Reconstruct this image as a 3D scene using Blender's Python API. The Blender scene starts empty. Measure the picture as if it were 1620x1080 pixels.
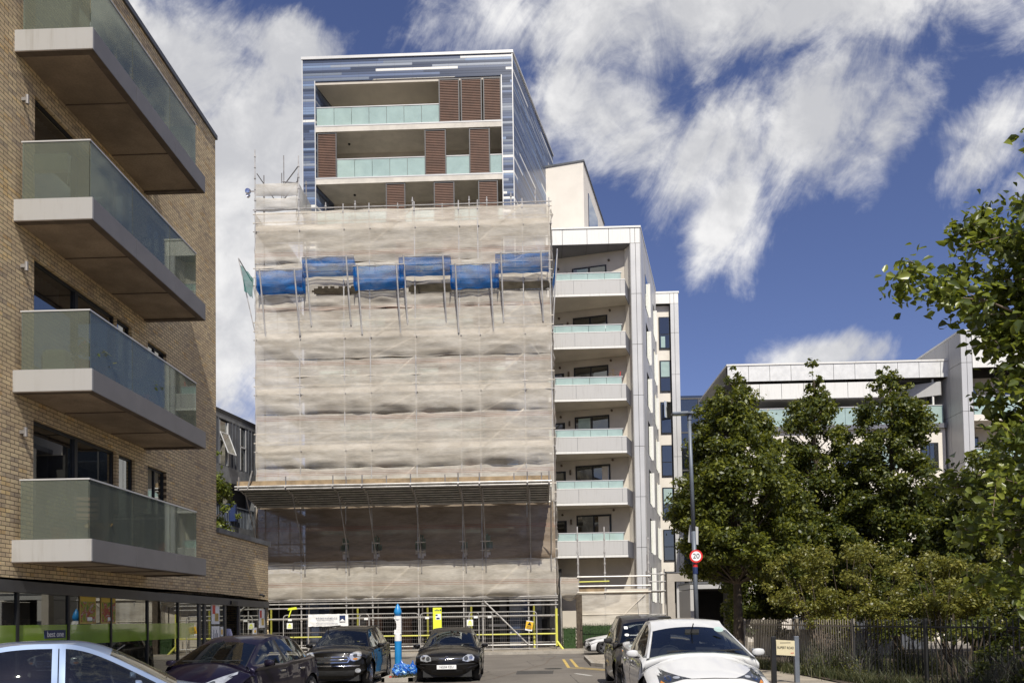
import bpy, math, random
import numpy as np
from math import sin, cos, pi, radians, sqrt, atan2, hypot
from mathutils import Vector, Matrix, noise
from mathutils.bvhtree import BVHTree

SC = bpy.context.scene
COL = SC.collection
# ------------------------------------------------------------------ camera
cam_d = bpy.data.cameras.new('camera'); cam = bpy.data.objects.new('camera', cam_d); COL.objects.link(cam)
SC.camera = cam
F, SH, EYE = 1280.0, 392.0, 1.85
yaw, pitch, roll = radians(1.57), radians(1.98), radians(0.89)
fwd = Vector((-sin(yaw)*cos(pitch), cos(yaw)*cos(pitch), sin(pitch)))
r0 = Vector((cos(yaw), sin(yaw), 0)); u0 = r0.cross(fwd)
rt = r0*cos(roll) - u0*sin(roll); up = r0*sin(roll) + u0*cos(roll)
M = Matrix.Identity(4)
for i in range(3):
    M[i][0], M[i][1], M[i][2] = rt[i], up[i], -fwd[i]
M[2][3] = EYE
cam.matrix_world = M
cam_d.sensor_width = 36; cam_d.lens = F/1620*36
cam_d.shift_y = SH/1620
cam_d.clip_start = .1; cam_d.clip_end = 3000
# ------------------------------------------------------------------ light
SUN_EL, SUN_AZ = radians(51.0), radians(-10)         # from behind the camera, a little to the right
SC.view_settings.view_transform = 'Standard'; SC.view_settings.look = 'None'
SC.view_settings.exposure = 0.38; SC.view_settings.gamma = 1.0
SC.cycles.max_bounces = 8; SC.cycles.transparent_max_bounces = 24
sd = bpy.data.lights.new('sun', 'SUN'); so = bpy.data.objects.new('sun', sd); COL.objects.link(so)
sd.energy = 4.2; sd.angle = radians(.53); sd.color = (1, .95, .86)
tow = Vector((-sin(SUN_AZ)*cos(SUN_EL), -cos(SUN_AZ)*cos(SUN_EL), sin(SUN_EL)))
so.rotation_euler = tow.to_track_quat('Z', 'Y').to_euler()

class NT:
    """tiny node-graph helper"""
    def __init__(s, tree): s.t = tree; s.n = tree.nodes; s.l = tree.links
    def put(s, sock, v):
        if v is None: return
        if isinstance(v, bpy.types.NodeSocket): s.l.new(v, sock)
        elif isinstance(v, (tuple, list)) and len(v) == 3 and sock.type == 'RGBA': sock.default_value = (*v, 1)
        else: sock.default_value = v
    def m(s, op, a, b=None, c=None, clamp=False):
        n = s.n.new('ShaderNodeMath'); n.operation = op; n.use_clamp = clamp
        for i, v in enumerate((a, b, c)): s.put(n.inputs[i], v)
        return n.outputs[0]
    def add(s, a, b): return s.m('ADD', a, b)
    def mul(s, a, b): return s.m('MULTIPLY', a, b)
    def sub(s, a, b): return s.m('SUBTRACT', a, b)
    def xyz(s, v):
        n = s.n.new('ShaderNodeSeparateXYZ'); s.put(n.inputs[0], v); return n.outputs
    def vec(s, x=0., y=0., z=0.):
        n = s.n.new('ShaderNodeCombineXYZ')
        for i, v in enumerate((x, y, z)): s.put(n.inputs[i], v)
        return n.outputs[0]
    def noise(s, v, scale, detail=3., rough=.5, dist=0.):
        n = s.n.new('ShaderNodeTexNoise'); s.put(n.inputs['Vector'], v); n.inputs['Scale'].default_value = scale
        n.inputs['Detail'].default_value = detail; n.inputs['Roughness'].default_value = rough
        n.inputs['Distortion'].default_value = dist
        return n.outputs[0]
    def white(s, v):
        n = s.n.new('ShaderNodeTexWhiteNoise'); n.noise_dimensions = '3D'; s.put(n.inputs['Vector'], v); return n.outputs[0]
    def mix(s, f, a, b, blend='MIX'):
        n = s.n.new('ShaderNodeMix'); n.data_type = 'RGBA'; n.blend_type = blend
        s.put(n.inputs[0], f); s.put(n.inputs[6], a); s.put(n.inputs[7], b); return n.outputs[2]
    def map(s, v, a, b, c=0., d=1., smooth=True):
        n = s.n.new('ShaderNodeMapRange'); n.interpolation_type = 'SMOOTHSTEP' if smooth else 'LINEAR'
        for i, x in enumerate((v, a, b, c, d)): s.put(n.inputs[i], x)
        return n.outputs[0]
    def ramp(s, v, stops, const=False):
        n = s.n.new('ShaderNodeValToRGB'); s.put(n.inputs[0], v); cr = n.color_ramp
        if const: cr.interpolation = 'CONSTANT'
        while len(cr.elements) < len(stops): cr.elements.new(.5)
        for e, (p, c) in zip(cr.elements, stops): e.position = p; e.color = (*c, 1)
        return n.outputs[0]
    def obj(s): return s.n.new('ShaderNodeTexCoord').outputs['Object']
    def bump(s, h, st=.3, d=.01):
        n = s.n.new('ShaderNodeBump'); n.inputs['Strength'].default_value = st; n.inputs['Distance'].default_value = d
        s.put(n.inputs['Height'], h); return n.outputs[0]
    def mixs(s, f, a, b):
        n = s.n.new('ShaderNodeMixShader'); s.put(n.inputs[0], f); s.l.new(a, n.inputs[1]); s.l.new(b, n.inputs[2]); return n.outputs[0]
    def sh(s, kind, **k):
        n = s.n.new('ShaderNode'+kind)
        for a, v in k.items(): s.put(n.inputs[a.replace('_', ' ')], v)
        return n.outputs[0]

# ------------------------------------------------------------------ sky with clouds
W = bpy.data.worlds.new('World'); SC.world = W; W.use_nodes = True
t = NT(W.node_tree)
for n in list(t.n): t.n.remove(n)
sky = t.n.new('ShaderNodeTexSky'); sky.sky_type = 'NISHITA'; sky.sun_disc = False
sky.sun_elevation = SUN_EL; sky.sun_rotation = pi + SUN_AZ
sky.air_density = 1.0; sky.dust_density = .4; sky.ozone_density = 3.5; sky.altitude = 100
gc = t.n.new('ShaderNodeTexCoord').outputs['Generated']
X, Y, Z = t.xyz(gc)
ya = t.m('MAXIMUM', t.m('ABSOLUTE', Y), .12)
A = t.m('DIVIDE', X, ya); B = t.m('DIVIDE', Z, ya)
# blobs: centre and radii in units of 1280 (slopes of the view direction), rotation, strength
BL = [  # left cumulus
    (-.47, .70, .25, .10, -.25, 1.15), (-.36, .60, .15, .13, .1, 1.15), (-.36, .40, .10, .16, .3, 1.0), (-.40, .30, .07, .10, .1, .9),
    (-.38, .22, .075, .055, 0, .95), (-.30, .26, .10, .06, .2, .7), (-.30, .73, .085, .055, -.3, 1.1),
    # the wide bank on the right
    (.14, .76, .26, .11, .05, .95), (.10, .63, .17, .09, -.55, .95), (.36, .77, .26, .08, .1, 1.0), (.24, .58, .08, .12, -.6, .9),
    (.25, .50, .055, .09, -.25, .95), (.37, .62, .14, .10, .9, 1.0), (.44, .59, .05, .12, -.55, .95), (.60, .61, .15, .045, .35, .62),
    (.67, .77, .10, .04, .7, .72), (.56, .56, .09, .035, .7, .7), (.04, .62, .07, .10, -.9, .6),
    # small ones low down
    (.375, .318, .085, .028, .1, 1.05), (.40, .33, .04, .025, .2, .95), (.34, .305, .05, .018, .2, .9), (.61, .52, .14, .03, .5, .45)]
mask = None
for cx, cy, rx, ry, rot, st in BL:
    dx = t.sub(A, cx); dy = t.sub(B, cy)
    u = t.m('DIVIDE', t.add(t.mul(dx, cos(rot)), t.mul(dy, sin(rot))), rx)
    v = t.m('DIVIDE', t.sub(t.mul(dy, cos(rot)), t.mul(dx, sin(rot))), ry)
    r2 = t.add(t.mul(u, u), t.mul(v, v))
    g = t.mul(t.m('EXPONENT', t.mul(r2, -.75)), st)
    mask = g if mask is None else t.m('MAXIMUM', mask, g)
far = t.map(t.add(t.m('ABSOLUTE', A), t.mul(B, .3)), .85, 1.5)       # beyond the view: scattered cloud
mask = t.m('MAXIMUM', mask, t.mul(far, .52))
# streaky noise, stretched along a rising diagonal
ca, sa = cos(1.0), sin(1.0)
un = t.add(t.mul(A, ca), t.mul(B, sa)); vn = t.sub(t.mul(B, ca), t.mul(A, sa))
n1 = t.noise(t.vec(t.mul(un, .52), vn, .3), 8., 10., .64, .8)
n2 = t.noise(t.vec(A, B, 2.3), 17., 8., .62, .3)
n3 = t.noise(t.vec(A, B, 5.1), 3.2, 6., .6, .2)
nn = t.add(t.add(t.mul(t.sub(n1, .5), 1.5), t.mul(t.sub(n2, .5), .55)), t.mul(t.sub(n3, .5), .7))
dens = t.map(t.add(mask, nn), .33, .92)
dens = t.mul(dens, .96)
lit = t.map(t.add(t.add(n3, t.mul(t.sub(n2, .5), .5)), t.mul(mask, -.12)), .25, .62)
ccol = t.mix(lit, (6.2, 6.25, 6.5), (9.9, 9.8, 9.7))
skyc = t.mix(1.0, sky.outputs[0], (.93, .82, 1.02), 'MULTIPLY')
out = t.mix(dens, skyc, ccol)
bg = t.n.new('ShaderNodeBackground'); t.put(bg.inputs[0], out); bg.inputs[1].default_value = .075
wo = t.n.new('ShaderNodeOutputWorld'); t.l.new(bg.outputs[0], wo.inputs[0])

# ------------------------------------------------------------------ materials
MATS = {}
def newmat(name):
    m = bpy.data.materials.new(name); m.use_nodes = True; t = NT(m.node_tree)
    for n in list(t.n): t.n.remove(n)
    o = t.n.new('ShaderNodeOutputMaterial'); MATS[name] = m
    return m, t, (lambda s: t.l.new(s, o.inputs[0]))
def pbr(name, col, rough=.6, metal=0., var=.25, scale=3., bump=.0, bs=40., coat=0., spec=.5, var2=.0):
    m, t, fin = newmat(name); v = t.obj()
    n = t.noise(v, scale, 5., .6); n2 = t.noise(v, bs, 3., .6)
    c = t.mix(t.map(n, .3, .7), tuple(x*(1-var) for x in col), tuple(min(1, x*(1+var*.6)) for x in col))
    if var2: c = t.mix(t.mul(t.map(n2, .35, .7), var2), c, tuple(x*.4 for x in col))
    p = t.sh('BsdfPrincipled', Base_Color=c, Roughness=t.add(t.mul(t.sub(n, .5), .15), rough), Metallic=metal, Coat_Weight=coat)
    p.node.inputs['Specular IOR Level'].default_value = spec
    p.node.inputs['Coat Roughness'].default_value = .03
    if bump: t.l.new(t.bump(n2, bump, .01), p.node.inputs['Normal'])
    fin(p); return m

# stock brick; walls along Y, so the courses run along y
def brick(name, use_x=False):
    m, t, fin = newmat(name); x, y, z = t.xyz(t.obj())
    v = t.vec(t.add(x, .03) if use_x else y, z, 0.)
    b = t.n.new('ShaderNodeTexBrick'); t.put(b.inputs['Vector'], v)
    b.inputs['Scale'].default_value = 1; b.inputs['Brick Width'].default_value = .225; b.inputs['Row Height'].default_value = .075
    b.inputs['Mortar Size'].default_value = .0065; b.inputs['Mortar Smooth'].default_value = .2; b.inputs['Bias'].default_value = 0
    t.put(b.inputs['Color1'], (.88, .65, .31)); t.put(b.inputs['Color2'], (.56, .37, .17)); t.put(b.inputs['Mortar'], (.085, .06, .04))
    row = t.m('FLOOR', t.m('DIVIDE', z, .075))
    sh = t.mul(t.m('MODULO', row, 2.), .5)
    colm = t.m('FLOOR', t.sub(t.m('DIVIDE', x if use_x else y, .225), sh))
    w = t.white(t.vec(row, colm, 1.))
    c = t.mix(t.map(w, .80, .97), b.outputs[0], (.30, .19, .10), 'MIX')
    c = t.mix(t.mul(t.map(w, 0., .12), .45), c, (.66, .57, .40))
    isb = t.sub(1., b.outputs[1])
    c = t.mix(isb, b.outputs[0], c)
    n = t.noise(t.obj(), .55, 4., .6)
    c = t.mix(t.mul(t.map(n, .38, .72), .35), c, (.30, .21, .13))
    n2 = t.noise(t.obj(), 30., 4., .6)
    c = t.mix(t.mul(t.map(n2, .45, .8), .3), c, (.24, .17, .11))
    p = t.sh('BsdfPrincipled', Base_Color=c, Roughness=.9)
    t.l.new(t.bump(t.add(t.mul(isb, .8), t.mul(n2, .35)), .7, .012), p.node.inputs['Normal'])
    fin(p); return m
brick('brick'); brick('brick_end', True)

# ribbed tile cladding in blues, greys and white
m, t, fin = newmat('tile')
x, y, z = t.xyz(t.obj())
u = t.add(x, t.mul(y, .97))
row = t.m('FLOOR', t.m('DIVIDE', z, .15))
w0 = t.white(t.vec(row, 3., 1.))
col = t.m('FLOOR', t.add(t.m('DIVIDE', u, 4.7), t.mul(w0, 9.)))
w1 = t.white(t.vec(row, col, 2.))
c = t.ramp(w1, [(0, (.035, .05, .09)), (.20, (.065, .09, .155)), (.42, (.10, .14, .24)), (.60, (.14, .17, .22)), (.74, (.16, .23, .36)),
                (.86, (.24, .27, .32)), (.925, (.72, .71, .66))], True)
fz = t.m('FRACT', t.m('DIVIDE', z, .15)); fu = t.m('FRACT', t.add(t.m('DIVIDE', u, 3.1/3), t.mul(w0, 0.)))
j = t.m('MAXIMUM', t.m('LESS_THAN', fz, .16), t.m('LESS_THAN', fu, .015))
c = t.mix(t.mul(j, .45), c, (.04, .045, .06))
p = t.sh('BsdfPrincipled', Base_Color=c, Roughness=t.add(.28, t.mul(w1, .15)))
t.l.new(t.bump(t.m('GREATER_THAN', fz, .16), .6, .01), p.node.inputs['Normal'])
fin(p)

# fine scaffold mesh: woven beige cloth, partly see-through, with pinkish selvedge threads
def netmat(name, c1, c2, alpha, thread=True, weave=26., fade=None):
    m, t, fin = newmat(name); o = t.obj(); x, y, z = t.xyz(o)
    n = t.noise(t.vec(t.mul(x, .25), t.mul(y, .25), z), 2.2, 6., .65, .6)
    n2 = t.noise(t.vec(t.mul(x, 1.), y, t.mul(z, weave*.4)), 3., 3., .6)
    n3 = t.noise(o, .5, 4., .6, 1.)
    c = t.mix(t.map(n, .3, .7), c1, c2)
    c = t.mix(t.mul(t.map(n3, .45, .75), .35), c, tuple(v*.72 for v in c1))
    if thread:
        f = t.m('FRACT', t.m('DIVIDE', t.sub(z, 1.07), 2.955))
        th = t.m('MAXIMUM', t.m('LESS_THAN', t.m('ABSOLUTE', t.sub(f, .905)), .006), t.m('LESS_THAN', t.m('ABSOLUTE', t.sub(f, .875)), .005))
        th = t.m('MAXIMUM', th, t.mul(t.m('LESS_THAN', t.m('ABSOLUTE', t.sub(f, .935)), .004), 1.))
        c = t.mix(t.mul(th, .55), c, (.42, .16, .11))
    if fade: alpha = t.map(z, fade[0], fade[1], .97, .62)
    a = t.add(alpha, t.add(t.mul(t.sub(n2, .5), .5), t.mul(t.sub(n3, .5), .35)))
    a = t.m('MINIMUM', t.m('MAXIMUM', a, .12), .97)
    d = t.sh('BsdfDiffuse', Color=c); tr = t.sh('BsdfTranslucent', Color=c)
    cl = t.mixs(.28, d, tr)
    fin(t.mixs(a, t.sh('BsdfTransparent'), cl)); return m
netmat('net', (.61, .55, .455), (.82, .765, .665), .67)
netmat('net_dense', (.50, .47, .41), (.70, .67, .61), .84, False)
netmat('net_blue', (.010, .12, .42), (.03, .27, .74), .80, False, 60., (2.4, 3.1))
netmat('net_painted_shade', (.27, .21, .15), (.41, .335, .255), .88)  # darker brown net: the crash deck's shade is put into its colour
netmat('net_green', (.01, .10, .10), (.015, .20, .16), .75, False, 60.)

def glass(name, tint, body, fac, refl=1.0, rough=.02, ior=1.5):
    """glass: tinted see-through mixed with a pale body colour, mirror coat on top"""
    m, t, fin = newmat(name)
    n = t.noise(t.obj(), 1.3, 5., .65, .5)
    a = t.mixs(t.m('MULTIPLY', t.map(n, .25, .8, .85, 1.15, False), fac, clamp=True), t.sh('BsdfTransparent', Color=tint), t.sh('BsdfDiffuse', Color=body))
    fr = t.n.new('ShaderNodeFresnel'); fr.inputs[0].default_value = ior
    g = t.sh('BsdfGlossy', Color=(.93, .95, .90), Roughness=rough)
    fin(t.mixs(t.m('MULTIPLY', fr.outputs[0], refl, clamp=True), a, g)); return m
glass('glass_balcony', (.70, .75, .68), (.22, .24, .20), .36, .80)
glass('glass_pale', (.60, .76, .72), (.48, .62, .57), .72, 1.6)
glass('glass_shop', (.45, .47, .46), (.02, .02, .02), .25, 2.6, .01, 1.55)
glass('glass_window', (.30, .32, .34), (.012, .014, .017), .6, 3.2, .01, 1.6)
glass('glass_car', (.72, .76, .74), (.01, .012, .014), .16, 1.7, .01, 1.52)
pbr('render_cream', (.73, .68, .60), .85, 0, .06, .8, .15, 60)
pbr('render_beige', (.56, .51, .43), .85, 0, .10, .8, .15, 60)
pbr('panel_silver', (.54, .535, .52), .38, .2, .06, .5)
def streaked(name, col, dirt, rough=.5, amt=.5):
    m, t, fin = newmat(name); o = t.obj(); x, y, z = t.xyz(o)
    n = t.noise(t.vec(t.mul(x, 9.), t.mul(y, 9.), t.mul(z, .7)), 1., 5., .65); n2 = t.noise(o, 1.6, 5., .6)
    c = t.mix(t.mul(t.mul(t.map(n, .48, .72), t.map(n2, .3, .65)), amt), col, dirt)
    fin(t.sh('BsdfPrincipled', Base_Color=c, Roughness=rough)); return m
streaked('slab_end', (.37, .36, .34), (.24, .22, .18))
streaked('panel_white', (.72, .71, .67), (.46, .43, .37), .42, .45); streaked('panel_grey', (.47, .46, .44), (.30, .28, .25), .45, .45)
pbr('slab_side', (.18, .17, .165), .5, .1, .10, 1.5)
pbr('panel_light', (.66, .66, .64), .45, .1, .10, 2.5, .1, 12)
pbr('panel_dark', (.17, .17, .185), .45, .35, .1, .8)
pbr('joint', (.035, .033, .03), .8)
pbr('soffit', (.36, .28, .20), .9, 0, .35, .9, .3, 25, var2=.3)
pbr('soffit_edge', (.13, .10, .075), .85)
pbr('shopframe', (.085, .083, .082), .5, .2, .15)
pbr('black_metal', (.02, .021, .023), .45, .3)
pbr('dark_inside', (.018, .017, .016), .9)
pbr('concrete', (.42, .38, .32), .9, 0, .15, 1.2, .3, 30, var2=.2)
pbr('concrete_slab', (.60, .56, .49), .9, 0, .12, 1.5, .2, 30)
pbr('zinc', (.10, .105, .115), .5, .3, .25, 1.5)
pbr('zinc_edge', (.16, .165, .17), .5, .3)
pbr('galv', (.50, .48, .45), .45, .25, .25, 2.5, .2, 30)
pbr('galv_dull', (.33, .31, .29), .55, .5, .3, 2.)
pbr('tube_beige', (.66, .60, .50), .6, .1, .15, 2.)
pbr('tube_yellow', (.62, .60, .10), .55, 0, .12, 2.)
pbr('steel_sheet', (.20, .20, .185), .5, .5, .35, 1.2, .2, 10)
pbr('timber', (.33, .24, .14), .85, 0, .35, 2., .3, 30)
pbr('timber_grey', (.42, .38, .31), .85, 0, .3, 2., .3, 30)
pbr('louvre', (.135, .068, .042), .55, 0, .2, 2.)
pbr('louvre_light', (.36, .17, .10), .55, 0, .2, 2.)
pbr('kerb', (.36, .33, .28), .9, 0, .2, 2., .3, 30, var2=.3)
pbr('line_yellow', (.62, .44, .13), .8, 0, .3, 5., .2, 60, var2=.5)
pbr('line_white', (.62, .60, .55), .8, 0, .25, 5., .2, 60, var2=.4)
pbr('white_plastic', (.80, .79, .76), .4, 0, .05)
pbr('blue_plastic', (.02, .22, .52), .35, 0, .1)
pbr('rubber', (.018, .018, .018), .75)
pbr('rim', (.34, .34, .35), .3, .8)
pbr('chrome', (.75, .75, .76), .12, 1.0)
pbr('lens', (.62, .64, .66), .12, .55, .25, 9.)
pbr('lens_dark', (.10, .105, .11), .12, .5, .3, 9.)
pbr('lens_orange', (.62, .25, .05), .2, .2)
pbr('seat', (.022, .023, .03), .8, 0, .2)
pbr('hivis', (.75, .82, .05), .6, 0, .05)
pbr('red_paint', (.62, .03, .025), .4, 0, .05)
pbr('sign_white', (.82, .82, .80), .5, 0, .03)
pbr('sign_black', (.012, .012, .012), .5, 0, .0)
pbr('sign_cream', (.62, .55, .36), .6, 0, .08)
pbr('sign_navy', (.015, .03, .10), .5, 0, .05)
pbr('sign_amber', (.85, .50, .03), .5, 0, .05)
pbr('vinyl_green', (.20, .32, .025), .12, 0, .22, .9, coat=1.)
pbr('pole_grey', (.15, .17, .20), .5, .3, .15)
pbr('skin', (.55, .35, .26), .6); pbr('shirt', (.62, .60, .72), .8, 0, .08, 6.); pbr('trousers', (.05, .055, .08), .85); pbr('hair', (.02, .015, .012), .7)
pbr('bark', (.085, .065, .045), .95, 0, .4, 6., .6, 30)
pbr('bark_light', (.20, .15, .11), .95, 0, .3, 6., .4, 30)
pbr('railing', (.33, .29, .23), .6, .3, .2, 3.)
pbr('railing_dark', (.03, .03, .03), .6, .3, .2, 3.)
pbr('terracotta', (.50, .14, .07), .8); pbr('flower', (.75, .25, .22), .7)
def paint(name, col, rough=.28, metal=0., coat=1.):
    m, t, fin = newmat(name); o = t.obj()
    dirt = t.noise(o, 2.5, 6., .65)
    c = t.mix(t.mul(t.map(dirt, .5, .8), .05), col, (.16, .14, .12))
    p = t.sh('BsdfPrincipled', Base_Color=c, Roughness=t.add(rough, t.mul(dirt, .12)), Metallic=metal, Coat_Weight=coat)
    p.node.inputs['Coat Roughness'].default_value = .025; p.node.inputs['Specular IOR Level'].default_value = .12
    fin(p); return m
paint('paint_blue', (.20, .26, .38), .35, .35); paint('paint_black', (.005, .0045, .004), .3, 0., .55); paint('paint_plum', (.010, .007, .018), .25, .3, .6)
paint('paint_white', (.58, .58, .57), .35); paint('paint_graphite', (.040, .036, .032), .3, .4, .6)
# asphalt
m, t, fin = newmat('asphalt'); o = t.obj()
n = t.noise(o, .35, 6., .6, .6); n2 = t.noise(o, 90., 3., .7); n3 = t.noise(o, 2.5, 5., .7)
c = t.mix(t.map(n, .3, .7), (.115, .100, .082), (.165, .146, .121))
c = t.mix(t.mul(t.map(n2, .4, .75), .5), c, (.22, .20, .175)); c = t.mix(t.mul(t.map(n3, .52, .75), .35), c, (.07, .063, .055))
vo = t.n.new('ShaderNodeTexVoronoi'); vo.feature = 'DISTANCE_TO_EDGE'; t.put(vo.inputs['Vector'], t.add(o, 0) if False else o); vo.inputs['Scale'].default_value = .33
crack = t.m('LESS_THAN', t.add(vo.outputs[0], t.mul(t.sub(n3, .5), .03)), .004)
c = t.mix(t.mul(crack, .7), c, (.035, .03, .028))
p = t.sh('BsdfPrincipled', Base_Color=c, Roughness=.85); t.l.new(t.bump(n2, .5, .008), p.node.inputs['Normal']); fin(p)
pbr('asphalt_new', (.070, .064, .057), .85, 0, .25, 2., .4, 90, var2=.4); pbr('asphalt_old', (.17, .155, .135), .9, 0, .25, 2., .4, 90, var2=.5)
# paving slabs
m, t, fin = newmat('paving'); o = t.obj()
b = t.n.new('ShaderNodeTexBrick'); t.put(b.inputs['Vector'], o); b.inputs['Scale'].default_value = 1; b.inputs['Brick Width'].default_value = .75
b.inputs['Row Height'].default_value = .6; b.inputs['Mortar Size'].default_value = .008
t.put(b.inputs['Color1'], (.37, .32, .25)); t.put(b.inputs['Color2'], (.28, .245, .195)); t.put(b.inputs['Mortar'], (.09, .08, .065))
n = t.noise(o, 1.2, 6., .65, .5); n2 = t.noise(o, 60., 3., .6)
c = t.mix(t.mul(t.map(n, .45, .75), .5), b.outputs[0], (.17, .15, .12)); c = t.mix(t.mul(t.map(n2, .5, .8), .35), c, (.42, .38, .32))
p = t.sh('BsdfPrincipled', Base_Color=c, Roughness=.9); t.l.new(t.bump(n2, .4, .006), p.node.inputs['Normal']); fin(p)
pbr('soil', (.075, .055, .038), .95, 0, .4, 2., .6, 20)
# leaves
def leafmat(name, c1, c2, c3, transl=.35, gloss=.35):
    m, t, fin = newmat(name)
    r = t.n.new('ShaderNodeNewGeometry').outputs['Random Per Island']
    c = t.ramp(r, [(0, c1), (.55, c2), (1., c3)])
    n = t.noise(t.obj(), 1.1, 3., .5)
    c = t.mix(t.mul(t.map(n, .4, .7), .5), c, c1)
    p = t.sh('BsdfPrincipled', Base_Color=c, Roughness=gloss)
    tr = t.sh('BsdfTranslucent', Color=t.mix(.5, c, (c3[0]*1.6, c3[1]*1.6, c3[2]*.8)))
    fin(t.mixs(transl, p, tr)); return m
leafmat('leaf_street', (.030, .043, .009), (.085, .105, .018), (.26, .27, .045), .38, .42)
leafmat('leaf_park', (.026, .040, .009), (.070, .092, .017), (.23, .24, .042), .38, .42)
leafmat('leaf_bush', (.07, .08, .014), (.16, .165, .03), (.34, .31, .07), .35, .42)
leafmat('leaf_near', (.030, .046, .009), (.095, .125, .022), (.27, .30, .055), .38, .33)
leafmat('leaf_hedge', (.020, .045, .012), (.040, .085, .022), (.07, .13, .03), .25, .5)
leafmat('leaf_grass', (.025, .035, .010), (.055, .068, .022), (.14, .13, .06), .3, .6)
leafmat('leaf_lav', (.05, .065, .035), (.10, .11, .07), (.20, .17, .20), .3, .6)
leafmat('leaf_dry', (.12, .07, .03), (.25, .15, .05), (.45, .30, .12), .3, .6)
def MT(n): return MATS[n]

# ------------------------------------------------------------------ mesh helpers
class MB:
    def __init__(s): s.v = []; s.f = []; s.smooth = False
    def quad(s, *p):
        n = len(s.v); s.v += [tuple(q) for q in p]; s.f.append(tuple(range(n, n+len(p)))); return s
    def box(s, x0, x1, y0, y1, z0, z1):
        if x1 < x0: x0, x1 = x1, x0
        if y1 < y0: y0, y1 = y1, y0
        if z1 < z0: z0, z1 = z1, z0
        return s.prism([(x0, y0), (x1, y0), (x1, y1), (x0, y1)], z0, z1)
    def prism(s, poly, z0, z1):
        n = len(s.v); k = len(poly)
        s.v += [(x, y, z0) for x, y in poly] + [(x, y, z1) for x, y in poly]
        s.f.append(tuple(range(n+k-1, n-1, -1))); s.f.append(tuple(range(n+k, n+2*k)))
        for i in range(k):
            j = (i+1) % k; s.f.append((n+i, n+j, n+k+j, n+k+i))
        return s
    def tube(s, a, b, r, n=6, r2=None, cap=True):
        a = Vector(a); b = Vector(b); d = (b-a)
        if d.length < 1e-6: return s
        d.normalize(); u = d.orthogonal().normalized(); w = d.cross(u); r2 = r if r2 is None else r2
        k = len(s.v)
        for i in range(n):
            o = u*cos(2*pi*i/n) + w*sin(2*pi*i/n)
            s.v.append(tuple(a+o*r)); s.v.append(tuple(b+o*r2))
        for i in range(n):
            j = (i+1) % n; s.f.append((k+2*i, k+2*j, k+2*j+1, k+2*i+1))
        if cap:
            s.f.append(tuple(k+2*i for i in range(n-1, -1, -1))); s.f.append(tuple(k+2*i+1 for i in range(n)))
        return s
    def path(s, pts, r, n=6):
        for a, b in zip(pts[:-1], pts[1:]): s.tube(a, b, r, n)
        return s
    def bar(s, a, b, w, h):
        """square bar from a to b, w wide across, h high"""
        a = Vector(a); b = Vector(b); d = (b-a).normalized(); up = Vector((0, 0, 1))
        if abs(d.z) > .95: up = Vector((0, 1, 0))
        u = d.cross(up).normalized(); w_ = u.cross(d)
        k = len(s.v)
        for p in (a, b):
            for i, j in ((-1, -1), (1, -1), (1, 1), (-1, 1)): s.v.append(tuple(p + u*(i*w/2) + w_*(j*h/2)))
        s.f += [(k+3, k+2, k+1, k), (k+4, k+5, k+6, k+7)] + [(k+i, k+(i+1) % 4, k+4+(i+1) % 4, k+4+i) for i in range(4)]
        return s
    def lathe(s, prof, c=(0, 0, 0), n=20, axis='z'):
        k = len(s.v); m = len(prof)
        for i in range(n):
            a = 2*pi*i/n
            for r, h in prof:
                p = (r*cos(a), r*sin(a), h) if axis == 'z' else ((h, r*cos(a), r*sin(a)) if axis == 'x' else (r*cos(a), h, r*sin(a)))
                s.v.append((c[0]+p[0], c[1]+p[1], c[2]+p[2]))
        for i in range(n):
            for j in range(m-1):
                i2 = (i+1) % n; s.f.append((k+i*m+j, k+i2*m+j, k+i2*m+j+1, k+i*m+j+1))
        return s
    def grid(s, P):
        """P[i][j] points"""
        k = len(s.v); m = len(P[0])
        for r in P: s.v += [tuple(p) for p in r]
        for i in range(len(P)-1):
            for j in range(m-1): s.f.append((k+i*m+j, k+(i+1)*m+j, k+(i+1)*m+j+1, k+i*m+j+1))
        return s
    def build(s, name, mat, parent=None, smooth=None, loc=None, bevel=0):
        used = sorted({q for f in s.f for q in f})
        if len(used) < len(s.v):
            mp = {q: i for i, q in enumerate(used)}; s = type('M', (), dict(v=[s.v[q] for q in used], f=[tuple(mp[q] for q in f) for f in s.f], smooth=s.smooth))
        me = bpy.data.meshes.new(name); me.from_pydata(s.v, [], s.f); me.update()
        o = bpy.data.objects.new(name, me); COL.objects.link(o)
        me.materials.append(MT(mat) if isinstance(mat, str) else mat)
        if s.smooth or smooth:
            me.polygons.foreach_set('use_smooth', [True]*len(me.polygons))
        if bevel:
            b = o.modifiers.new('b', 'BEVEL'); b.width = bevel; b.segments = 2; b.limit_method = 'ANGLE'
        if parent is not None: o.parent = parent
        if loc is not None: o.location = loc
        return o
def tag(o, label=None, cat=None, group=None, kind=None):
    if label: o['label'] = label
    if cat: o['category'] = cat
    if group: o['group'] = group
    if kind: o['kind'] = kind
    return o
def empty(name, loc=(0, 0, 0), rz=0, label=None, cat=None, group=None):
    o = bpy.data.objects.new(name, None); COL.objects.link(o); o.location = loc; o.rotation_euler = (0, 0, rz)
    o.empty_display_size = .2
    return tag(o, label, cat, group)
def kids(o): return [c for c in bpy.data.objects if c.parent == o]
def copy_tree(o, parent=None):
    ks = list(o.children); c = o.copy(); COL.objects.link(c); c.parent = parent
    for k in ks: copy_tree(k, c)
    return c
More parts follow.
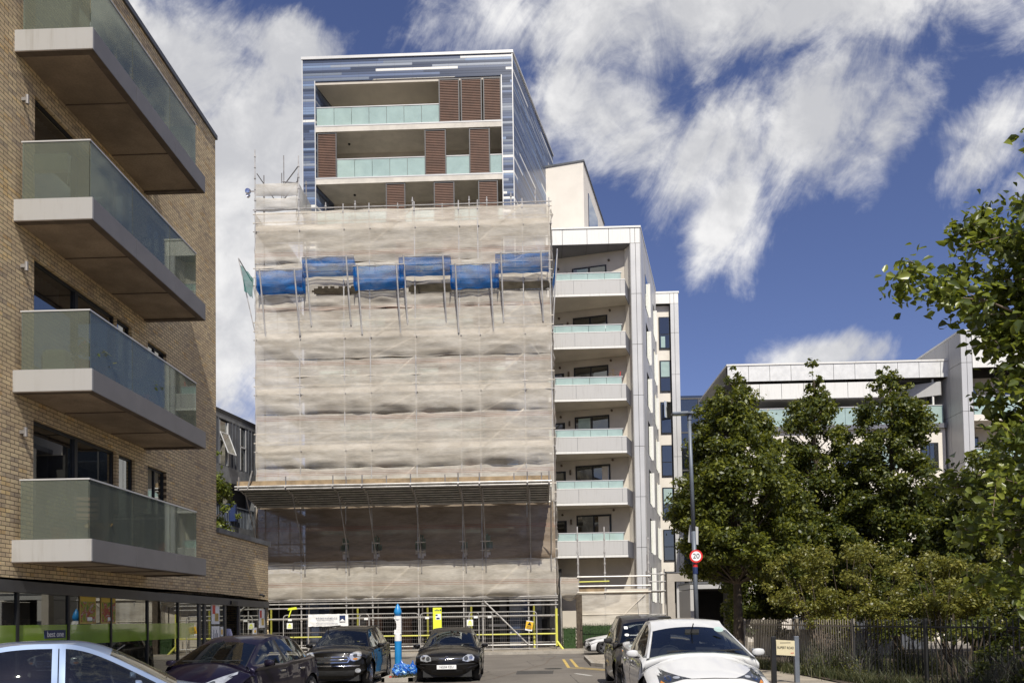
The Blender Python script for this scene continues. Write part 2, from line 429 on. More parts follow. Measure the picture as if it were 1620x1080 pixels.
def text(s, size, mat, parent, loc, rot=(pi/2, 0, 0), name='lettering', sx=1., ext=.002, align='CENTER'):
    cu = bpy.data.curves.new(name, 'FONT'); cu.body = s; cu.size = size; cu.align_x = align; cu.align_y = 'CENTER'; cu.extrude = ext
    cu.space_character = 1.0
    tmp = bpy.data.objects.new('tmp', cu); COL.objects.link(tmp)
    dg = bpy.context.evaluated_depsgraph_get(); me = bpy.data.meshes.new_from_object(tmp.evaluated_get(dg))
    bpy.data.objects.remove(tmp); me.materials.clear(); me.materials.append(MT(mat))
    o = bpy.data.objects.new(name, me); COL.objects.link(o); o.parent = parent; o.location = loc; o.rotation_euler = rot; o.scale = (sx, 1, 1)
    return o
def G(x, y):
    """ground height of the road: it falls gently away from the camera"""
    y = max(y, 0)
    return .36*math.exp(-y/24) + .012*max(-12, min(12, x))*math.exp(-y/30)
random.seed(7)
# ------------------------------------------------------------------ ground
def sheet(name, xs, ys, dz, mat, kind='structure', skirt=None):
    b = MB(); P = [[(x, y, G(x, y)+dz) for y in ys] for x in xs]; b.grid(P)
    b.f = [tuple(reversed(q)) for q in b.f]
    return tag(b.build(name, mat, smooth=True), kind=kind)
xs = sorted(set([-600, -300, -120, -60, -30] + [x*1.0 for x in range(-20, 25)] + [30, 60, 120, 300, 600]))
ys = sorted(set([-400, -100, -30, -10] + [y*1.0 for y in range(0, 50)] + [55, 65, 80, 120, 200, 400, 900]))
b = MB(); b.grid([[(x, y, G(x, y)) for x in xs] for y in ys]); b.f = [tuple(reversed(q)) for q in b.f]
b.v = b.v; tag(b.build('road', 'asphalt', smooth=True), kind='structure')
def pave(name, rows, kerb=True, top='paving', h=.12, kerb_sides='LR'):
    """rows: list of (y, xl, xr); a paved strip with granite kerbs along its edges"""
    b = MB(); R = []
    for (y0, l0, r0_), (y1, l1, r1_) in zip(rows[:-1], rows[1:]):
        n = max(1, int((y1-y0)/1.0))
        for i in range(n): f = i/n; R.append((y0+(y1-y0)*f, l0+(l1-l0)*f, r0_+(r1_-r0_)*f))
    R.append(rows[-1])
    P = []
    for y, l, r in R: P.append([(l+(r-l)*j/4, y, G(l+(r-l)*j/4, y)+h) for j in range(5)])
    b.grid(P); b.f = [tuple(reversed(q)) for q in b.f]
    o = tag(b.build(name, top), kind='structure')
    k = MB()
    for a, c in zip(R[:-1], R[1:]):
        for side in (1, 2):
            if ('L' if side == 1 else 'R') not in kerb_sides: continue
            s = -1 if side == 1 else 1
            x0, x1 = a[side], c[side]
            z0, z1 = G(x0, a[0])+h+.004, G(x1, c[0])+h+.004
            q = [(x0, a[0]), (x1, c[0]), (x1+s*.12, c[0]), (x0+s*.12, a[0])]
            k.quad((q[0][0], q[0][1], z0), (q[1][0], q[1][1], z1), (q[2][0], q[2][1], z1), (q[3][0], q[3][1], z0))
            k.quad((q[3][0], q[3][1], z0), (q[2][0], q[2][1], z1), (q[2][0], q[2][1], z1-.2), (q[3][0], q[3][1], z0-.2))
    for r, s in ((R[0], -1), (R[-1], 1)):
        y, l, rr = r; z = G(l, y)+h+.005; zr = G(rr, y)+h+.005
        k.quad((l, y, z), (rr, y, zr), (rr, y+s*.12, zr), (l, y+s*.12, z)); k.quad((l, y+s*.12, z), (rr, y+s*.12, zr), (rr, y+s*.12, zr-.2), (l, y+s*.12, z-.2))
    tag(k.build(name+'_kerb', 'kerb'), kind='structure')
    return o
pave('left_pavement', [(4, -8.9, -8.25), (30, -8.9, -8.0), (36, -14.0, -8.0)], kerb_sides='R')
pave('far_pavement', [(39.3, -40, 2.35), (42.2, -40, 2.35)], kerb_sides='')
pave('forecourt', [(42.34, -40, 30), (46, -40, 30), (75, -40, 60)], kerb_sides='', h=.118)
pave('right_pavement', [(3, 3.9, 6.2), (26.3, 3.9, 6.9), (27.4, 2.4, 7.1), (28.2, 2.05, 7.2), (34.0, 2.15, 7.4), (35.0, 3.2, 7.6)], kerb_sides='L')
pave('kerb_island', [(22.3, -4.15, -3.5), (27, -4.2, -3.4)])
# double yellow lines round the build-out
def lineband(name, pts, w, mat, dz=.005):
    b = MB()
    for (x0, y0), (x1, y1) in zip(pts[:-1], pts[1:]):
        d = Vector((x1-x0, y1-y0)).normalized(); n = Vector((-d.y, d.x))*w/2
        b.quad((x0-n.x, y0-n.y, G(x0, y0)+dz), (x0+n.x, y0+n.y, G(x0, y0)+dz), (x1+n.x, y1+n.y, G(x1, y1)+dz), (x1-n.x, y1-n.y, G(x1, y1)+dz))
    for i, f in enumerate(b.f): b.f[i] = tuple(reversed(f))
    return tag(b.build(name, mat), kind='structure')
for k, off in enumerate((.32, .62)):
    lineband('yellow_line', [(3.8, 25.9-off*1.1), (2.35-off*.3, 26.6-off*1.3), (1.75-off, 27.9-off*.5), (1.78-off, 33.6)], .11, 'line_yellow')
lineband('worn_line', [(1.2, 24.5), (1.6, 23.4)], .12, 'line_white')
lineband('worn_line', [(-6.8, 12.9), (-6.6, 19.0)], .1, 'line_white')
# tar seams and a repair patch in the road
for pts in ([(-.9, 29), (1.2, 29.6), (2.0, 31)], [(-1.2, 23), (.3, 30), (1.0, 38)], [(-1, 34.6), (4, 35.4), (9, 35.2)]):
    pp = []
    for (x0, y0), (x1, y1) in zip(pts[:-1], pts[1:]):
        for i in range(8): f = i/8; pp.append((x0+(x1-x0)*f+random.uniform(-.04, .04), y0+(y1-y0)*f+random.uniform(-.04, .04)))
    lineband('tar_seam', pp, .05, 'soffit_edge', .004)
for k, (x0, x1, y0, y1) in enumerate(((-.6, 1.3, 24.6, 26.3), (.2, 3.6, 36.0, 37.2), (-7.5, -5.6, 36.6, 38.2))):
    b = MB(); P = [[(x0+(x1-x0)*i/8+.03*noise.noise(Vector((i, j, k))), y0+(y1-y0)*j/8+.03*noise.noise(Vector((j, i, k+4))), G(x0, y0+(y1-y0)*j/8)+.006) for i in range(9)] for j in range(9)]
    b.grid(P); b.f = [tuple(reversed(q)) for q in b.f]; tag(b.build('road_patch', 'asphalt_new' if k != 1 else 'asphalt_old'), kind='structure')
# manhole cover
b = MB(); b.lathe([(0, .006), (.3, .006), (.3, 0)], (0, 0, 0), 24); tag(b.build('manhole_cover', 'black_metal', loc=(.6, 27.2, G(.6, 27.2)+.002)), 'round dark manhole cover set in the road before the junction', 'manhole cover')
# park soil
b = MB(); b.grid([[(6.2+(y-2)*.02+i*3.0*(1+i*.25), y, G(6.5, y)+.14+.05*noise.noise(Vector((i, y*.4, 0)))) for i in range(8)] for y in range(2, 36)])
b.f = [tuple(q) for q in b.f]
for i, f in enumerate(b.f): pass
tag(b.build('garden_soil', 'soil', smooth=True), kind='structure')

# ------------------------------------------------------------------ brick building on the left
XW = -8.88
bb = empty('brick_building', (XW, 13, 0), 0, 'yellow brick apartment block with jutting glass balconies over a glazed shop', 'building')
def L(x, y, z): return (x-XW, y-13, z)
wb = MB()
wins = []          # (y0,y1,z0,z1) openings in the wall, world metres
YE, YL = 22.38, 26.78     # ends of the tall and of the low part
FL = [3.30, 6.22, 9.20, 12.20]
for fz in FL:
    wins.append((14.08, 16.95, fz+.02, fz+2.22)); wins.append((17.05, 17.75, fz+.02, fz+2.2)) if fz in (3.30,) else wins.append((16.96, 17.6, fz+.02, fz+2.22))
    wins.append((18.35, 19.3, fz+.85, fz+2.2))
SHOP0, SHOP1 = .1, 2.66
cells_y = sorted(set([9.0, YE] + [w[0] for w in wins] + [w[1] for w in wins])); cells_z = sorted(set([SHOP1, 15.6] + [w[2] for w in wins] + [w[3] for w in wins]))
for y0, y1 in zip(cells_y[:-1], cells_y[1:]):
    z = SHOP1
    zs = [c for c in cells_z]
    run = None
    for z0, z1 in zip(zs[:-1], zs[1:]):
        my, mz = (y0+y1)/2, (z0+z1)/2
        hole = any(w[0] < my < w[1] and w[2] < mz < w[3] for w in wins)
        if not hole:
            wb.quad(L(XW, y0, z0), L(XW, y1, z0), L(XW, y1, z1), L(XW, y0, z1))
# reveals
for y0, y1, z0, z1 in wins:
    d = .16
    wb.quad(L(XW, y0, z0), L(XW-d, y0, z0), L(XW-d, y0, z1), L(XW, y0, z1)); wb.quad(L(XW, y1, z0), L(XW, y1, z1), L(XW-d, y1, z1), L(XW-d, y1, z0))
    wb.quad(L(XW, y0, z1), L(XW-d, y0, z1), L(XW-d, y1, z1), L(XW, y1, z1)); wb.quad(L(XW, y0, z0), L(XW, y1, z0), L(XW-d, y1, z0), L(XW-d, y0, z0))
wb.quad(L(XW, YE, SHOP1), L(XW, YL, SHOP1-.10), L(XW, YL, 4.36), L(XW, YE, 4.36))
wb.build('wall', 'brick', bb)
we = MB()
we.quad(L(XW, YE, 4.3), L(XW-12, YE, 4.3), L(XW-12, YE, 15.6), L(XW, YE, 15.6)); we.quad(L(XW, YL, 0), L(XW-8, YL, 0), L(XW-8, YL, 4.36), L(XW, YL, 4.36))
we.quad(L(XW, 9.0, 0), L(XW-12, 9.0, 0), L(XW-12, 9.0, 15.6), L(XW, 9.0, 15.6))
we.build('end_wall', 'brick_end', bb)
rf = MB(); rf.box(-12.1, .05, -4.0, YE-13+.05, 15.6, 15.72); rf.build('roof_edge', 'zinc', bb)
rf = MB(); rf.box(-8.1, .07, YE-13+.003, YL-13+.06, 4.36, 4.50); rf.build('low_roof_edge', 'zinc_edge', bb)
# windows
for i, (y0, y1, z0, z1) in enumerate(wins):
    w = MB(); x0, x1 = -.13, -.07
    f = .055
    w.box(x0, x1, y0-13, y1-13, z1-f, z1); w.box(x0, x1, y0-13, y1-13, z0, z0+f)
    w.box(x0, x1, y0-13, y0-13+f, z0+f, z1-f); w.box(x0, x1, y1-13-f, y1-13, z0+f, z1-f)
    if y1-y0 > 2: w.box(x0+.003, x1+.02, (y0+y1)/2-13-.05, (y0+y1)/2-13+.05, z0+f, z1-f)
    if y1-y0 < 1.2 and y0 > 18: w.box(x0, x1, (y0+y1)/2-13-.02, (y0+y1)/2-13+.02, z0+f, z1-f)
    wo_ = w.build('window', 'black_metal', bb)
    g = MB(); g.quad((-.10, y0-13+.03, z0+.03), (-.10, y1-13-.03, z0+.03), (-.10, y1-13-.03, z1-.03), (-.10, y0-13+.03, z1-.03)); g.build('pane', 'glass_window', wo_)
    if i % 3 == 0 or i == 1:
        cu = MB(); n = 26; P = []
        for k in range(n+1):
            yy = y0-13+.1+(y1-y0-.2)*k/n*(.42 if i else .3); P.append([(-.28+.03*sin(k*2.1), yy, z0+.05), (-.28+.03*sin(k*2.1), yy, z1-.1)])
        cu.grid(P); cu.build('curtain', 'render_beige' if i == 0 else 'panel_grey', wo_, smooth=True)
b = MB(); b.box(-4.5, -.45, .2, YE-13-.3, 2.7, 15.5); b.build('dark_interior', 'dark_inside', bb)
# balconies
BX0, BX1, BY0, BY1 = XW, -7.50, 13.5, 18.3
for fz in FL:
    s = MB(); t_ = .045; zb = fz-.38
    s.box(0, BX1-XW-t_, BY0-13+t_, BY1-13-t_, zb+.02, fz-.04)
    so_ = s.build('balcony_slab', 'soffit', bb)
    e = MB()
    e.box(0, BX1-XW, BY0-13, BY0-13+t_, zb+.005, fz); so2 = e.build('balcony_end_fascia', 'slab_end', so_)
    e = MB()
    cuts = [BY0-13+t_+.002, 2.05, 3.75, BY1-13-t_]
    for a, c in zip(cuts[:-1], cuts[1:]): e.box(BX1-XW-t_, BX1-XW-.001, a+.004, c-.004, zb, fz-.001)
    e.box(0, BX1-XW, BY1-13-t_, BY1-13, zb, fz)
    e.build('balcony_side_fascia', 'slab_side', so_)
    e = MB(); r = .14
    e.box(.0, BX1-XW-.005, BY0-13+.003, BY0-13+r, zb-.012, zb+.004); e.box(BX1-XW-r, BX1-XW-.006, BY0-13+r, BY1-13-.01, zb-.012, zb-.001); e.box(0, BX1-XW-r, BY1-13-r, BY1-13-.01, zb-.012, zb+.004)
    for yy in (2.0, 3.7): e.box(0.02, BX1-XW-r, yy, yy+.012, zb+.002, zb+.019)
    e.build('soffit_trim', 'soffit_edge', so_)
    bal = empty('balustrade', (0, 0, 0)); bal.parent = bb
    yc = [BY0-13+.06, 2.03, 3.62, BY1-13-.35]
    xg = BX1-XW-.07
    g = MB(); g.box(.12, xg-.012, BY0-13+.05, BY0-13+.062, fz-.0, fz+1.02)
    g.build('glass_panel', 'glass_balcony', bal)
    for a, c in zip(yc[:-1], yc[1:]):
        g = MB(); g.box(xg-.012, xg, a+.012, c-.012, fz, fz+1.02); g.build('glass_panel', 'glass_balcony', bal)
    g = MB(); g.box(.03, .05, yc[-1], yc[-1]+.012, fz, fz+1.02); g.box(.12, xg-.02, yc[-1], yc[-1]+.012, fz, fz+1.0); g.build('glass_panel', 'glass_balcony', bal)
    r = MB(); r.box(.10, xg+.012, BY0-13+.04, BY0-13+.072, fz+1.02, fz+1.045); r.box(xg-.022, xg+.010, BY0-13+.072, yc[-1], fz+1.02, fz+1.045); r.build('rail', 'panel_silver', bal)
    # wall lamp
    wl = MB(); wl.tube((.09, .72, fz+1.82), (.09, .72, fz+1.98), .032, 12); wl.box(0, .08, .69, .75, fz+1.87, fz+1.93); wl.build('wall_lamp', 'galv_dull', bb, smooth=False)
# things on the balconies
def pot_plant(x, y, z, h, leaf, label, n=130, pot=True, r=.22, flower=False):
    root = empty('potted_plant', (x, y, z), 0, label, 'plant')
    p = MB(); p.lathe([(0, 0), (.10, 0), (.14, .24), (.12, .24), (0, .22)], (0, 0, 0), 14); p.build('pot', 'terracotta', root)
    leafball(root, 'foliage', [(0, 0, .25+h*.5, r, r, h*.55)], n, .05, leaf)
    if flower: leafball(root, 'blossom', [(0, 0, .3+h*.5, r, r, h*.5)], 26, .045, 'flower')
    return root
def quads_mesh(name, C, Nrm, size, mat, parent=None, aspect=.55, fold=.0, rng=None, kind=None):
    """many small leaf quads: centres C, normals Nrm (n,3) and sizes"""
    rng = rng or np.random.default_rng(3); n = len(C)
    N_ = Nrm/np.maximum(np.linalg.norm(Nrm, axis=1, keepdims=True), 1e-6)
    A_ = rng.normal(size=(n, 3)); A_ -= (A_*N_).sum(1, keepdims=True)*N_; A_ /= np.maximum(np.linalg.norm(A_, axis=1, keepdims=True), 1e-6)
    B_ = np.cross(N_, A_); s = np.asarray(size).reshape(-1, 1)
    if fold:
        k = 6
        P = np.stack([C-A_*s, C-A_*s*.35+B_*s*aspect+N_*s*fold, C+A_*s*.4+B_*s*aspect*.7+N_*s*fold*.7, C+A_*s*1.1-N_*s*.15, C+A_*s*.4-B_*s*aspect*.7+N_*s*fold*.7, C-A_*s*.35-B_*s*aspect+N_*s*fold], 1)
        V = P.reshape(-1, 3); base = np.arange(n)[:, None]*6
        Fc = np.concatenate([base+np.array([0, 1, 2, 3]), base+np.array([0, 3, 4, 5])], 0)
    else:
        P = np.stack([C-A_*s, C+B_*s*aspect-A_*s*.1, C+A_*s, C-B_*s*aspect-A_*s*.1], 1)
        V = P.reshape(-1, 3); Fc = np.arange(n*4).reshape(-1, 4)
    me = bpy.data.meshes.new(name); me.vertices.add(len(V)); me.vertices.foreach_set('co', V.astype(np.float32).ravel())
    m_ = len(Fc); me.loops.add(m_*4); me.loops.foreach_set('vertex_index', Fc.astype(np.int32).ravel())
    me.polygons.add(m_); me.polygons.foreach_set('loop_start', np.arange(0, m_*4, 4, dtype=np.int32)); me.polygons.foreach_set('loop_total', np.full(m_, 4, dtype=np.int32))
    me.update(); me.validate(); me.materials.append(MT(mat))
    o = bpy.data.objects.new(name, me); COL.objects.link(o); o.parent = parent
    if kind: o['kind'] = kind
    return o
SEED = [11]
def leafball(parent, name, balls, n, size, mat, shell=.45, up=.5, fold=0., aspect=.55):
    SEED[0] += 1; rng = np.random.default_rng(SEED[0]); C = []; N_ = []
    vol = np.array([b[3]*b[4]*b[5] for b in balls])**.67; cnt = np.maximum((n*vol/vol.sum()).astype(int), 3)
    for (x, y, z, rx, ry, rz), k in zip(balls, cnt):
        d = rng.normal(size=(k, 3)); d /= np.linalg.norm(d, axis=1, keepdims=True)
        r = rng.uniform(0, 1, (k, 1))**shell
        p = d*r*np.array([rx, ry, rz])*(1+.18*rng.normal(size=(k, 1)))
        C.append(p+np.array([x, y, z])); N_.append(d*.7+np.array([0, 0, up])+rng.normal(size=(k, 3))*.6)
    C = np.concatenate(C); N_ = np.concatenate(N_)
    return quads_mesh(name, C, N_, size*rng.uniform(.6, 1.3, len(C)), mat, parent, aspect, fold, rng)
pot_plant(-7.85, 13.85, FL[1], .38, 'leaf_near', 'flowering pot plant in the front corner of the second balcony up', 150, flower=True)
pot_plant(-7.75, 14.2, FL[1], .30, 'leaf_bush', 'yellowish potted herb behind the glass of the second balcony up', 110)
pot_plant(-8.0, 17.2, FL[1], .45, 'leaf_near', 'leafy pot plant at the far end of the second balcony up', 140)
pot_plant(-8.2, 17.1, FL[2], .75, 'leaf_near', 'bushy dark plant showing above the rail of the third balcony up', 320, r=.35)
def chair(x, y, z, rz, lab):
    r = empty('garden_chair', (x, y, z), rz, lab, 'chair')
    b = MB(); b.box(-.22, .22, -.22, .22, .42, .45); b.build('seat', 'louvre', r)
    b = MB(); [b.box(-.22, .22, .20, .225, .52+.1*i, .58+.1*i) for i in range(4)]; b.build('backrest', 'louvre', r)
    for sx in (-1, 1):
        for sy in (-1, 1): b = MB(); b.tube((sx*.2, sy*.2, 0), (sx*.2, sy*.2, .42 if sy < 0 else .92), .014, 6); b.build('leg', 'black_metal', r)
chair(-8.1, 14.4, FL[0], .4, 'slatted chair behind the glass of the lowest balcony'); chair(-8.2, 15.4, FL[2], 2.6, 'slatted chair behind the glass of the third balcony up'); chair(-8.1, 15.6, FL[1], 1.2, 'slatted chair behind the glass of the second balcony up')
pot_plant(-7.75, 16.1, FL[1], .40, 'leaf_park', 'green pot plant half way along the second balcony up', 160)
pot_plant(-8.3, 13.9, FL[0], .55, 'leaf_park', 'green pot plant in the near wall corner of the lowest balcony', 200)
pot_plant(-7.9, 16.9, FL[0], .35, 'leaf_bush', 'yellow-green pot plant at the far end of the lowest balcony', 140)
pot_plant(-7.8, 14.3, FL[0], .12, 'leaf_dry', 'low withered pot plant inside the lowest balcony', 60)
b = MB(); b.box(-.2, .2, -.16, .16, .0, .42); b.box(-.17, .17, -.13, .13, .42, .46); tag(b.build('storage_box', 'sign_white', loc=(-8.35, 13.95, FL[1]), bevel=.02), 'white plastic box behind the end glass of the second balcony up', 'box')
b = MB(); b.path([(-.3, 0, .85), (.3, 0, .85)], .015); [b.path([(x, -.02, .85), (x, -.12, .3)], .008) for x in (-.3, .3)]; b.box(-.3, .3, -.12, -.02, .55, .85); tag(b.build('planter_box', 'sign_white', loc=(-8.3, 13.72, FL[2]), bevel=.02), 'white planter box hung inside the end rail of the third balcony up', 'planter')
# shopfront
sf = empty('shop_fascia_frame', (0, 0, 0)); sf.parent = bb
f = MB(); f.quad(L(XW+.02, 9.0, 2.66), L(XW+.02, YL+.02, 2.50), L(XW+.02, YL+.02, 2.30), L(XW+.02, 9.0, 2.46)); f.quad(L(XW+.02, 9.0, 2.46), L(XW+.02, YL+.02, 2.30), L(XW-.3, YL+.02, 2.30), L(XW-.3, 9.0, 2.46))
f.quad(L(XW+.02, YL+.02, 2.3), L(XW+.02, YL+.02, 2.5), L(XW-.3, YL+.02, 2.5), L(XW-.3, YL+.02, 2.3)); f.quad(L(XW-.02, 9.0, 2.66), L(XW+.02, 9.0, 2.66), L(XW+.02, YL+.02, 2.50), L(XW-.02, YL+.02, 2.5)); f.build('fascia_strip', 'shopframe', sf)
mull = [9.1, 10.6, 12.15, 13.72, 15.25, 16.8, 18.42, 20.02, 21.3, 21.65, 23.09, 24.19, 26.6]
def topz(y): return 2.46-(y-12.6)*.16/14.2
for i, y in enumerate(mull):
    f = MB(); w = .03 if i < 8 else .06
    f.box(-.08, -.02, y-13-w, y-13+w, .08, topz(y)); f.build('mullion', 'black_metal' if i < 8 else 'shopframe', sf)
f = MB(); f.box(-.1, -.01, -3.9, YL-13, .1, .28); f.build('sill', 'shopframe', sf)
for a, c in zip(mull[:-1], mull[1:]):
    if abs(a-23.09) < .01: continue
    g = MB(); g.quad((-.05, a-13, .28), (-.05, c-13, .28), (-.05, c-13, topz(c)), (-.05, a-13, topz(a))); g.build('shop_pane', 'glass_shop', sf)
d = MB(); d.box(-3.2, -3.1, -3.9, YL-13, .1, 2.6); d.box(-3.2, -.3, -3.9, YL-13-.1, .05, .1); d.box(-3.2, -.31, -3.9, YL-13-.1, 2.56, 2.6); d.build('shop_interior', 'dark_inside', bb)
for k in range(10):      # shelves of goods
    yy = .2+k*1.25
    s = MB()
    for z in (.5, .9, 1.3, 1.7): s.box(-2.6, -2.0, yy, yy+.95, z, z+.03); 
    for z in (.53, .93, 1.33, 1.73):
        for q in range(6): s.box(-2.2, -2.05, yy+.05+q*.15, yy+.16+q*.15, z, z+random.uniform(.12, .26))
    s.build('shop_shelf', random.choice(['timber_grey', 'louvre_light', 'render_beige', 'steel_sheet']), bb)
v = MB(); v.quad((-.046, -3.9, 1.46), (-.046, 8.0, 1.46), (-.046, 8.0, 1.84), (-.046, -3.9, 1.86)); v.build('green_window_vinyl', 'vinyl_green', sf)
v = MB(); v.box(-.046, -.038, 1.50, 2.16, 1.60, 1.75); vl = v.build('vinyl_label', 'sign_navy', sf); text('best one', .15, 'sign_white', vl, (-.034, 1.83, 1.672), (pi/2, 0, pi/2))
# posters inside the shop window
m, t, fin = newmat('poster'); o = t.obj(); n = t.noise(o, 2.6, 4., .6, 2.5); x, y, z = t.xyz(o)
c = t.ramp(n, [(0, (.10, .20, .03)), (.40, (.30, .30, .04)), (.5, (.35, .06, .04)), (.57, (.40, .33, .28)), (.64, (.14, .24, .04)), (.8, (.55, .42, .08))], True)
c = t.mix(t.m('GREATER_THAN', z, 2.30), c, (.60, .42, .05)); p = t.sh('BsdfPrincipled', Base_Color=c, Roughness=.6); fin(p)
for k, yy in enumerate((2.93, 3.70)):
    v = MB(); v.box(-.044, -.036, yy-.29, yy+.29, 1.86, 2.44); po = v.build('window_poster', 'line_yellow', sf); v = MB(); v.box(-.037, -.033, yy-.26, yy+.26, 1.89, 2.41); v.build('poster_print', 'poster', po)
    v = MB(); v.box(-.034, -.030, yy-.03, yy+.14, 1.92, 1.99); v.build('poster_price', 'sign_white', po)
for (yy, z0, z1, w, kind) in ((22.4, 1.80, 2.36, .28, 0), (22.4, 1.3, 1.74, .28, 1), (22.85, 1.45, 1.72, .10, 2), (26.25, 1.65, 2.25, .26, 0), (25.6, 1.45, 1.66, .15, 2)):
    v = MB(); v.box(-.044, -.036, yy-13-w, yy-13+w, z0, z1); po = v.build('door_notice', 'sign_white', sf)
    if kind == 0:
        v = MB(); v.box(-.037, -.032, yy-13-w*.8, yy-13-w*.1, z1-.28, z1-.04); v.build('notice_print', 'red_paint', po)
        v = MB(); v.box(-.037, -.031, yy-13-w*.2, yy-13+w*.7, z0+.08, z0+.30); v.build('notice_print', 'line_yellow', po)
    elif kind == 1:
        v = MB()
        for q in range(4): v.bar((-.034, yy-13-.15+q*.09, z0+.1), (-.034, yy-13-.13+q*.09, z1-.1-.1*(q % 2)), .004, .03)
        v.build('notice_print', 'sign_navy', po)
    else:
        v = MB(); v.box(-.037, -.032, yy-13-w*.5, yy-13+w*.5, z0+.05, z1-.08); v.build('notice_print', 'sign_amber', po)
b = MB(); b.tube((.0, 12.9, 2.72), (.10, 12.95, 2.70), .04, 8); b.lathe([(0, -.05), (.04, -.03), (.05, .02), (0, .04)], (.12, 12.96, 2.68), 10); b.build('security_camera', 'black_metal', bb)
b = MB(); b.box(-.0, .06, 10.35, 10.85, 2.36, 2.46); b.build('door_closer', 'black_metal', bb)
# ------------------------------------------------------------------ tiled tower
TX0, TX1, TY = -12.80, -.76, 45.0
SD = Vector((.236, .972))          # direction in which the side walls run back
tw = empty('tower_block', (0, 0, 0), 0, 'tall tower clad in ribbed blue, grey and white tiles with louvred balconies, scaffold below', 'tower')
def back(x, y, d): return (x+SD.x*d, y+SD.y*d)
w = MB()
DEP = 10.9; ZT = 33.95
# side walls
a = (TX1, TY); c = back(*a, DEP)
w.prism([(TX1-.35, TY), a, c, (c[0]-.35, c[1])], 0, ZT)
a = (TX0, TY); c = back(*a, DEP); w.prism([a, (TX0+.35, TY), (c[0]+.35, c[1]), c], 0, ZT)
w.prism([(TX0+.35, TY+.001), (TX0+.72, TY+.001), (TX0+.72+.52, TY+2.2), (TX0+.35+.52, TY+2.2)], 0, ZT)
w.prism([(TX1-.63, TY+.001), (TX1-.35, TY+.001), (TX1-.35, TY+.35), (TX1-.63, TY+.35)], 0, ZT)
w.box(TX0+.72, TX1-.63, TY+.002, TY+.5, 32.68, ZT)
w.build('tile_wall', 'tile', tw)
w = MB(); e = .06
p0, p1 = (TX0-e, TY-e), (TX1+e, TY-e); w.prism([p0, p1, back(p1[0], p1[1], DEP), back(p0[0], p0[1], DEP)], ZT, ZT+.16); w.build('roof_coping', 'panel_silver', tw)
w = MB()      # thin metal corner profiles
for x in (TX0, TX1, TX0+.72, TX1-.63): w.box(x-.025, x+.025, TY-.03, TY, 20, 32.7 if x in (TX0+.72, TX1-.63) else ZT)
w.build('corner_trim', 'panel_silver', tw)
bw = MB(); bw.prism([(TX0+.9, TY+2.2), (TX1-.4, TY+2.2), back(TX1-.4, TY+2.2, 7), back(TX0+.9, TY+2.2, 7)], 0, 32.6); bw.build('back_wall', 'render_beige', tw)
SLB = [29.70 - 3.04*k for k in range(9)]      # undersides of the floor slabs
cw = MB(); cw.box(TX0+.72, TX1-.63, TY+.06, TY+2.25, 32.50, 32.66); cw.build('ceiling', 'render_beige', tw)
for k, z in enumerate(SLB):
    s = MB(); s.box(TX0+.75, TX1-.6, TY-.02, TY+2.3, z, z+.36); so_ = s.build('floor_slab', 'concrete_slab', tw)
    s = MB(); s.box(TX0+.73, TX1-.62, TY-.035, TY-.02, z+.30, z+.37); s.build('slab_flashing', 'panel_silver', so_)
    s = MB(); s.tube((TX0+2.4+.3*k, TY+1.2, z-.06), (TX0+2.4+.3*k, TY+1.2, z), .07, 10); s.build('ceiling_lamp', 'black_metal', tw)
def louvre(x0, x1, z0, z1, y, parent):
    f = MB(); q = .06
    for (a, b_, c, d) in ((x0, x0+q, z0, z1), (x1-q, x1, z0, z1), (x0+q, x1-q, z0, z0+q), (x0+q, x1-q, z1-q, z1)): f.box(a, b_, y, y+.07, c, d)
    fr = f.build('louvre_shutter', 'shopframe', parent)
    s = MB(); n = int((z1-z0-2*q)/.095)
    for i in range(n):
        z = z0+q+(i+.5)*(z1-z0-2*q)/n
        s.quad((x0+q, y+.012, z-.035), (x1-q, y+.012, z-.035), (x1-q, y+.055, z+.045), (x0+q, y+.055, z+.045))
        s.quad((x0+q, y+.012, z-.052), (x1-q, y+.012, z-.052), (x1-q, y+.012, z-.035), (x0+q, y+.012, z-.035))
    s.build('slats', 'louvre', fr); s = MB(); s.box(x0+q, x1-q, y+.06, y+.065, z0+q, z1-q); s.build('shutter_backing', 'soffit_edge', fr)
shut = {0: [(-4.98, -3.80), (-3.72, -2.52), (-2.44, -1.42)], 1: [(-11.98, -10.86), (-5.82, -4.60), (-3.28, -2.10)], 2: [(-8.07, -6.95), (-5.33, -4.15), (-2.80, -1.68)],
        3: [(-7.6, -6.4), (-4.9, -3.8), (-2.7, -1.5)], 4: [(-11.9, -10.7), (-8.2, -7.0), (-3.2, -2.0)], 5: [(-9.6, -8.4), (-5.2, -4.0)], 6: [(-12, -10.8), (-6.5, -5.3), (-2.6, -1.5)],
        7: [(-9, -7.8), (-3.9, -2.7)], 8: []}
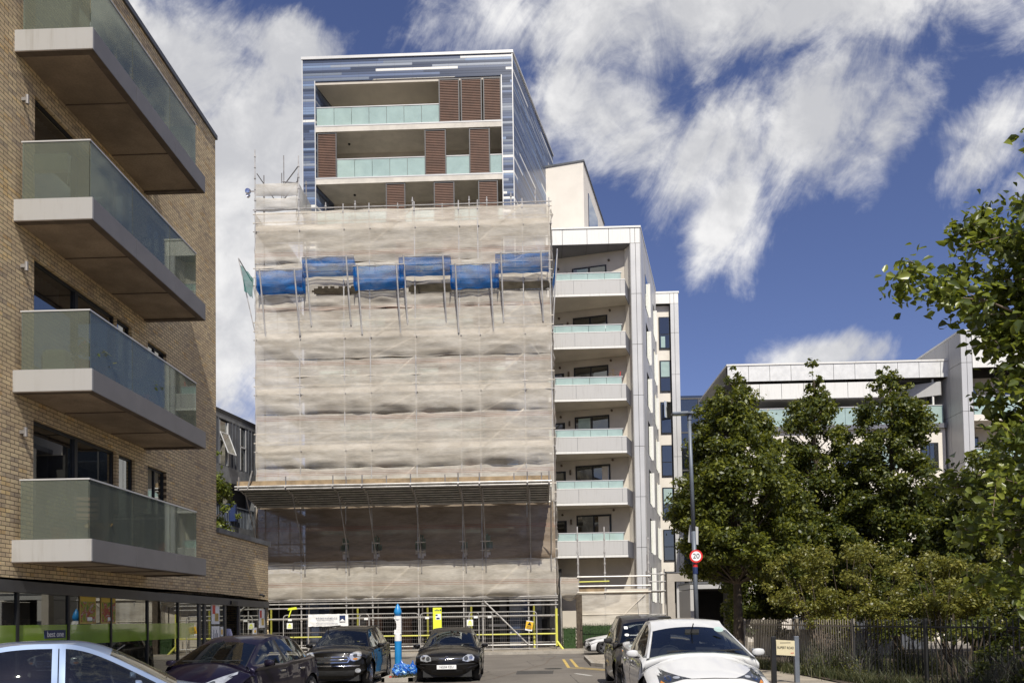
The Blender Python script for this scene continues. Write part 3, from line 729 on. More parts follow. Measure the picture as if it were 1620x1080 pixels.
for k in range(9):
    z0 = SLB[k]+.38; z1 = (SLB[k-1]-.03) if k else 32.6
    for x0, x1 in shut[k]: louvre(x0, x1, z0, z1, TY+.02, tw)
    xs_ = [TX0+.78] ; seg = []
    cur = TX0+.78
    for x0, x1 in sorted(shut[k])+[(TX1-.66, 99)]:
        if x0-cur > .2: seg.append((cur, x0))
        cur = x1
    for s0, s1 in seg:
        n = max(1, round((s1-s0)/1.0)); g = MB(); yy = TY+.10
        for i in range(n): g.box(s0+(s1-s0)*i/n+.01, s0+(s1-s0)*(i+1)/n-.01, yy+.004*(i % 2), yy+.012+.004*(i % 2), z0, z0+1.08)
        gb = g.build('balcony_glass', 'glass_pale', tw)
        r = MB(); r.box(s0, s1, yy-.02, yy+.035, z0+1.08, z0+1.13); r.build('balcony_rail', 'panel_silver', gb)
        d = MB(); d.box(s0+.3, min(s0+2.6, s1), TY+2.16, TY+2.195, z0, z0+2.15); d.build('balcony_door', 'glass_window', tw)
w = MB(); c = back(TX1, TY, 8.2); w.prism([(c[0]+.01, c[1]), (c[0]+.06, c[1]), (c[0]+.06+.3, c[1]+1.2), (c[0]+.01+.3, c[1]+1.2)], 27.2, 29.2); w.build('side_window', 'glass_window', tw)
# cream penthouse block behind
cp = empty('cream_penthouse', (0, 0, 0), 0, 'plain cream rendered block rising between the tiled tower and the white panelled block', 'building')
PX, PY = 3.70, 52.6; Lf = Vector((-.972, .236))
p0 = (PX+Lf.x*4, PY+Lf.y*4); p2 = back(PX, PY, 9); p3 = (p2[0]+Lf.x*4, p2[1]+Lf.y*4)
w = MB(); w.prism([p0, (PX, PY), p2, p3], 20, 31.85); w.build('wall', 'render_cream', cp)
w = MB(); w.prism([(p0[0], p0[1]-.06), (PX+.06, PY-.06), (p2[0]+.06, p2[1]), p3], 31.85, 31.97); w.build('roof_edge', 'zinc', cp)
w = MB(); q0, q1 = back(PX, PY, 1.7), back(PX, PY, 5.6); w.prism([(q0[0]+.005, q0[1]), (q0[0]+.05, q0[1]), (q1[0]+.05, q1[1]), (q1[0]+.005, q1[1])], 26.5, 30.6); w.build('window', 'glass_window', cp)

# ------------------------------------------------------------------ scaffolding
SX = [-14.70, -12.33, -9.93, -8.53, -6.10, -3.72, -2.70, -.31, 1.12]
SY0, SY1 = 42.5, 43.95
sc = empty('scaffolding', (0, 0, 0), 0, 'tall tube scaffold with boarded lifts and a sheeted crash deck, covering the lower tower front', 'scaffolding', None)
DECK = [4.95, 7.95, 10.86, 13.92, 16.90, 19.85, 22.80]
RT = .034
for i, x in enumerate(SX):
    top = {0: 27.3, 1: 26.9}.get(i, 24.2)
    b = MB(); b.tube((x, SY0, .10), (x, SY0, top), RT, 6)
    for z in ([23.9+.6*k for k in range(6)] if i < 2 else [23.7]):
        if z < top: b.tube((x, SY0, z), (x, SY0, z+.09), .06, 6)
    for z in (3.0, 4.4, 1.8, 2.6): b.tube((x, SY0, z), (x, SY0, z+.1), .06, 6)
    b.build('standard', 'galv', sc)
    b = MB(); b.tube((x, SY1, .10), (x, SY1, top-(.6 if i < 2 else 0)), RT, 6)
    if i < 2: [b.tube((x, SY1, z), (x, SY1, z+.09), .06, 6) for z in (24.6, 25.4, 26.1)]
    b.build('standard', 'galv_dull', sc)
for x, z in ((-10.9, 24.35), (-9.3, 24.4), (-7.0, 24.2), (-6.2, 24.5), (-4.6, 24.1), (-3.15, 24.45), (-2.2, 24.4), (-.9, 24.6), (.4, 24.7)):
    b = MB(); b.tube((x, SY0+.1, 22.9), (x, SY0+.1, z), .03, 6); b.tube((x, SY0+.1, z-.25), (x, SY0+.1, z-.17), .055, 6); b.build('guard_post', 'galv', sc)
for j, z in enumerate(DECK+[24.0]):
    for dz in (0, .47, .95) if z < 23.9 else (0,):
        b = MB(); b.tube((SX[0]-.12, SY0-.005, z+dz), (SX[-1]+.15, SY0-.005, z+dz), RT*.85, 6); b.build('ledger', 'galv' if dz == 0 else 'tube_beige', sc)
    if z > 23.9: continue
    b = MB(); b.tube((SX[0], SY1+.05, z), (SX[-1], SY1+.05, z), RT, 6); b.build('ledger', 'galv_dull', sc)
    b = MB()
    nb = 5
    for q in range(nb): 
        y = SY0+.06+q*(SY1-SY0-.1)/nb; x = SX[0]
        while x < SX[-1]-.1:
            x1 = min(x+3.9, SX[-1]); b.box(x+.005, x1-.005, y+.008, y+(SY1-SY0-.1)/nb-.008, z+.035, z+.075+.006*((q+int(x)) % 2)); x = x1
    b.build('deck_boards', 'timber_grey', sc)
    b = MB(); b.box(SX[0], SX[-1], SY0+.07, SY0+.105, z+.06, z+.36); b.build('toe_board', 'render_cream', sc)
    b = MB()
    for x in SX:
        b.tube((x+.06, SY0-.1, z-.01), (x+.06, SY1+.3, z-.01), RT*.9, 6)
    b.build('transoms', 'galv_dull', sc)
# return along the left flank and short one on the right
for z in DECK:
    b = MB(); b.box(SX[0]+.05, SX[0]+1.25, SY1+.1, 51.5, z+.04, z+.085); b.build('return_deck', 'timber_grey', sc)
    b = MB()
    for dz in (0, .5, .95): b.tube((SX[0], SY0, z+dz), (SX[0], 51.5, z+dz), RT, 6)
    b.tube((SX[0]+1.3, SY0, z), (SX[0]+1.3, 51.5, z), RT, 6)
    b.build('return_ledger', 'galv', sc)
b = MB()
for y in (46.2, 48.4, 50.6):
    for x in (SX[0], SX[0]+1.3): b.tube((x, y, .1), (x, y, 25.2-(y-46)*.1), RT, 6)
b.build('return_standards', 'galv', sc)
b = MB()
for z in (23.9, 24.6, 25.4, 26.0): b.tube((SX[1], SY0, z), (SX[0]+1.6, 44.6, z+.0), .03, 6)
b.tube((SX[1], SY0, 25.4), (SX[1]-1.3, SY1, 26.3), .03, 6); b.tube((SX[1]-1.25, SY1, 24.9), (SX[1]-1.25, SY1, 27.8), .03, 6); b.tube((SX[0]+1.0, SY1, 24.9), (SX[0]+1.0, SY1, 26.8), .03, 6)
b.tube((SX[0]+.1, SY0, 26.0), (SX[0]+.6, SY1, 25.3), .025, 6); b.tube((SX[1]-1.25, SY1, 26.1), (SX[1], SY0, 26.35), .03, 6); b.tube((SX[1]-1.25, SY1, 25.3), (SX[1], SY0, 25.6), .03, 6)
b.build('stair_tower_tubes', 'galv_dull', sc)
# braces
for j, (z0, z1) in enumerate(((3.0, 4.95), (10.9, 12.9), (13.92, 15.85), (16.9, 18.5), (19.85, 21.1), (22.0, 23.9), (8.0, 10.0), (12.8, 13.9), (15.85, 16.9))):
    for k in (3, 6):
        b = MB(); b.tube((SX[k]+.1, SY0+.04, z0), (SX[k+1]-.05, SY0+.04, z1), .04, 6); b.build('brace', 'tube_beige', sc)
b = MB(); b.tube((SX[6]+.05, SY0-.1, 2.75), (SX[7]-.05, SY0-.12, .45), .04, 6); b.build('brace', 'galv', sc)
# open base: rails, yellow sleeves and the raking feet
for k, (z, mt) in enumerate(((2.95, 'galv'), (2.72, 'galv'), (2.5, 'galv'), (1.95, 'galv'), (2.86, 'galv_dull'))):
    b = MB(); b.tube((SX[0]-.1, SY0-.06, z), (SX[-1]+.12, SY0-.06, z), RT*.95, 6); b.build('base_rail', mt, sc)
for z in (.98, .42):
    b = MB(); b.tube((SX[0], SY0-.09, z), (SX[-1]+.05, SY0-.09, z), .04, 8); b.build('yellow_rail', 'tube_yellow' if z > .9 else 'galv', sc)
b = MB(); b.tube((SX[-1]+.02, SY0-.1, .35), (SX[-1]+.02, SY0-.1, 2.3), .065, 8); b.tube((SX[-1]+.02, SY0-.1, .6), (SX[-1]+.35, SY0-.35, .14), .06, 8)
for k in (0, 2, 4, 5, 7): b.tube((SX[k]+.28, SY1, .15), (SX[k]+.28, SY1, 2.5), .055, 8)
b.build('yellow_sleeves', 'tube_yellow', sc)
b = MB()
for z in (2.9, 2.5, 1.9, 1.2, .5): b.tube((SX[0], SY1, z), (SX[-1], SY1, z), .03, 6)
for k in range(8): b.tube((SX[k], SY0, 2.85), (SX[k]+.02, SY1+.6, 2.85), .03, 6)
b.build('inner_rails', 'galv_dull', sc)
b = MB()
for x in SX: b.box(x-.12, x+.12, SY0-.12, SY0+.12, .13, .17)
b.build('sole_plates', 'timber', sc)
# crash deck (fan) sloping out over the pavement
fan = empty('crash_deck', (0, 0, 0)); fan.parent = sc
FO, ZO, FI, ZI = 39.6, 8.52, 42.3, 7.98
b = MB(); n = 9
for i in range(n):
    f0, f1 = i/n, (i+1)/n+.012
    y0, z0, y1, z1 = FO+(FI-FO)*f0, ZO+(ZI-ZO)*f0, FO+(FI-FO)*f1, ZO+(ZI-ZO)*f1
    b.quad((-14.6, y0, z0), (-14.6, y1, z1), (.85, y1, z1), (.85, y0, z0)); b.quad((-14.6, y0, z0-.045), (.85, y0, z0-.045), (.85, y1, z1-.045), (-14.6, y1, z1-.045))
    b.quad((-14.6, y0, z0-.045), (-14.6, y0, z0), (.85, y0, z0), (.85, y0, z0-.045)); b.quad((-14.6, y1, z1), (-14.6, y1, z1-.045), (.85, y1, z1-.045), (.85, y1, z1))
b.build('sheeting', 'steel_sheet', fan)
b = MB(); b.box(-14.65, .9, FO-.06, FO-.02, ZO+.06, ZO+.28); b.build('edge_board', 'timber', fan)
b = MB(); b.tube((-14.75, FO-.1, ZO), (.95, FO-.1, ZO), .045, 8); b.tube((-14.75, FO-.1, ZO-.14), (.95, FO-.1, ZO-.14), .03, 8); b.tube((-14.6, FI, ZI-.1), (.95, FI, ZI-.1), .045, 8); b.build('edge_tube', 'galv', fan)
for q in range(8):
    f_ = (q+.6)/8; b = MB(); b.tube((-14.6, FO+(FI-FO)*f_, ZO+(ZI-ZO)*f_-.085), (.85, FO+(FI-FO)*f_, ZO+(ZI-ZO)*f_-.085), .036, 6); b.build('joist', 'galv', fan)
for i, x in enumerate([-14.55, -12.2, -9.85, -8.4, -6.0, -3.65, -2.6, -.25, .82]):
    b = MB(); xo, xi = x-.06, x+.10
    b.tube((x, FO-.25, ZO-.06), (x, FI+.2, ZI-.12), .04, 6); b.tube((x, FO-.1, ZO-.2), (x, FO-.1, ZO+.48), .035, 6)
    for q in range(7): b.tube((x-.06, FO+.3+q*.35, ZO-.14-q*.068), (x+.06, FO+.3+q*.35, ZO-.14-q*.068), .055, 6)
    b.build('rafter', 'galv_dull', fan)
    b = MB(); b.tube((x+.1, FO+.5, ZO-.2), (x+.1, SY0-.05, 5.0), .032, 6); b.tube((x+.1, SY0-.12, 4.3), (x+.1, SY0-.12, 5.3), .03, 6); b.build('raker', 'galv_dull', fan)
b = MB(); b.tube((-14.1, FO-.12, ZO-.1), (-13.8, FO-.3, ZO+.75), .035, 6); b.build('loose_tube', 'galv', fan)
for i, x in enumerate((-9.2, -4.3, -.9, .45, -7.2)):
    b = MB(); b.tube((x, FO-.08, ZO-.1), (x, FO-.08, ZO+.42), .03, 6); b.build('edge_post', 'galv_dull', fan)
# building base seen through the open bottom bays
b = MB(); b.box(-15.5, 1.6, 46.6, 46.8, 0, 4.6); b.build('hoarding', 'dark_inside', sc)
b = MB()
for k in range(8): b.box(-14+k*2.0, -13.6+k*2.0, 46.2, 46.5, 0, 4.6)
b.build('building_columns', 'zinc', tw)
b = MB(); b.box(-9.6, -8.7, 45.9, 46.1, .12, 2.1); b.box(-7.9, -7.0, 45.9, 46.1, .12, 2.0); b.build('timber_doors', 'louvre', sc)
b = MB()
for x in (-3.0, -1.1, -.7): b.box(x, x+.05, 45.8, 45.85, .2, 2.8)
b.box(-2.6, -1.6, 45.8, 45.84, 1.35, 1.5); b.build('site_panels', 'panel_silver', sc)

# ------------------------------------------------------------------ sheeting on the scaffold
def netsheet(name, x0, x1, z0, z1, y, mat, label, seed, amp=.05, sag=.10, group=None, open_=None, cat='netting', ncol=.11, topsag=.05):
    """cloth laced to the tubes: pulled in at the standards, pleats near the hem"""
    nx, nz = max(8, int((x1-x0)/ncol)), max(5, int((z1-z0)/.10)); P = []
    for i in range(nx+1):
        x = x0+(x1-x0)*i/nx; r = []
        dn = min(abs(x-s) for s in SX); pull = min(1, dn/.7)
        for j in range(nz+1):
            t_ = j/nz; z = z0+(z1-z0)*t_
            a = noise.noise(Vector((x*.55, z*3.2, seed*3.1))); c2 = noise.noise(Vector((x*1.6+z*.9, z*5.5, seed+9.))); c3 = noise.noise(Vector((x*.25, z*.7, seed*1.7)))
            pleat = noise.noise(Vector((x*.3+z*.25, z*9., seed*2.)))*(max(0, .45-t_)/.45)**1.1
            belly = sin(pi*t_)*.10*pull
            hemA = max(0., .55+.8*noise.noise(Vector((x*.22, seed*5.3, 1.)))+.7*noise.noise(Vector((x*1.1, seed*2.3, 4.))))*(.35+.65*pull)*(.3 if seed in (7, 8) else (.9 if seed % 2 else .6))
            tt = (z-z0)/.62; lip = (1-math.exp(-tt*9))*math.exp(-tt*tt*1.6)*.12*hemA if tt > 0 else 0
            sag = (0 if seed in (7, 21, 22, 41, 42) else (.10 if seed in (6, 8, 2) else .26))*(.30+.70*pull)*(.75+.9*noise.noise(Vector((x*.3, seed*2.9, 7.))))
            f_ = t_/.13 if t_ < .13 else (1-t_)/.87
            lip += sag*max(0, f_)**(.7 if t_ < .13 else 1.15)
            yy = y - lip - belly*.6 + amp*(a*1.0+c2*.4)*(.35+.65*pull) + .13*pleat*pull + c3*.06
            dz = -topsag*1.6*pull*(t_ > .96)*max(0, .35+1.3*noise.noise(Vector((x*.7, seed*4., 2.)))) + (-.09*pull*(noise.noise(Vector((x*.6, seed, 0)))+.3) if t_ < .06 else 0)
            r.append((x, yy, z+dz))
        P.append(r)
    b = MB(); b.grid(P)
    if open_:
        keep = []
        for f in b.f:
            cx = sum(b.v[q][0] for q in f)/4; cz = sum(b.v[q][2] for q in f)/4
            if not any((((cx-ox)/ow)**2+((cz-oz)/oh)**2) < 1 for ox, oz, ow, oh in open_): keep.append(f)
        b.f = keep
    o = b.build(name, mat, smooth=True); return tag(o, label, cat, group)
bands = [(2.98, 4.98, 'lowest band of beige scaffold net, below the crash deck and above the open base'),
         (4.98, 7.95, 'shaded band of beige scaffold net with oval slits, directly under the crash deck'),
         (7.9, 10.0, 'band of beige scaffold net just above the crash deck'), (10.0, 12.86, 'second band of beige scaffold net above the crash deck'),
         (12.86, 15.85, 'third band of beige scaffold net above the crash deck, hem of puckers below'), (15.85, 18.5, 'fourth band of beige scaffold net above the crash deck, under the blue catch nets'),
         (18.5, 21.05, 'crumpled band of beige scaffold net behind the blue catch nets'), (21.05, 23.9, 'topmost full-width band of beige scaffold net, below the bare tiled storeys')]
for k, (z0, z1, lab) in enumerate(bands):
    op = None
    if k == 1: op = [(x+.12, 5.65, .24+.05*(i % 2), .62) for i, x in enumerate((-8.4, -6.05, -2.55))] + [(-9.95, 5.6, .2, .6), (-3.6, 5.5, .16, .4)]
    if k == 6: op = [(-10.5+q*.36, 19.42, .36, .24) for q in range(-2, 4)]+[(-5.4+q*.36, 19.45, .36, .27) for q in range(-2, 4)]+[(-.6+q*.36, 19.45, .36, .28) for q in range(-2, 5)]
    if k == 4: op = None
    netsheet('debris_net', SX[0]-.02, SX[-1]+.04, z0-.02, z1-.03, SY0+.0-(.02 if k % 2 else 0), 'net_painted_shade' if k == 1 else 'net', lab, k+1, group='beige net bands laced to the scaffold', open_=op, amp=.05 if k != 6 else .10)
netsheet('debris_net', SX[0]+.04, SX[1]-.05, 24.75, 25.42, SY0+.02, 'net_dense', 'small pale sheet at the top left of the scaffold stair bay', 21, amp=.02, topsag=.0, group='pale sheets on the stair bay')
netsheet('debris_net', SX[0]+.04, SX[1]-.05, 23.95, 24.70, SY0+.02, 'net_dense', 'crumpled pale sheet just under the top sheet of the stair bay', 22, amp=.09, topsag=.1, group='pale sheets on the stair bay')
def sidenet(x, y0, y1, z0, z1, mat, label, seed, amp=.06, group=None):
    P = []; ny = max(4, int(abs(y1-y0)/.25)); nz = int((z1-z0)/.25)
    for i in range(ny+1):
        P.append([(x+amp*noise.noise(Vector((i*.7, j*.5, seed))), y0+(y1-y0)*i/ny, z0+(z1-z0)*j/nz) for j in range(nz+1)])
    b = MB(); b.grid(P); return tag(b.build('debris_net', mat, smooth=True), label, 'netting', group)
sidenet(SX[0]-.06, SY0+.05, 51.4, 3, 23.8, 'net', 'beige net along the left flank of the scaffold', 31)
sidenet(SX[-1]+.12, SY0+.1, 44.6, 3, 23.8, 'net', 'narrow beige net hung down the right flank of the scaffold', 32, .16)
sidenet(SX[1]+.02, SY0+.05, 44.9, 23.95, 25.4, 'net_dense', 'small pale sheet on the right side of the scaffold stair bay', 33, .03)
# alarm lamp on the top left corner
b = MB(); b.lathe([(0, -.12), (.13, -.1), (.16, 0), (.13, .1), (0, .12)], (SX[0]-.35, SY0-.1, 24.98), 12, 'y'); b.lathe([(0, -.06), (.10, -.1), (.12, 0), (0, .1)], (SX[0]-.33, SY0-.12, 24.72), 12, 'y'); b.tube((SX[0]-.3, SY0-.08, 24.98), (SX[0], SY0-.08, 24.98), .03)
tag(b.build('site_lamp', 'chrome'), 'round metal lamp clamped to the top left corner of the scaffold', 'lamp')
# blue catch nets on raking poles
labs = ['lower blue catch net nearest the left end of the scaffold', 'higher blue catch net, second from the left', 'lower blue catch net, third from the left', 'higher blue catch net in the middle of the scaffold, fourth from the left',
        'lower blue catch net, second from the right end', 'higher blue catch net at the right end of the row']
spec = [(-14.40, -11.95, 20.40, 17.07), (-11.95, -9.2, 21.03, 17.55), (-9.25, -6.55, 20.5, 17.04), (-6.83, -4.1, 20.92, 17.52), (-4.13, -1.6, 20.42, 17.0), (-1.75, 1.04, 20.95, 17.5)]
for k, ((x0, x1, zt, zp), lab) in enumerate(zip(spec, labs)):
    r = empty('catch_net', ((x0+x1)/2, 42.4, zp), 0, lab, 'safety net', 'blue catch nets across the scaffold'); ox, oy, oz = r.location
    yo = 41.68; zt -= .08; zb = zt-1.05+(.25 if k % 2 else 0); P = []; nx = 26
    for i in range(nx+1):
        f = i/nx; x = x0+(x1-x0)*f; row = []
        for j in range(13):
            g = j/12; sg = sin(pi*f)
            z = zt-.02+(zb-zt)*g - .12*sg*sin(pi*g)-.05*noise.noise(Vector((x*2, g*3, k)))
            y = yo+(42.22-yo)*g**1.3 + .08*noise.noise(Vector((x*1.3, g*4, k+5))); row.append((x-ox, y-oy, z-oz))
        P.append(row)
    b = MB(); b.grid(P); b.build('blue_net', 'net_blue', r, smooth=True)
    b = MB()
    for xe in (x0, x1):
        b.quad((xe-ox, yo-oy, zt-oz), (xe-ox, yo-oy+.1, zt-1.0-oz), (xe-ox, -.02, zb-oz-.05), (xe-ox, -.02, zt-oz-.3))
    b.build('end_net', 'net_blue', r)
    b = MB(); b.tube((x0-ox, yo-oy, zt-oz), (x1-ox, yo-oy, zt-oz+.04), .03, 6); b.tube((x0-ox, yo-oy+.35, zt-.62-oz), (x1-ox, yo-oy+.35, zt-.62-oz), .02, 6); b.build('top_tube', 'galv', r)
    for q, xp in enumerate((x0+.22+.02*k, x1-.38)):
        b = MB(); b.tube((xp-ox+.05, 0, 0), (xp-ox-.02, yo-oy-.03, zt-oz+.06), .042, 8); b.tube((xp-ox+.05, -.02, .25), (xp-ox+.05, .12, -.12), .06, 6); b.build('raking_pole', 'galv', r)
for sgn, x, lab, mt in ((-1, SX[0], 'green end net sticking out at the left flank of the scaffold', 'net_green'), (1, SX[-1]+.1, 'blue end net hanging beside the right flank of the scaffold', 'net_blue')):
    r = empty('end_catch_net', (x, 42.6, 18.6), 0, lab, 'safety net')
    o_ = .85 if sgn < 0 else .3
    P = [[(sgn*(o_*(1-j/6)+.02), i*.5-.4, 2.7-1.7*j/6-.05*(i % 2)-.3*i*.3+.1*sin(i+j)) for j in range(7)] for i in range(5)]
    if sgn < 0: P = [[(x0_+(x1_-x0_)*i/6, -.35+.10*sin(i*1.3+j), z0_+(z1_-z0_)*i/6+.05*sin(i*2+j)) for i in range(7)] for j, (x0_, z0_, x1_, z1_) in enumerate([(-.74+.06*q, 2.32-.36*q, -.04, 1.6-.29*q) for q in range(5)])]
    b = MB(); b.grid(P); b.build('hanging_net', mt, r, smooth=True)
    b = MB(); b.tube((0, -.05, -1.5), (sgn*o_, -.3, 2.7), .035, 6); b.tube((0, 1.3, -1.5), (sgn*o_*.9, 1.5, 2.4), .035, 6); b.tube((sgn*o_, -.3, 2.7), (sgn*o_*.9, 1.5, 2.2), .03, 6); b.build('raking_pole', 'galv', r)

# ------------------------------------------------------------------ low scaffold on the right
ls = empty('low_scaffold', (0, 0, 0), 0, 'low netted scaffold platform in front of the white panelled block, right of the tall scaffold', 'scaffolding')
LY = 43.2
for i, x in enumerate((1.42, 2.35, 3.78, 6.1)):
    b = MB(); b.tube((x, LY, .1), (x, LY, (3.95, 6.65, 6.62, 6.0)[i]), RT, 6)
    for z in (3.1, 3.6, 4.1, 4.6, 5.2, 5.9): 
        if i in (1, 2, 3): b.tube((x, LY, z), (x, LY, z+.1), .06, 6)
    b.build('standard', 'galv', ls)
    if i: b = MB(); b.tube((x+.1, LY+1.2, .1), (x+.1, LY+1.2, 5.2), RT, 6); b.build('standard', 'galv_dull', ls)
for x, y in ((6.2, LY+.1), (6.95, LY+.1), (6.2, LY+1.6), (6.95, LY+1.6)):
    b = MB(); b.tube((x, y, .1), (x, y, 4.3), RT, 6); b.build('standard', 'galv_dull', ls)
b = MB()
for z in (4.05, 3.65, 3.15, 1.9): b.tube((6.1, LY+.05, z), (7.0, LY+.05, z), .03, 6); b.tube((6.95, LY+.1, z), (6.95, LY+1.6, z), .03, 6)
b.build('end_bay_rails', 'galv', ls)
b = MB(); b.box(6.15, 7.0, LY+.1, LY+1.5, 3.1, 3.15); b.box(6.2, 7.2, LY+.3, LY+1.5, 1.5, 1.56); b.box(6.2, 7.1, LY+.3, LY+1.5, 1.0, 1.05); b.build('boards', 'timber_grey', ls)
for z, mt in ((3.95, 'galv'), (3.45, 'galv'), (3.12, 'tube_beige')):
    b = MB(); b.tube((2.3, LY-.06, z), (6.2, LY-.06, z), .042, 8); b.build('ledger', mt, ls)
b = MB(); b.tube((2.4, LY-.12, 3.68), (4.0, LY-.12, 3.70), .035, 8); b.build('yellow_tube', 'tube_yellow', ls)
b = MB(); b.box(2.4, 3.8, LY, LY+.04, 3.16, 3.4); b.build('toe_board', 'timber', ls)
b = MB(); b.box(3.85, 6.1, LY, LY+.04, 3.1, 3.28); b.box(1.5, 6.1, LY+.05, LY+1.2, 3.02, 3.08); b.build('boards', 'render_beige', ls)
b = MB(); b.tube((5.9, LY-.08, 3.0), (4.2, LY-.08, 1.4), .025, 6); b.tube((2.4, LY-.08, 1.95), (6.05, LY-.08, 1.95), .028, 6); b.build('brace', 'tube_beige', ls)
netsheet('debris_net', 2.42, 6.08, 1.15, 3.05, LY+.02, 'net', 'beige net on the front of the low scaffold above the hedge', 41, amp=.03)
netsheet('debris_net', 1.42, 2.36, 2.95, 3.98, LY+.0, 'net', 'small baggy net between the tall scaffold and the low scaffold', 42, amp=.05)
b = MB(); P = []
for i in range(9):
    P.append([(1.42+i*.117, LY+.05+.3*j/5, 2.95-.28*sin(pi*j/5)*sin(pi*i/8)) for j in range(6)])
b.grid(P); tag(b.build('net_bag', 'net', smooth=True), 'sagging underside of net hanging above the narrow passage', 'netting')
for k, x in enumerate((1.42, 2.30)):
    b = MB(); P = [[(x+.05*noise.noise(Vector((i, j*.6, k))), LY-.15+i*.2, 2.9-j*.25) for j in range(9)] for i in range(4)]; b.grid(P)
    tag(b.build('net_strip', 'net', smooth=True), ['loose strip of net hanging on the left side of the narrow passage', 'loose strip of net hanging on the right side of the narrow passage'][k], 'netting')
# ------------------------------------------------------------------ white panelled block
wbk = empty('white_block', (0, 0, 0), 0, 'white and grey panelled apartment block with stacked glass-topped balconies, right of the scaffold', 'building')
CX0, CX1, WY, WZ = 5.97, 6.55, 47.0, 24.70
FB = [20.21, 17.17, 14.14, 11.13, 8.17, 5.18, 2.2]
def panels(b, x0, x1, y, z0, z1, cuts, t_=.03, gap=.012):
    """flat cladding panels on a plane facing -y, split at the given x positions"""
    c = [x0]+[q for q in cuts if x0 < q < x1]+[x1]
    for a, d in zip(c[:-1], c[1:]): b.box(a+gap, d-gap, y-t_, y, z0+gap, z1-gap)
def sidepanel(b, x, y, d0, d1, z0, z1, t_=.03, gap=.012):
    """panel on a wall running back along SD from (x, y)"""
    p, q = back(x, y, d0+gap), back(x, y, d1-gap); n = Vector((SD.y, -SD.x))*t_
    b.prism([(p[0], p[1]), (p[0]+n.x, p[1]+n.y), (q[0]+n.x, q[1]+n.y), (q[0], q[1])], z0+gap, z1-gap)
# solid volumes (dark joints show between the panels)
b = MB(); b.box(1.0, CX1-.02, WY+.03, 50.4, 23.72, WZ-.05); b.prism([(CX0+.01, WY+.03), (CX1-.03, WY+.03), back(CX1-.03, WY+.03, 9.8), back(CX0+.01, WY+.03, 9.8)], 0, 23.70)
b.build('core', 'joint', wbk)
b = MB(); panels(b, 1.0, CX1, WY+.03, 23.70, WZ-.08, (2.0, 3.45, 4.72, 5.97, 6.25)); b.build('roof_fascia', 'panel_white', wbk)
b = MB(); b.prism([(1.0, WY-.04), (CX1+.05, WY-.04), back(CX1+.05, WY-.04, 9.9), (back(CX1, WY, 9.9)[0]-6, back(CX1, WY, 9.9)[1]+1.4), (1.0, 52)], WZ-.075, WZ+.03); b.build('roof_edge', 'panel_white', wbk)
b = MB(); [b.box(a+.01, c-.01, WY+.04, 50.3, 23.685, 23.715) for a, c in ((1.0, 2.0), (2.0, 3.45), (3.45, 4.72), (4.72, 5.96))]; b.build('canopy_soffit', 'panel_dark', wbk)
zc = [23.70, 20.7, 17.7, 14.7, 11.7, 8.75, 5.8, 2.9, .1]
b = MB()
for z1, z0 in zip(zc[:-1], zc[1:]): panels(b, CX0, CX1, WY+.03, z0, z1, (CX0+.30,))
b.build('column_panels', 'panel_silver', wbk)
b = MB(); b.box(CX0-.022, CX0, WY+.03, WY+.28, 0, 23.68); b.build('column_return', 'panel_grey', wbk)
b = MB(); rng = random.Random(4); wz = []
b2 = MB()
for k, (z1, z0) in enumerate(zip([WZ-.08]+zc[1:-1], zc[1:])):
    for d0, d1 in ((.0, 1.5), (1.5, 3.1), (3.1, 5.0), (5.0, 6.7), (6.7, 8.3), (8.3, 9.8)):
        (b2 if (k+int(d0)) % 3 == 0 else b).v
        sidepanel(b2 if (k*2+int(d0)) % 3 == 0 else b, CX1, WY, d0, d1, z0, z1)
b.build('side_panels', 'panel_grey', wbk); b2.build('side_panels', 'panel_silver', wbk)
for k, z in enumerate(FB):
    for d0, d1 in ((2.2, 3.9), (7.2, 8.6)):
        b = MB(); sidepanel(b, CX1+.033, WY, d0, d1, z+.5, z+2.55, .02, 0); wn = b.build('side_window', 'glass_window', wbk)
        b = MB(); p, q = back(CX1+.05, WY, d1), back(CX1+.05, WY, d1+.02); n = Vector((SD.y, -SD.x))*.14
        b.prism([(p[0], p[1]), (p[0]+n.x, p[1]+n.y), (q[0]+n.x, q[1]+n.y), (q[0], q[1])], z+.45, z+2.6); b.build('window_fin', 'panel_white', wn)
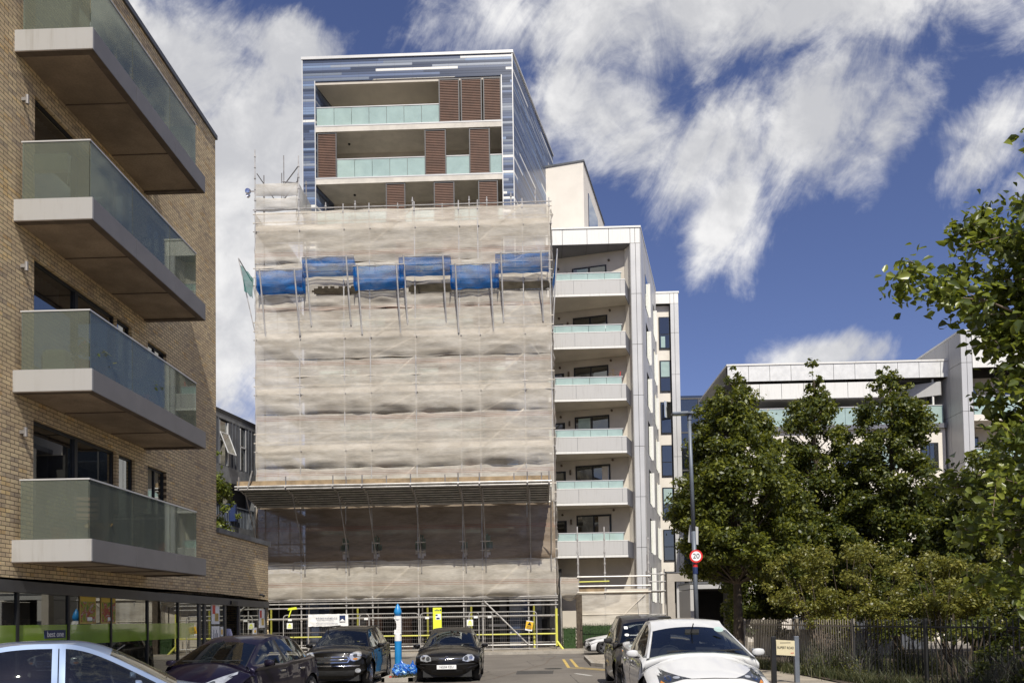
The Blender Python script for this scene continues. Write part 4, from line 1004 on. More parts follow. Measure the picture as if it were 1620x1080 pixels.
# recess: oblique back wall, return wall
bx, by = CX0, 47.75
def onback(d): return (bx-.972*d, by+.236*d)
b = MB(); e = onback(5.0); b.prism([(bx, by), (bx+.2, by+.25), (e[0], e[1]+.4), e], 0, 23.68); b.build('recess_wall', 'render_beige', wbk)
b = MB(); b.quad((CX0-.005, WY+.28, 0), (CX0-.26, by+.02, 0), (CX0-.26, by+.02, 23.68), (CX0-.005, WY+.28, 23.68)); b.build('recess_return', 'render_cream', wbk)
BX, BYF = 5.50, 46.0
for k, z in enumerate(FB[:6]):
    bl = empty('balcony', (0, 0, 0)); bl.parent = wbk
    xe = BX - .045*k*.6
    ft = z+.96
    b = MB(); b.prism([(1.0, BYF+.06), (xe-.03, BYF+.06), (CX0-.04, 47.72), (1.0, 48.9)], z+.12, z+.50); b.build('slab', 'render_beige', bl)
    b = MB(); panels(b, 1.0, xe, BYF+.03, z+.14, ft-.04, (2.55+.02*k, xe-.28), gap=.008); b.build('fascia', 'panel_grey', bl)
    b = MB(); b.box(1.0, xe+.004, BYF-.015, BYF+.06, z, z+.13); b.box(1.0, xe+.006, BYF-.01, BYF+.12, ft-.035, ft+.01); b.build('fascia_trim', 'panel_white', bl)
    b = MB(); b.box(1.0, xe-.02, BYF+.031, BYF+.055, z+.13, ft-.035)
    p, q = (xe, BYF+.03), (CX0-.03, 47.6)
    b.prism([(p[0]-.03, p[1]), p, q, (q[0]-.03, q[1])], z, ft-.02); b.build('side_fascia', 'panel_dark', bl)
    b = MB(); g0 = ft-.02; g1 = ft+.44; n = 4; xs_ = [1.0, 1.45, 2.42, 3.38, 4.35, xe-.22]
    for a, c in zip(xs_[:-1], xs_[1:]): b.box(a+.01, c-.01, BYF+.16, BYF+.172, g0, g1)
    b.box(xe-.215, xe-.203, BYF+.18, 47.6, g0, g1)
    gl = b.build('balustrade_glass', 'glass_pale', bl)
    b = MB(); b.box(1.0, xe-.16, BYF+.14, BYF+.19, g1, g1+.045); b.box(xe-.24, xe-.19, BYF+.19, 47.6, g1+.001, g1+.044); b.build('rail', 'panel_silver', gl)
    zf = z+.50
    def onwall(d0, d1, z0, z1, off, mb):
        a, c = onback(d0), onback(d1); nx, ny = -.236*off, -.972*off
        mb.prism([(c[0]+nx, c[1]+ny), (a[0]+nx, a[1]+ny), (a[0], a[1]), (c[0], c[1])], z0, z1)
    for d0, d1, zt in ((1.35, 3.45, 2.22), (4.05, 4.95, 1.95)):
        b = MB(); onwall(d0, d1, zf, zf+zt, .03, b); wd = b.build('window', 'black_metal', wbk)
        mid = (d0+d1)/2
        b = MB()
        if d1-d0 > 1.5: onwall(d0+.09, mid-.05, zf+.05, zf+zt-.09, .037, b); onwall(mid+.05, d1-.09, zf+.05, zf+zt-.09, .037, b)
        else: onwall(d0+.09, d1-.09, zf+.05, zf+zt-.09, .037, b)
        b.build('pane', 'glass_window', wd)
        rb = random.Random(k*7+int(d0*10))
        if rb.random() < .6 and d1-d0 > 1.5:
            b = MB(); e0 = d0+.12 if rb.random() < .5 else mid+.1; onwall(e0, e0+rb.uniform(.3, .8), zf+.08, zf+zt-.12, .039, b); b.build('curtain', rb.choice(['glass_pale', 'render_beige', 'panel_dark']), wd)
    for d, zz, r in ((1.2, 2.45, .07), (4.3, 2.3, .07)):
        a = onback(d); b = MB(); b.tube((a[0], a[1], zf+zz), (a[0]-.02, a[1]-.09, zf+zz), r, 10); b.build('vent', 'soffit_edge', wbk)
    a = onback(3.75); b = MB(); b.tube((a[0]-.03, a[1]-.08, zf+1.7), (a[0]-.03, a[1]-.08, zf+2.0), .06, 10); b.build('wall_lamp', 'soffit_edge', wbk)
b = MB(); b.box(1.3, 5.95, 48.0, 48.2, .0, 2.2); b.build('ground_wall', 'render_beige', wbk)
# balcony things
for k_, (x_, z_, lab_) in enumerate(((2.6, FB[3], 'small leafy pot plant above the rail of the fourth balcony from the top'), (4.6, FB[4], 'leafy pot plant at the right end of the fifth balcony from the top'), (2.9, FB[5], 'leafy pot plant on the lowest balcony of the white block'))): pot_plant(x_, 46.8, z_+.5, .75, 'leaf_park', lab_, 260, r=.3)
r = empty('dried_grasses', (4.75, 46.7, FB[2]+.3), 0, 'pot of brown dried grasses at the right end of the third balcony from the top', 'plant')
b = MB(); b.lathe([(0, 0), (.12, 0), (.17, .35), (0, .33)], (0, 0, 0), 12); b.build('pot', 'soffit_edge', r)
leafball(r, 'foliage', [(0, 0, 1.15, .32, .25, .6), (-.15, 0, .9, .25, .2, .4)], 260, .07, 'leaf_dry', up=1.2, aspect=.25)
b = MB(); b.lathe([(.0, .0), (.05, .0), (.05, .5), (.12, .55), (.16, .9), (.0, .95)], (0, 0, 0), 10); b.bar((0, 0, .9), (.06, 0, 1.3), .04, .04); tag(b.build('red_watering_can', 'red_paint', loc=(5.15, 46.6, FB[2]+.55)), 'small red and white ornament beside the dried grasses on the third balcony', 'ornament')
b = MB(); b.lathe([(0, 0), (.03, 0), (.03, .62), (0, .62)], (0, 0, 0), 8); b.box(-.28, .28, -.1, .1, .62, .66); b.box(.16, .22, -.03, .03, .62, .85); tag(b.build('bird_table', 'sign_white', loc=(4.2, 46.7, FB[1]+.75)), 'white bird table showing above the rail of the second balcony', 'bird table')

# rear wing of the white block
b3 = empty('rear_wing', (0, 0, 0), 0, 'narrow white wing with one column of tall dark windows, behind the white panelled block', 'building')
RX0, RX1, RY = 8.90, 10.66, 57.5
b = MB(); b.box(RX0-.5, RX1-.03, RY+.5, RY+6, 0, 24.85); b.box(10.08, RX1-.03, RY+.03, RY+.5, 0, 24.85); b.box(RX0-.1, 10.08, RY+.03, RY+.5, 24.14, 24.85); b.build('core', 'joint', b3)
b = MB(); panels(b, RX0, RX1, RY+.03, 24.12, 24.86, (10.05, 10.34)); b.build('fascia', 'panel_white', b3)
b = MB(); b.box(RX0-.1, RX1+.04, RY-.03, RY+5, 24.87, 25.0); b.build('roof_edge', 'panel_white', b3)
b = MB(); zz = [24.12, 22.0, 19.0, 16.1, 13.1, 10.2, 7.2, 4.2, 1.2, .1]
for z1, z0 in zip(zz[:-1], zz[1:]): panels(b, 10.06, RX1, RY+.03, z0, z1, (10.34,))
b.build('column_panels', 'panel_silver', b3)
b = MB(); b.box(RX0-.2, 10.06, RY+.38, RY+.48, 0, 24.1); b.build('wall', 'render_cream', b3)
for k, (z1, z0) in enumerate(((23.27, 20.95), (20.11, 17.85), (17.11, 14.83), (14.0, 11.75), (10.96, 8.70), (7.95, 5.7), (4.95, 2.7))):
    b = MB(); b.box(9.27, 10.05, RY+.30, RY+.38, z0, z1); wd = b.build('window', 'black_metal', b3)
    b = MB(); zm = z0+(z1-z0)*.45; b.box(9.33, 9.99, RY+.29, RY+.298, z0+.07, zm-.03); b.box(9.33, 9.99, RY+.29, RY+.298, zm+.03, z1-.07); b.build('pane', 'glass_window', wd)
    if k == 2:
        b = MB(); b.quad((9.99, RY+.28, zm+.05), (9.45, RY-.25, zm+.02), (9.45, RY-.2, z1-.05), (9.99, RY+.28, z1-.05)); b.build('open_casement', 'glass_window', wd)
    if k in (1, 4, 0):
        b = MB(); b.box(9.36, 9.96, RY+.282, RY+.287, zm+.06, z1-.10) if k else b.box(9.4, 9.7, RY+.282, RY+.287, z0+.1, z0+.9); b.build('blind', 'glass_pale', wd)
# black glazed block
gbk = empty('black_glass_block', (0, 0, 0), 0, 'dark glazed office block glimpsed between the white wing and the street tree', 'building')
b = MB(); b.box(11.4, 24, 64, 70, 0, 19.2); b.build('wall', 'glass_window', gbk)
b = MB(); [b.box(11.35, 24, 63.95, 64, z, z+.12) for z in (18.9, 16.2, 13.2, 10.2, 7.2, 4.2)]; [b.box(x, x+.08, 63.93, 64, 0, 19) for x in (11.5, 13.2, 15, 17, 19)]; b.build('window_frames', 'shopframe', gbk)

# ------------------------------------------------------------------ entrance portal and garage
pt = empty('concrete_portal', (6.55, 40, 0), 0, 'bare concrete portal frame at the car park entrance, behind the white car', 'gateway')
b = MB(); b.box(0, .36, 0, .45, .1, 3.5); b.build('post', 'concrete', pt); b = MB(); b.box(0, 3.9, 0, .45, 3.503, 3.92); b.build('beam', 'concrete', pt)
b = MB(); b.box(3.55, 3.9, 0, .45, .1, 3.5); b.build('post', 'concrete', pt); b = MB(); b.box(-.03, 3.93, -.03, .48, 3.92, 3.96); b.build('coping', 'zinc_edge', pt)
b = MB(); b.box(.36, 1.4, .25, .40, .1, 1.7); b.build('low_wall', 'concrete', pt)
gg = empty('garage_entrance', (8.05, 42, 0), 0, 'grey metal-clad garage entrance with a wide black opening', 'garage')
b = MB(); b.box(0, .33, 0, 3.2, .1, 3.15); b.build('side_wall', 'panel_grey', gg); b = MB(); b.box(2.24, 2.36, 0, 3.2, .1, 3.1); b.build('side_wall', 'panel_grey', gg)
b = MB(); b.box(0, 2.4, -.02, 3.2, 3.18, 3.45); b.build('lintel', 'panel_silver', gg); b = MB(); b.box(-.04, 2.44, -.06, 3.25, 3.45, 3.53); b.build('roof_edge', 'zinc_edge', gg)
b = MB(); b.box(.33, 2.24, 2.4, 2.5, .1, 3.17); b.box(.33, 2.24, .2, 2.4, 3.12, 3.17); b.build('dark_opening', 'dark_inside', gg)
b = MB()
for i in range(7): b.box(.95+i*.16, .98+i*.16, -.8, -.78, .15, 1.15+.02*(i % 3))
b.box(.9, 2.1, -.81, -.77, 1.0, 1.05); b.box(.9, 2.1, -.81, -.77, .3, .35)
tag(b.build('black_gate', 'railing_dark', loc=(8.05, 42, 0)), 'low black barred gate in front of the dark garage opening', 'gate')
for k, (x, w_, h_) in enumerate(((10.9, .9, 2.4), (12.5, 2.2, 2.1))):
    pass
sg = empty('car_park_sign', (7.70, 31.0, G(7.7, 31)), 0, 'white and black entrance sign on two posts, half hidden behind the street tree trunk', 'sign')
for x in (-.22, .30):
    b = MB(); b.box(x, x+.04, 0, .04, 0, 2.05); b.build('post', 'panel_silver', sg)
for z0, z1, mt in ((1.88, 2.05, 'sign_white'), (1.52, 1.88, 'sign_black'), (1.36, 1.52, 'sign_white')):
    b = MB(); b.box(-.30, .50, -.03, -.003, z0+.003, z1-.003); b.build('board', mt, sg)
text('CAR PARKING', .115, 'sign_white', sg, (.10, -.034, 1.79)); text('RESIDENCE', .115, 'sign_white', sg, (.10, -.034, 1.63))
# pale wall and planter behind the railings
b = MB(); b.box(8.2, 13.5, 30.5, 30.7, .1, 1.25); tag(b.build('garden_wall', 'render_beige'), 'low pale wall behind the park railings beside the tree', 'wall')
b = MB(); b.box(12.0, 18, 38, 38.2, .1, 1.6); b.box(12, 18, 37.9, 38.3, 1.6, 1.68); tag(b.build('garden_wall', 'zinc'), 'dark boundary wall far behind the shrubs', 'wall')

# ------------------------------------------------------------------ buildings behind the trees
bk = empty('terrace_block', (0, 0, 0), 0, 'long white apartment block with a projecting roof band, behind the park trees', 'building')
BY = 48.0
b = MB(); b.box(11.75, 25.0, BY+.03, BY+.6, 15.63, 16.6); b.box(11.75, 24.6, BY+2.4, BY+2.7, 0, 15.6); b.build('core', 'joint', bk)
cuts = [11.7+1.25*i for i in range(1, 12)]
b = MB(); panels(b, 11.7, 25.0, BY+.03, 15.62, 16.58, cuts); b.build('roof_band', 'panel_light', bk)
b = MB(); b.box(11.65, 25.05, BY-.04, BY+8, 16.58, 16.68); b.build('roof_edge', 'panel_white', bk)
b = MB(); b.box(11.7, 24.9, BY+.6, BY+4, 15.60, 15.66); b.build('soffit', 'panel_dark', bk)
b = MB(); panels(b, 12.3, 21.6, BY+.15, 14.55, 15.75-.25, [12.3+1.3*i for i in range(1, 8)]); b.build('parapet_band', 'panel_white', bk)
b = MB(); b.box(12.3, 21.6, BY+.16, BY+2.4, 14.53, 14.7); b.prism([(21.6, BY+1.4), (24.2, BY+.1), (24.3, BY+.2), (21.7, BY+1.5)], 14.6, 15.4); b.build('upper_slab', 'panel_grey', bk)
b = MB(); b.box(11.9, 24.5, BY+2.3, BY+2.4, 12.6, 15.6); b.build('upper_wall', 'render_beige', bk)
for x0, x1 in ((14.5, 16.0), (17.8, 19.6), (21.8, 23.9)):
    b = MB(); b.box(x0, x1, BY+2.22, BY+2.3, 13.0, 14.9); wd = b.build('window', 'black_metal', bk); b = MB(); b.box(x0+.06, x1-.06, BY+2.21, BY+2.217, 13.06, 14.84); b.build('pane', 'glass_window', wd)
b = MB()
for i in range(10): b.box(12.9+1.15*i+.01, 12.9+1.15*(i+1)-.01, BY+.25, BY+.262, 12.95, 14.0)
gl = b.build('balustrade_glass', 'glass_pale', bk); b = MB(); b.box(12.9, 24.4, BY+.22, BY+.29, 14.0, 14.05); b.build('rail', 'panel_silver', gl)
b = MB(); b.box(12.5, 24.5, BY+.1, BY+2.3, 12.65, 12.93); b.build('terrace_slab', 'panel_dark', bk)
b = MB(); b.box(12.5, 24.5, BY+.3, BY+.6, 0, 12.65); b.build('lower_wall', 'render_cream', bk)
for i in range(5):
    for z in (1.6, 4.5, 7.4, 10.2):
        x = 13.6+i*2.35; b = MB(); b.box(x, x+1.05, BY+.25, BY+.31, z, z+1.6); wd = b.build('window', 'black_metal', bk)
        b = MB(); b.box(x+.06, x+.5, BY+.24, BY+.247, z+.06, z+1.54); b.box(x+.56, x+.99, BY+.24, BY+.247, z+.06, z+1.54); b.build('pane', 'glass_pale' if i % 2 else 'glass_window', wd)
b = MB(); b.box(21.2, 25.5, BY+5, BY+8, 16.7, 18.1); b.prism([(20.2, BY+5), (25.6, BY+5), (25.6, BY+8), (20.2, BY+8)], 18.1, 18.25); b.build('roof_plant_room', 'zinc', bk)
b = MB(); b.box(23.82, 23.92, BY+.3, BY+.4, 12.9, 15.6); b.build('slim_post', 'panel_white', bk)
# block on the far right
fr = empty('corner_block', (0, 0, 0), 0, 'grey panelled corner block at the right edge, seen through the near tree', 'building')
FX, FY = 24.62, 46.5
b = MB(); b.box(FX+.03, 32, FY+1.9, FY+9, 0, 17.75); b.box(FX+.03, FX+.6, FY+.03, FY+1.9, 0, 17.75); b.box(FX+.6, 32, FY+.03, FY+1.9, 16.45, 17.75); b.build('core', 'joint', fr)
b = MB(); zz = [17.8, 16.0, 13.2, 10.3, 7.4, 4.5, 1.6, .1]
for z1, z0 in zip(zz[:-1], zz[1:]): panels(b, FX, FX+.62, FY+.03, z0, z1, (FX+.32,))
b.build('column_panels', 'panel_silver', fr)
b = MB()
for z1, z0 in zip(zz[:-1], zz[1:]):
    for y0, y1 in ((0, 1.3), (1.3, 2.9), (2.9, 4.4), (4.4, 5.4)): b.box(FX, FX+.03, FY+.03+y0+.012, FY+.03+y1-.012, z0+.012, z1-.012)
b.build('side_panels', 'panel_grey', fr)
b = MB(); panels(b, FX+.64, 32, FY+.03, 17.15, 17.8, (26.5, 28.4, 30.2)); panels(b, FX+.64, 32, FY+.05, 15.7, 16.75, (26.5, 28.4, 30.2)); b.build('fascia', 'panel_white', fr)
b = MB(); b.box(FX-.04, 32, FY-.04, FY+8, 17.8, 17.9); b.build('roof_edge', 'panel_white', fr)
for z in (13.0, 10.0, 7.0, 4.0):
    b = MB(); b.box(FX+.62, 32, FY+.0, FY+1.9, z-.35, z); sl = b.build('balcony_slab', 'render_cream', fr)
    b = MB(); [b.box(FX+.7+1.3*i, FX+.7+1.3*i+1.27, FY+.1, FY+.112, z, z+1.05) for i in range(5)]; b.build('balcony_glass', 'glass_pale', sl)
    b = MB(); b.box(FX+.66, 32, FY+.07, FY+.14, z+1.05, z+1.1); b.build('rail', 'panel_silver', sl)
    b = MB(); b.box(FX+.62, 32, FY+1.86, FY+1.9, z, z+2.6); b.build('recess_wall', 'render_beige', fr)
    for x0, x1 in ((FX+.9, FX+1.8), (FX+3.2, FX+5.0)):
        b = MB(); b.box(x0, x1, FY+1.80, FY+1.855, z+.02, z+2.1); wd = b.build('window', 'black_metal', fr); b = MB(); b.box(x0+.06, x1-.06, FY+1.79, FY+1.797, z+.08, z+2.0); b.build('pane', 'glass_window', wd)
b = MB(); b.box(31.2, 34, FY-2.5, FY+6, 0, 15.4); b.build('brick_wing', 'louvre_light', fr)

# dark clad building on the left, seen past the brick block
dk = empty('zinc_clad_building', (0, 0, 0), 0, 'dark zinc-clad building with blue reflecting windows between the brick block and the scaffold', 'building')
d9 = Vector((.167, .986)); ox, oy = -16.45, 35.0
def D(s, off=0.): return (ox+d9.x*s+d9.y*off, oy+d9.y*s-d9.x*off)
def dbox(b, s0, s1, o0, o1, z0, z1): b.prism([D(s0, o0), D(s0, o1), D(s1, o1), D(s1, o0)], z0, z1); return b
b = MB(); dbox(b, -14, 8.7, -8, -.55, 0, 12.4); b.build('core', 'dark_inside', dk)
b = MB(); dbox(b, -14, 8.72, -8, .04, 12.38, 12.55); b.build('roof_edge', 'black_metal', dk)
b = MB(); dbox(b, -14, 8.7, -.5, 0, 9.45, 9.75); dbox(b, -14, 8.7, -.5, .003, 12.1, 12.38); b.build('clad_bands', 'zinc_edge', dk)
wn = [(4.9, 5.75), (6.9, 7.5), (1.5, 2.6)]
b = MB(); s = -2.0
while s < 8.6:
    if not any(a-.1 < s+.16 < c for a, c in wn): dbox(b, s, s+.30, -.5, -.02, 9.75, 12.1); dbox(b, s+.30, s+.325, -.5, .03, 9.75, 12.1)
    s += .325
b.build('seamed_cladding', 'zinc', dk)
for i, (a, c) in enumerate(wn):
    b = MB(); dbox(b, a, c, -.12, -.08, 9.8, 12.0); wd = b.build('window', 'glass_window', dk)
    b = MB(); dbox(b, a, a+.06, -.08, .0, 9.8, 12.0); dbox(b, c-.06, c, -.08, .0, 9.8, 12.0); dbox(b, a, c, -.08, 0.0, 11.0, 11.06); b.build('frame', 'panel_silver' if i < 2 else 'black_metal', wd)
b = MB(); p, q = D(4.95, .0), D(5.75, .0); pp, qq = D(4.95, .45), D(5.7, .45); b.quad((*pp, 10.3), (*qq, 10.3), (*q, 11.4), (*p, 11.4)); b.build('open_window', 'glass_window', dk)
b = MB(); b.path([(*pp, 10.3), (*qq, 10.3), (*q, 11.4), (*p, 11.4), (*pp, 10.3)], .03, 6); b.build('open_window_frame', 'panel_silver', dk)
for z in (9.45, 6.75, 4.1):
    b = MB(); dbox(b, -14, 8.7, -.5, .02, z-.5, z); b.build('balcony_fascia', 'zinc_edge', dk)
    if z < 9:
        b = MB()
        for i in range(44): dbox(b, 2.0+i*.15, 2.03+i*.15, -.06, -.03, z, z+1.0)
        dbox(b, 2, 8.6, -.08, .0, z+1.0, z+1.05); b.build('balcony_railing', 'pole_grey', dk)
b = MB(); dbox(b, 8.3, 8.7, -.5, 0.002, 0, 9.4); dbox(b, 1.6, 1.9, -.5, .002, 0, 9.4); dbox(b, 4.3, 4.5, -.5, .002, 0, 9.4); b.build('pier', 'zinc_edge', dk)
b = MB(); dbox(b, 5.8, 6.6, -.4, -.36, 4.2, 6.2); dbox(b, 5.8, 6.5, -.4, -.36, 7.0, 8.9); b.build('blue_window', 'glass_window', dk)
b = MB(); b.box(*[D(5.9)[0]-.3, D(5.9)[0]+.25], D(5.9)[1], D(5.9)[1]+.2, 7.0, 7.9); b.build('blue_screen', 'sign_navy', dk)

# ------------------------------------------------------------------ mesh fence panels in front of the scaffold
HY = 41.35
def fence_panel(x0, w_, y, lab, h=2.0, tilt=0.):
    r = empty('fence_panel', (x0, y, .15), tilt, lab, 'fence panel', 'mesh fence panels in front of the scaffold')
    b = MB(); R = .16
    pts = [(0, 0, 0), (0, 0, h-R)]+[(R-R*cos(a), 0, h-R+R*sin(a)) for a in (pi/6, pi/3, pi/2)]+[(w_-R+R*sin(a), 0, h-R+R*cos(a)) for a in (0, pi/6, pi/3, pi/2)]+[(w_, 0, 0)]
    b.path(pts, .024, 6); b.tube((0, 0, .12), (w_, 0, .12), .02, 6); b.build('frame', 'galv', r)
    b = MB()
    n = int(w_/.11)
    for i in range(1, n): b.bar((w_*i/n, 0, .12), (w_*i/n, 0, h-.02), .004, .004)
    for i in range(1, 9): b.bar((0, .004, h*i/9), (w_, .004, h*i/9), .006, .006)
    b.build('wire_mesh', 'galv_dull', r)
    b = MB(); b.box(-.12, .12, -.33, .33, -.13, .0); b.build('foot_block', 'rubber', r)
    b = MB(); b.box(.25, .45, -.03, -.02, h-.30, h-.20); b.build('maker_plate', 'sign_white', r)
    return r
fence_panel(-12.95, 3.0, HY+.05, 'mesh fence panel with no banner, furthest left by the brick shop')
fence_panel(-11.65, 3.15, HY, 'mesh fence panel carrying the white banner')
fence_panel(-9.0, 3.05, HY+.02, 'mesh fence panel behind the blue-topped post')
fence_panel(-5.85, 3.0, HY, 'mesh fence panel behind the yellow notice board')
fence_panel(-3.35, 1.2, HY-.1, 'short mesh fence panel between the notice board panel and the braced bay', tilt=-.03)
fence_panel(-2.65, 2.75, HY-.05, 'mesh fence panel at the right end, by the amber warning sign')
# banner
bn = empty('banner', (-10.6, HY-.04, 1.85), 0, 'white banner with dark script and a navy crest, tied to the site fence', 'banner')
P = [[(-1.02+2.06*i/30, -.03-.02*noise.noise(Vector((i*.4, j*.5, 1)))-(.06*noise.noise(Vector((i*1.3, j, 4))) if i < 5 else 0), -.30+.62*j/8+(.03*noise.noise(Vector((i*.5, 2, j*.1))))) for j in range(9)] for i in range(31)]
b = MB(); b.grid(P); b.build('cloth', 'sign_white', bn, smooth=True)
b = MB(); b.box(.60, .90, -.075, -.07, -.06, .25); b.build('crest', 'sign_navy', bn); b = MB(); b.quad((.60, -.08, -.06), (.75, -.08, .08), (.90, -.08, -.06)); b.build('crest_notch', 'sign_white', bn)
rg = random.Random(5); b = MB()
for z, x0, x1, s in ((.12, -.62, .45, .075), (.0, -.55, .3, .03), (-.15, -.60, .52, .045)):
    x = x0
    while x < x1:
        w_ = rg.uniform(.5, 1.3)*s; b.bar((x, -.085, z-s*.4), (x+w_*.5, -.085, z+s*rg.uniform(.2, .6)), .004, s*.25); b.bar((x+w_*.4, -.085, z+s*.2), (x+w_, -.085, z-s*.4), .004, s*.25); x += w_*1.2
b.build('script', 'sign_navy', bn)
# yellow notice board
nb = empty('notice_board', (-4.95, HY-.12, .15), 0, 'tall fluorescent yellow notice board on a pole by the site fence', 'sign')
b = MB(); b.tube((0, .04, 0), (0, .04, 2.2), .03, 8); b.build('post', 'galv', nb)
b = MB(); b.box(-.24, .20, -.01, .01, .95, 2.27); b.build('board', 'hivis', nb)
b = MB(); b.box(-.10, .17, -.018, -.011, 1.65, 1.95); b.box(-.06, .17, -.018, -.011, 1.0, 1.22); b.build('paper', 'sign_white', nb)
b = MB(); b.box(-.06, .10, -.024, -.019, 1.68, 1.76); b.box(-.10, .0, -.024, -.019, 1.85, 1.92); [b.box(-.15+.09*i, -.11+.09*i+.02, -.018, -.011, 2.1, 2.15+.03*(i % 2)) for i in range(4)]; b.build('print', 'sign_navy', nb)
def small_sign(x, y, z, w_, h, lab, warn=True, rot=0.):
    r = empty('warning_sign', (x, y, z), 0, lab, 'sign'); r.rotation_euler = (0, rot, 0)
    b = MB(); b.box(-w_/2, w_/2, -.01, .0, -h/2, h/2); b.build('board', 'sign_amber' if warn else 'sign_white', r)
    b = MB(); b.quad((-w_*.3, -.016, h*.05), (w_*.3, -.016, h*.05), (0, -.016, h*.42)); [b.box(-w_*.35, w_*.35, -.016, -.011, -h*.1-h*.13*i, -h*.1-h*.13*i+h*.06) for i in range(3)]; b.build('pictogram', 'sign_black' if warn else 'hivis', r)
    if warn: b = MB(); b.box(-w_*.5, w_*.5, -.014, -.011, -h*.5, -h*.34); b.box(-w_*.5, w_*.5, -.014, -.0112, h*.43, h*.5); b.build('white_strip', 'sign_white', r)
    return r
small_sign(-.28, HY-.12, 1.42, .36, .50, 'amber warning sign with a black triangle, hung crooked on the rightmost fence panel', True, .18)
small_sign(-3.3, HY-.14, 1.62, .32, .32, 'small pale square notice on the fence, right of the yellow notice board', False)
small_sign(-12.6, HY-.02, 1.60, .30, .30, 'small pale square notice on the fence near the brick shop corner', False)
b = MB(); b.quad((-.25, 0, .05), (.25, 0, .1), (.2, 0, .22), (-.2, 0, .16)); b.quad((-.1, 0, .05), (-.03, 0, .07), (-.16, 0, -.3), (-.22, 0, -.3)); tag(b.build('warning_tape', 'hivis', loc=(-12.45, HY-.05, 2.35)), 'fluorescent yellow tag tied to the scaffold above the left fence panel', 'tag')

# ------------------------------------------------------------------ hedge behind the junction
for k, (x0, x1, zt, lab) in enumerate(((1.45, 2.2, 1.30, 'short piece of clipped green hedge in the narrow passage'), (2.45, 6.1, 1.42, 'clipped green hedge behind metal railings under the low scaffold'))):
    r = empty('hedge', (x0, 42.6, .12), 0, lab, 'hedge')
    b = MB(); b.box(.06, x1-x0-.06, .12, .45, 0, zt-.2); b.build('stems', 'leaf_hedge', r)
    nb_ = int((x1-x0)/.16); bl = [((i+.5)*(x1-x0)/nb_, .25, (zt-.12)*(j+.5)/6, .13, .2, .13) for i in range(nb_) for j in range(6)]
    leafball(r, 'foliage', bl, int(4200*(x1-x0)), .030, 'leaf_hedge', shell=.5)
r = empty('railing', (2.4, 42.35, .12), 0, 'thin dark railing in front of the clipped hedge', 'railing')
b = MB(); [b.tube((i*.125, 0, 0), (i*.125, 0, 1.38), .008, 5) for i in range(30)]; b.build('bars', 'railing_dark', r); b = MB(); b.bar((0, 0, 1.25), (3.7, 0, 1.25), .03, .01); b.bar((0, 0, .15), (3.7, 0, .15), .03, .01); b.build('rails', 'railing_dark', r)
b = MB(); b.box(0, .3, 0, .3, 0, 2.9); tag(b.build('brown_post', 'bark', loc=(2.2, 42.55, .12)), 'brown square post beside the narrow passage', 'post')
b = MB()
for i in range(26): x, y = random.uniform(-.5, .7), random.uniform(-.25, .2); b.box(x, x+random.uniform(.05, .2), y, y+.08, 0, random.uniform(.02, .07))
tag(b.build('rubble', 'timber', loc=(.7, 41.6, .13)), 'scatter of wood scraps and rubble at the right foot of the scaffold', 'rubble', kind='stuff')
# ------------------------------------------------------------------ street furniture
lp = empty('street_lamp', (3.98, 20.0, G(4, 20)+.12), 0, 'slim grey street lamp with a flat head and a 20 speed sign on its column', 'street lamp')
b = MB(); b.tube((0, 0, 0), (0, 0, 1.1), .075, 14); b.tube((0, 0, 1.1), (-.03, 0, 3.6), .058, 14, .052); b.tube((-.03, 0, 3.6), (-.07, 0, 6.42), .052, 14, .042); b.build('column', 'pole_grey', lp, smooth=True)
b = MB(); b.tube((-.07, 0, 6.35), (-.07, 0, 6.5), .055, 12); b.bar((-.12, 0, 6.48), (.02, 0, 6.56), .08, .07)
b.prism([(-.50, -.11), (-.12, -.13), (.02, -.07), (.02, .07), (-.12, .13), (-.50, .11)], 6.50, 6.555); b.build('lamp_head', 'pole_grey', lp, bevel=.012)
b = MB(); b.box(-.46, -.16, -.09, .09, 6.492, 6.50); b.build('lamp_glass', 'lens', lp)
sp = empty('speed_sign', (0, -.09, 2.98)); sp.parent = lp
b = MB(); b.lathe([(0, -.012), (.16, -.012), (.16, 0), (0, 0)], (0, 0, 0), 40, 'y'); b.build('plate', 'red_paint', sp)
b = MB(); b.lathe([(0, -.016), (.118, -.016), (.118, -.012)], (0, 0, 0), 40, 'y'); b.build('disc', 'sign_white', sp); text('20', .17, 'sign_black', sp, (0, -.019, 0), sx=1.0)
b = MB(); b.box(-.02, .02, 0, .09, -.02, .02); b.build('bracket', 'galv', sp)
b = MB(); b.quad((-.15, .12, 3.35), (.11, .16, 3.28), (.12, .16, 3.72), (-.10, .12, 3.78)); b.quad((-.15, .13, 3.35), (-.10, .13, 3.78), (.12, .17, 3.72), (.11, .17, 3.28)); b.build('back_plate', 'panel_silver', lp)
b = MB(); b.lathe([(.061, 0), (.063, .01), (.063, .16), (.061, .17)], (-.01, 0, 2.55), 14); b.build('sticker_band', 'sign_navy', lp); b = MB(); b.lathe([(.062, 0), (.064, .01), (.064, .07), (.062, .08)], (-.01, 0, 2.72), 14); b.build('sticker_band', 'red_paint', lp)
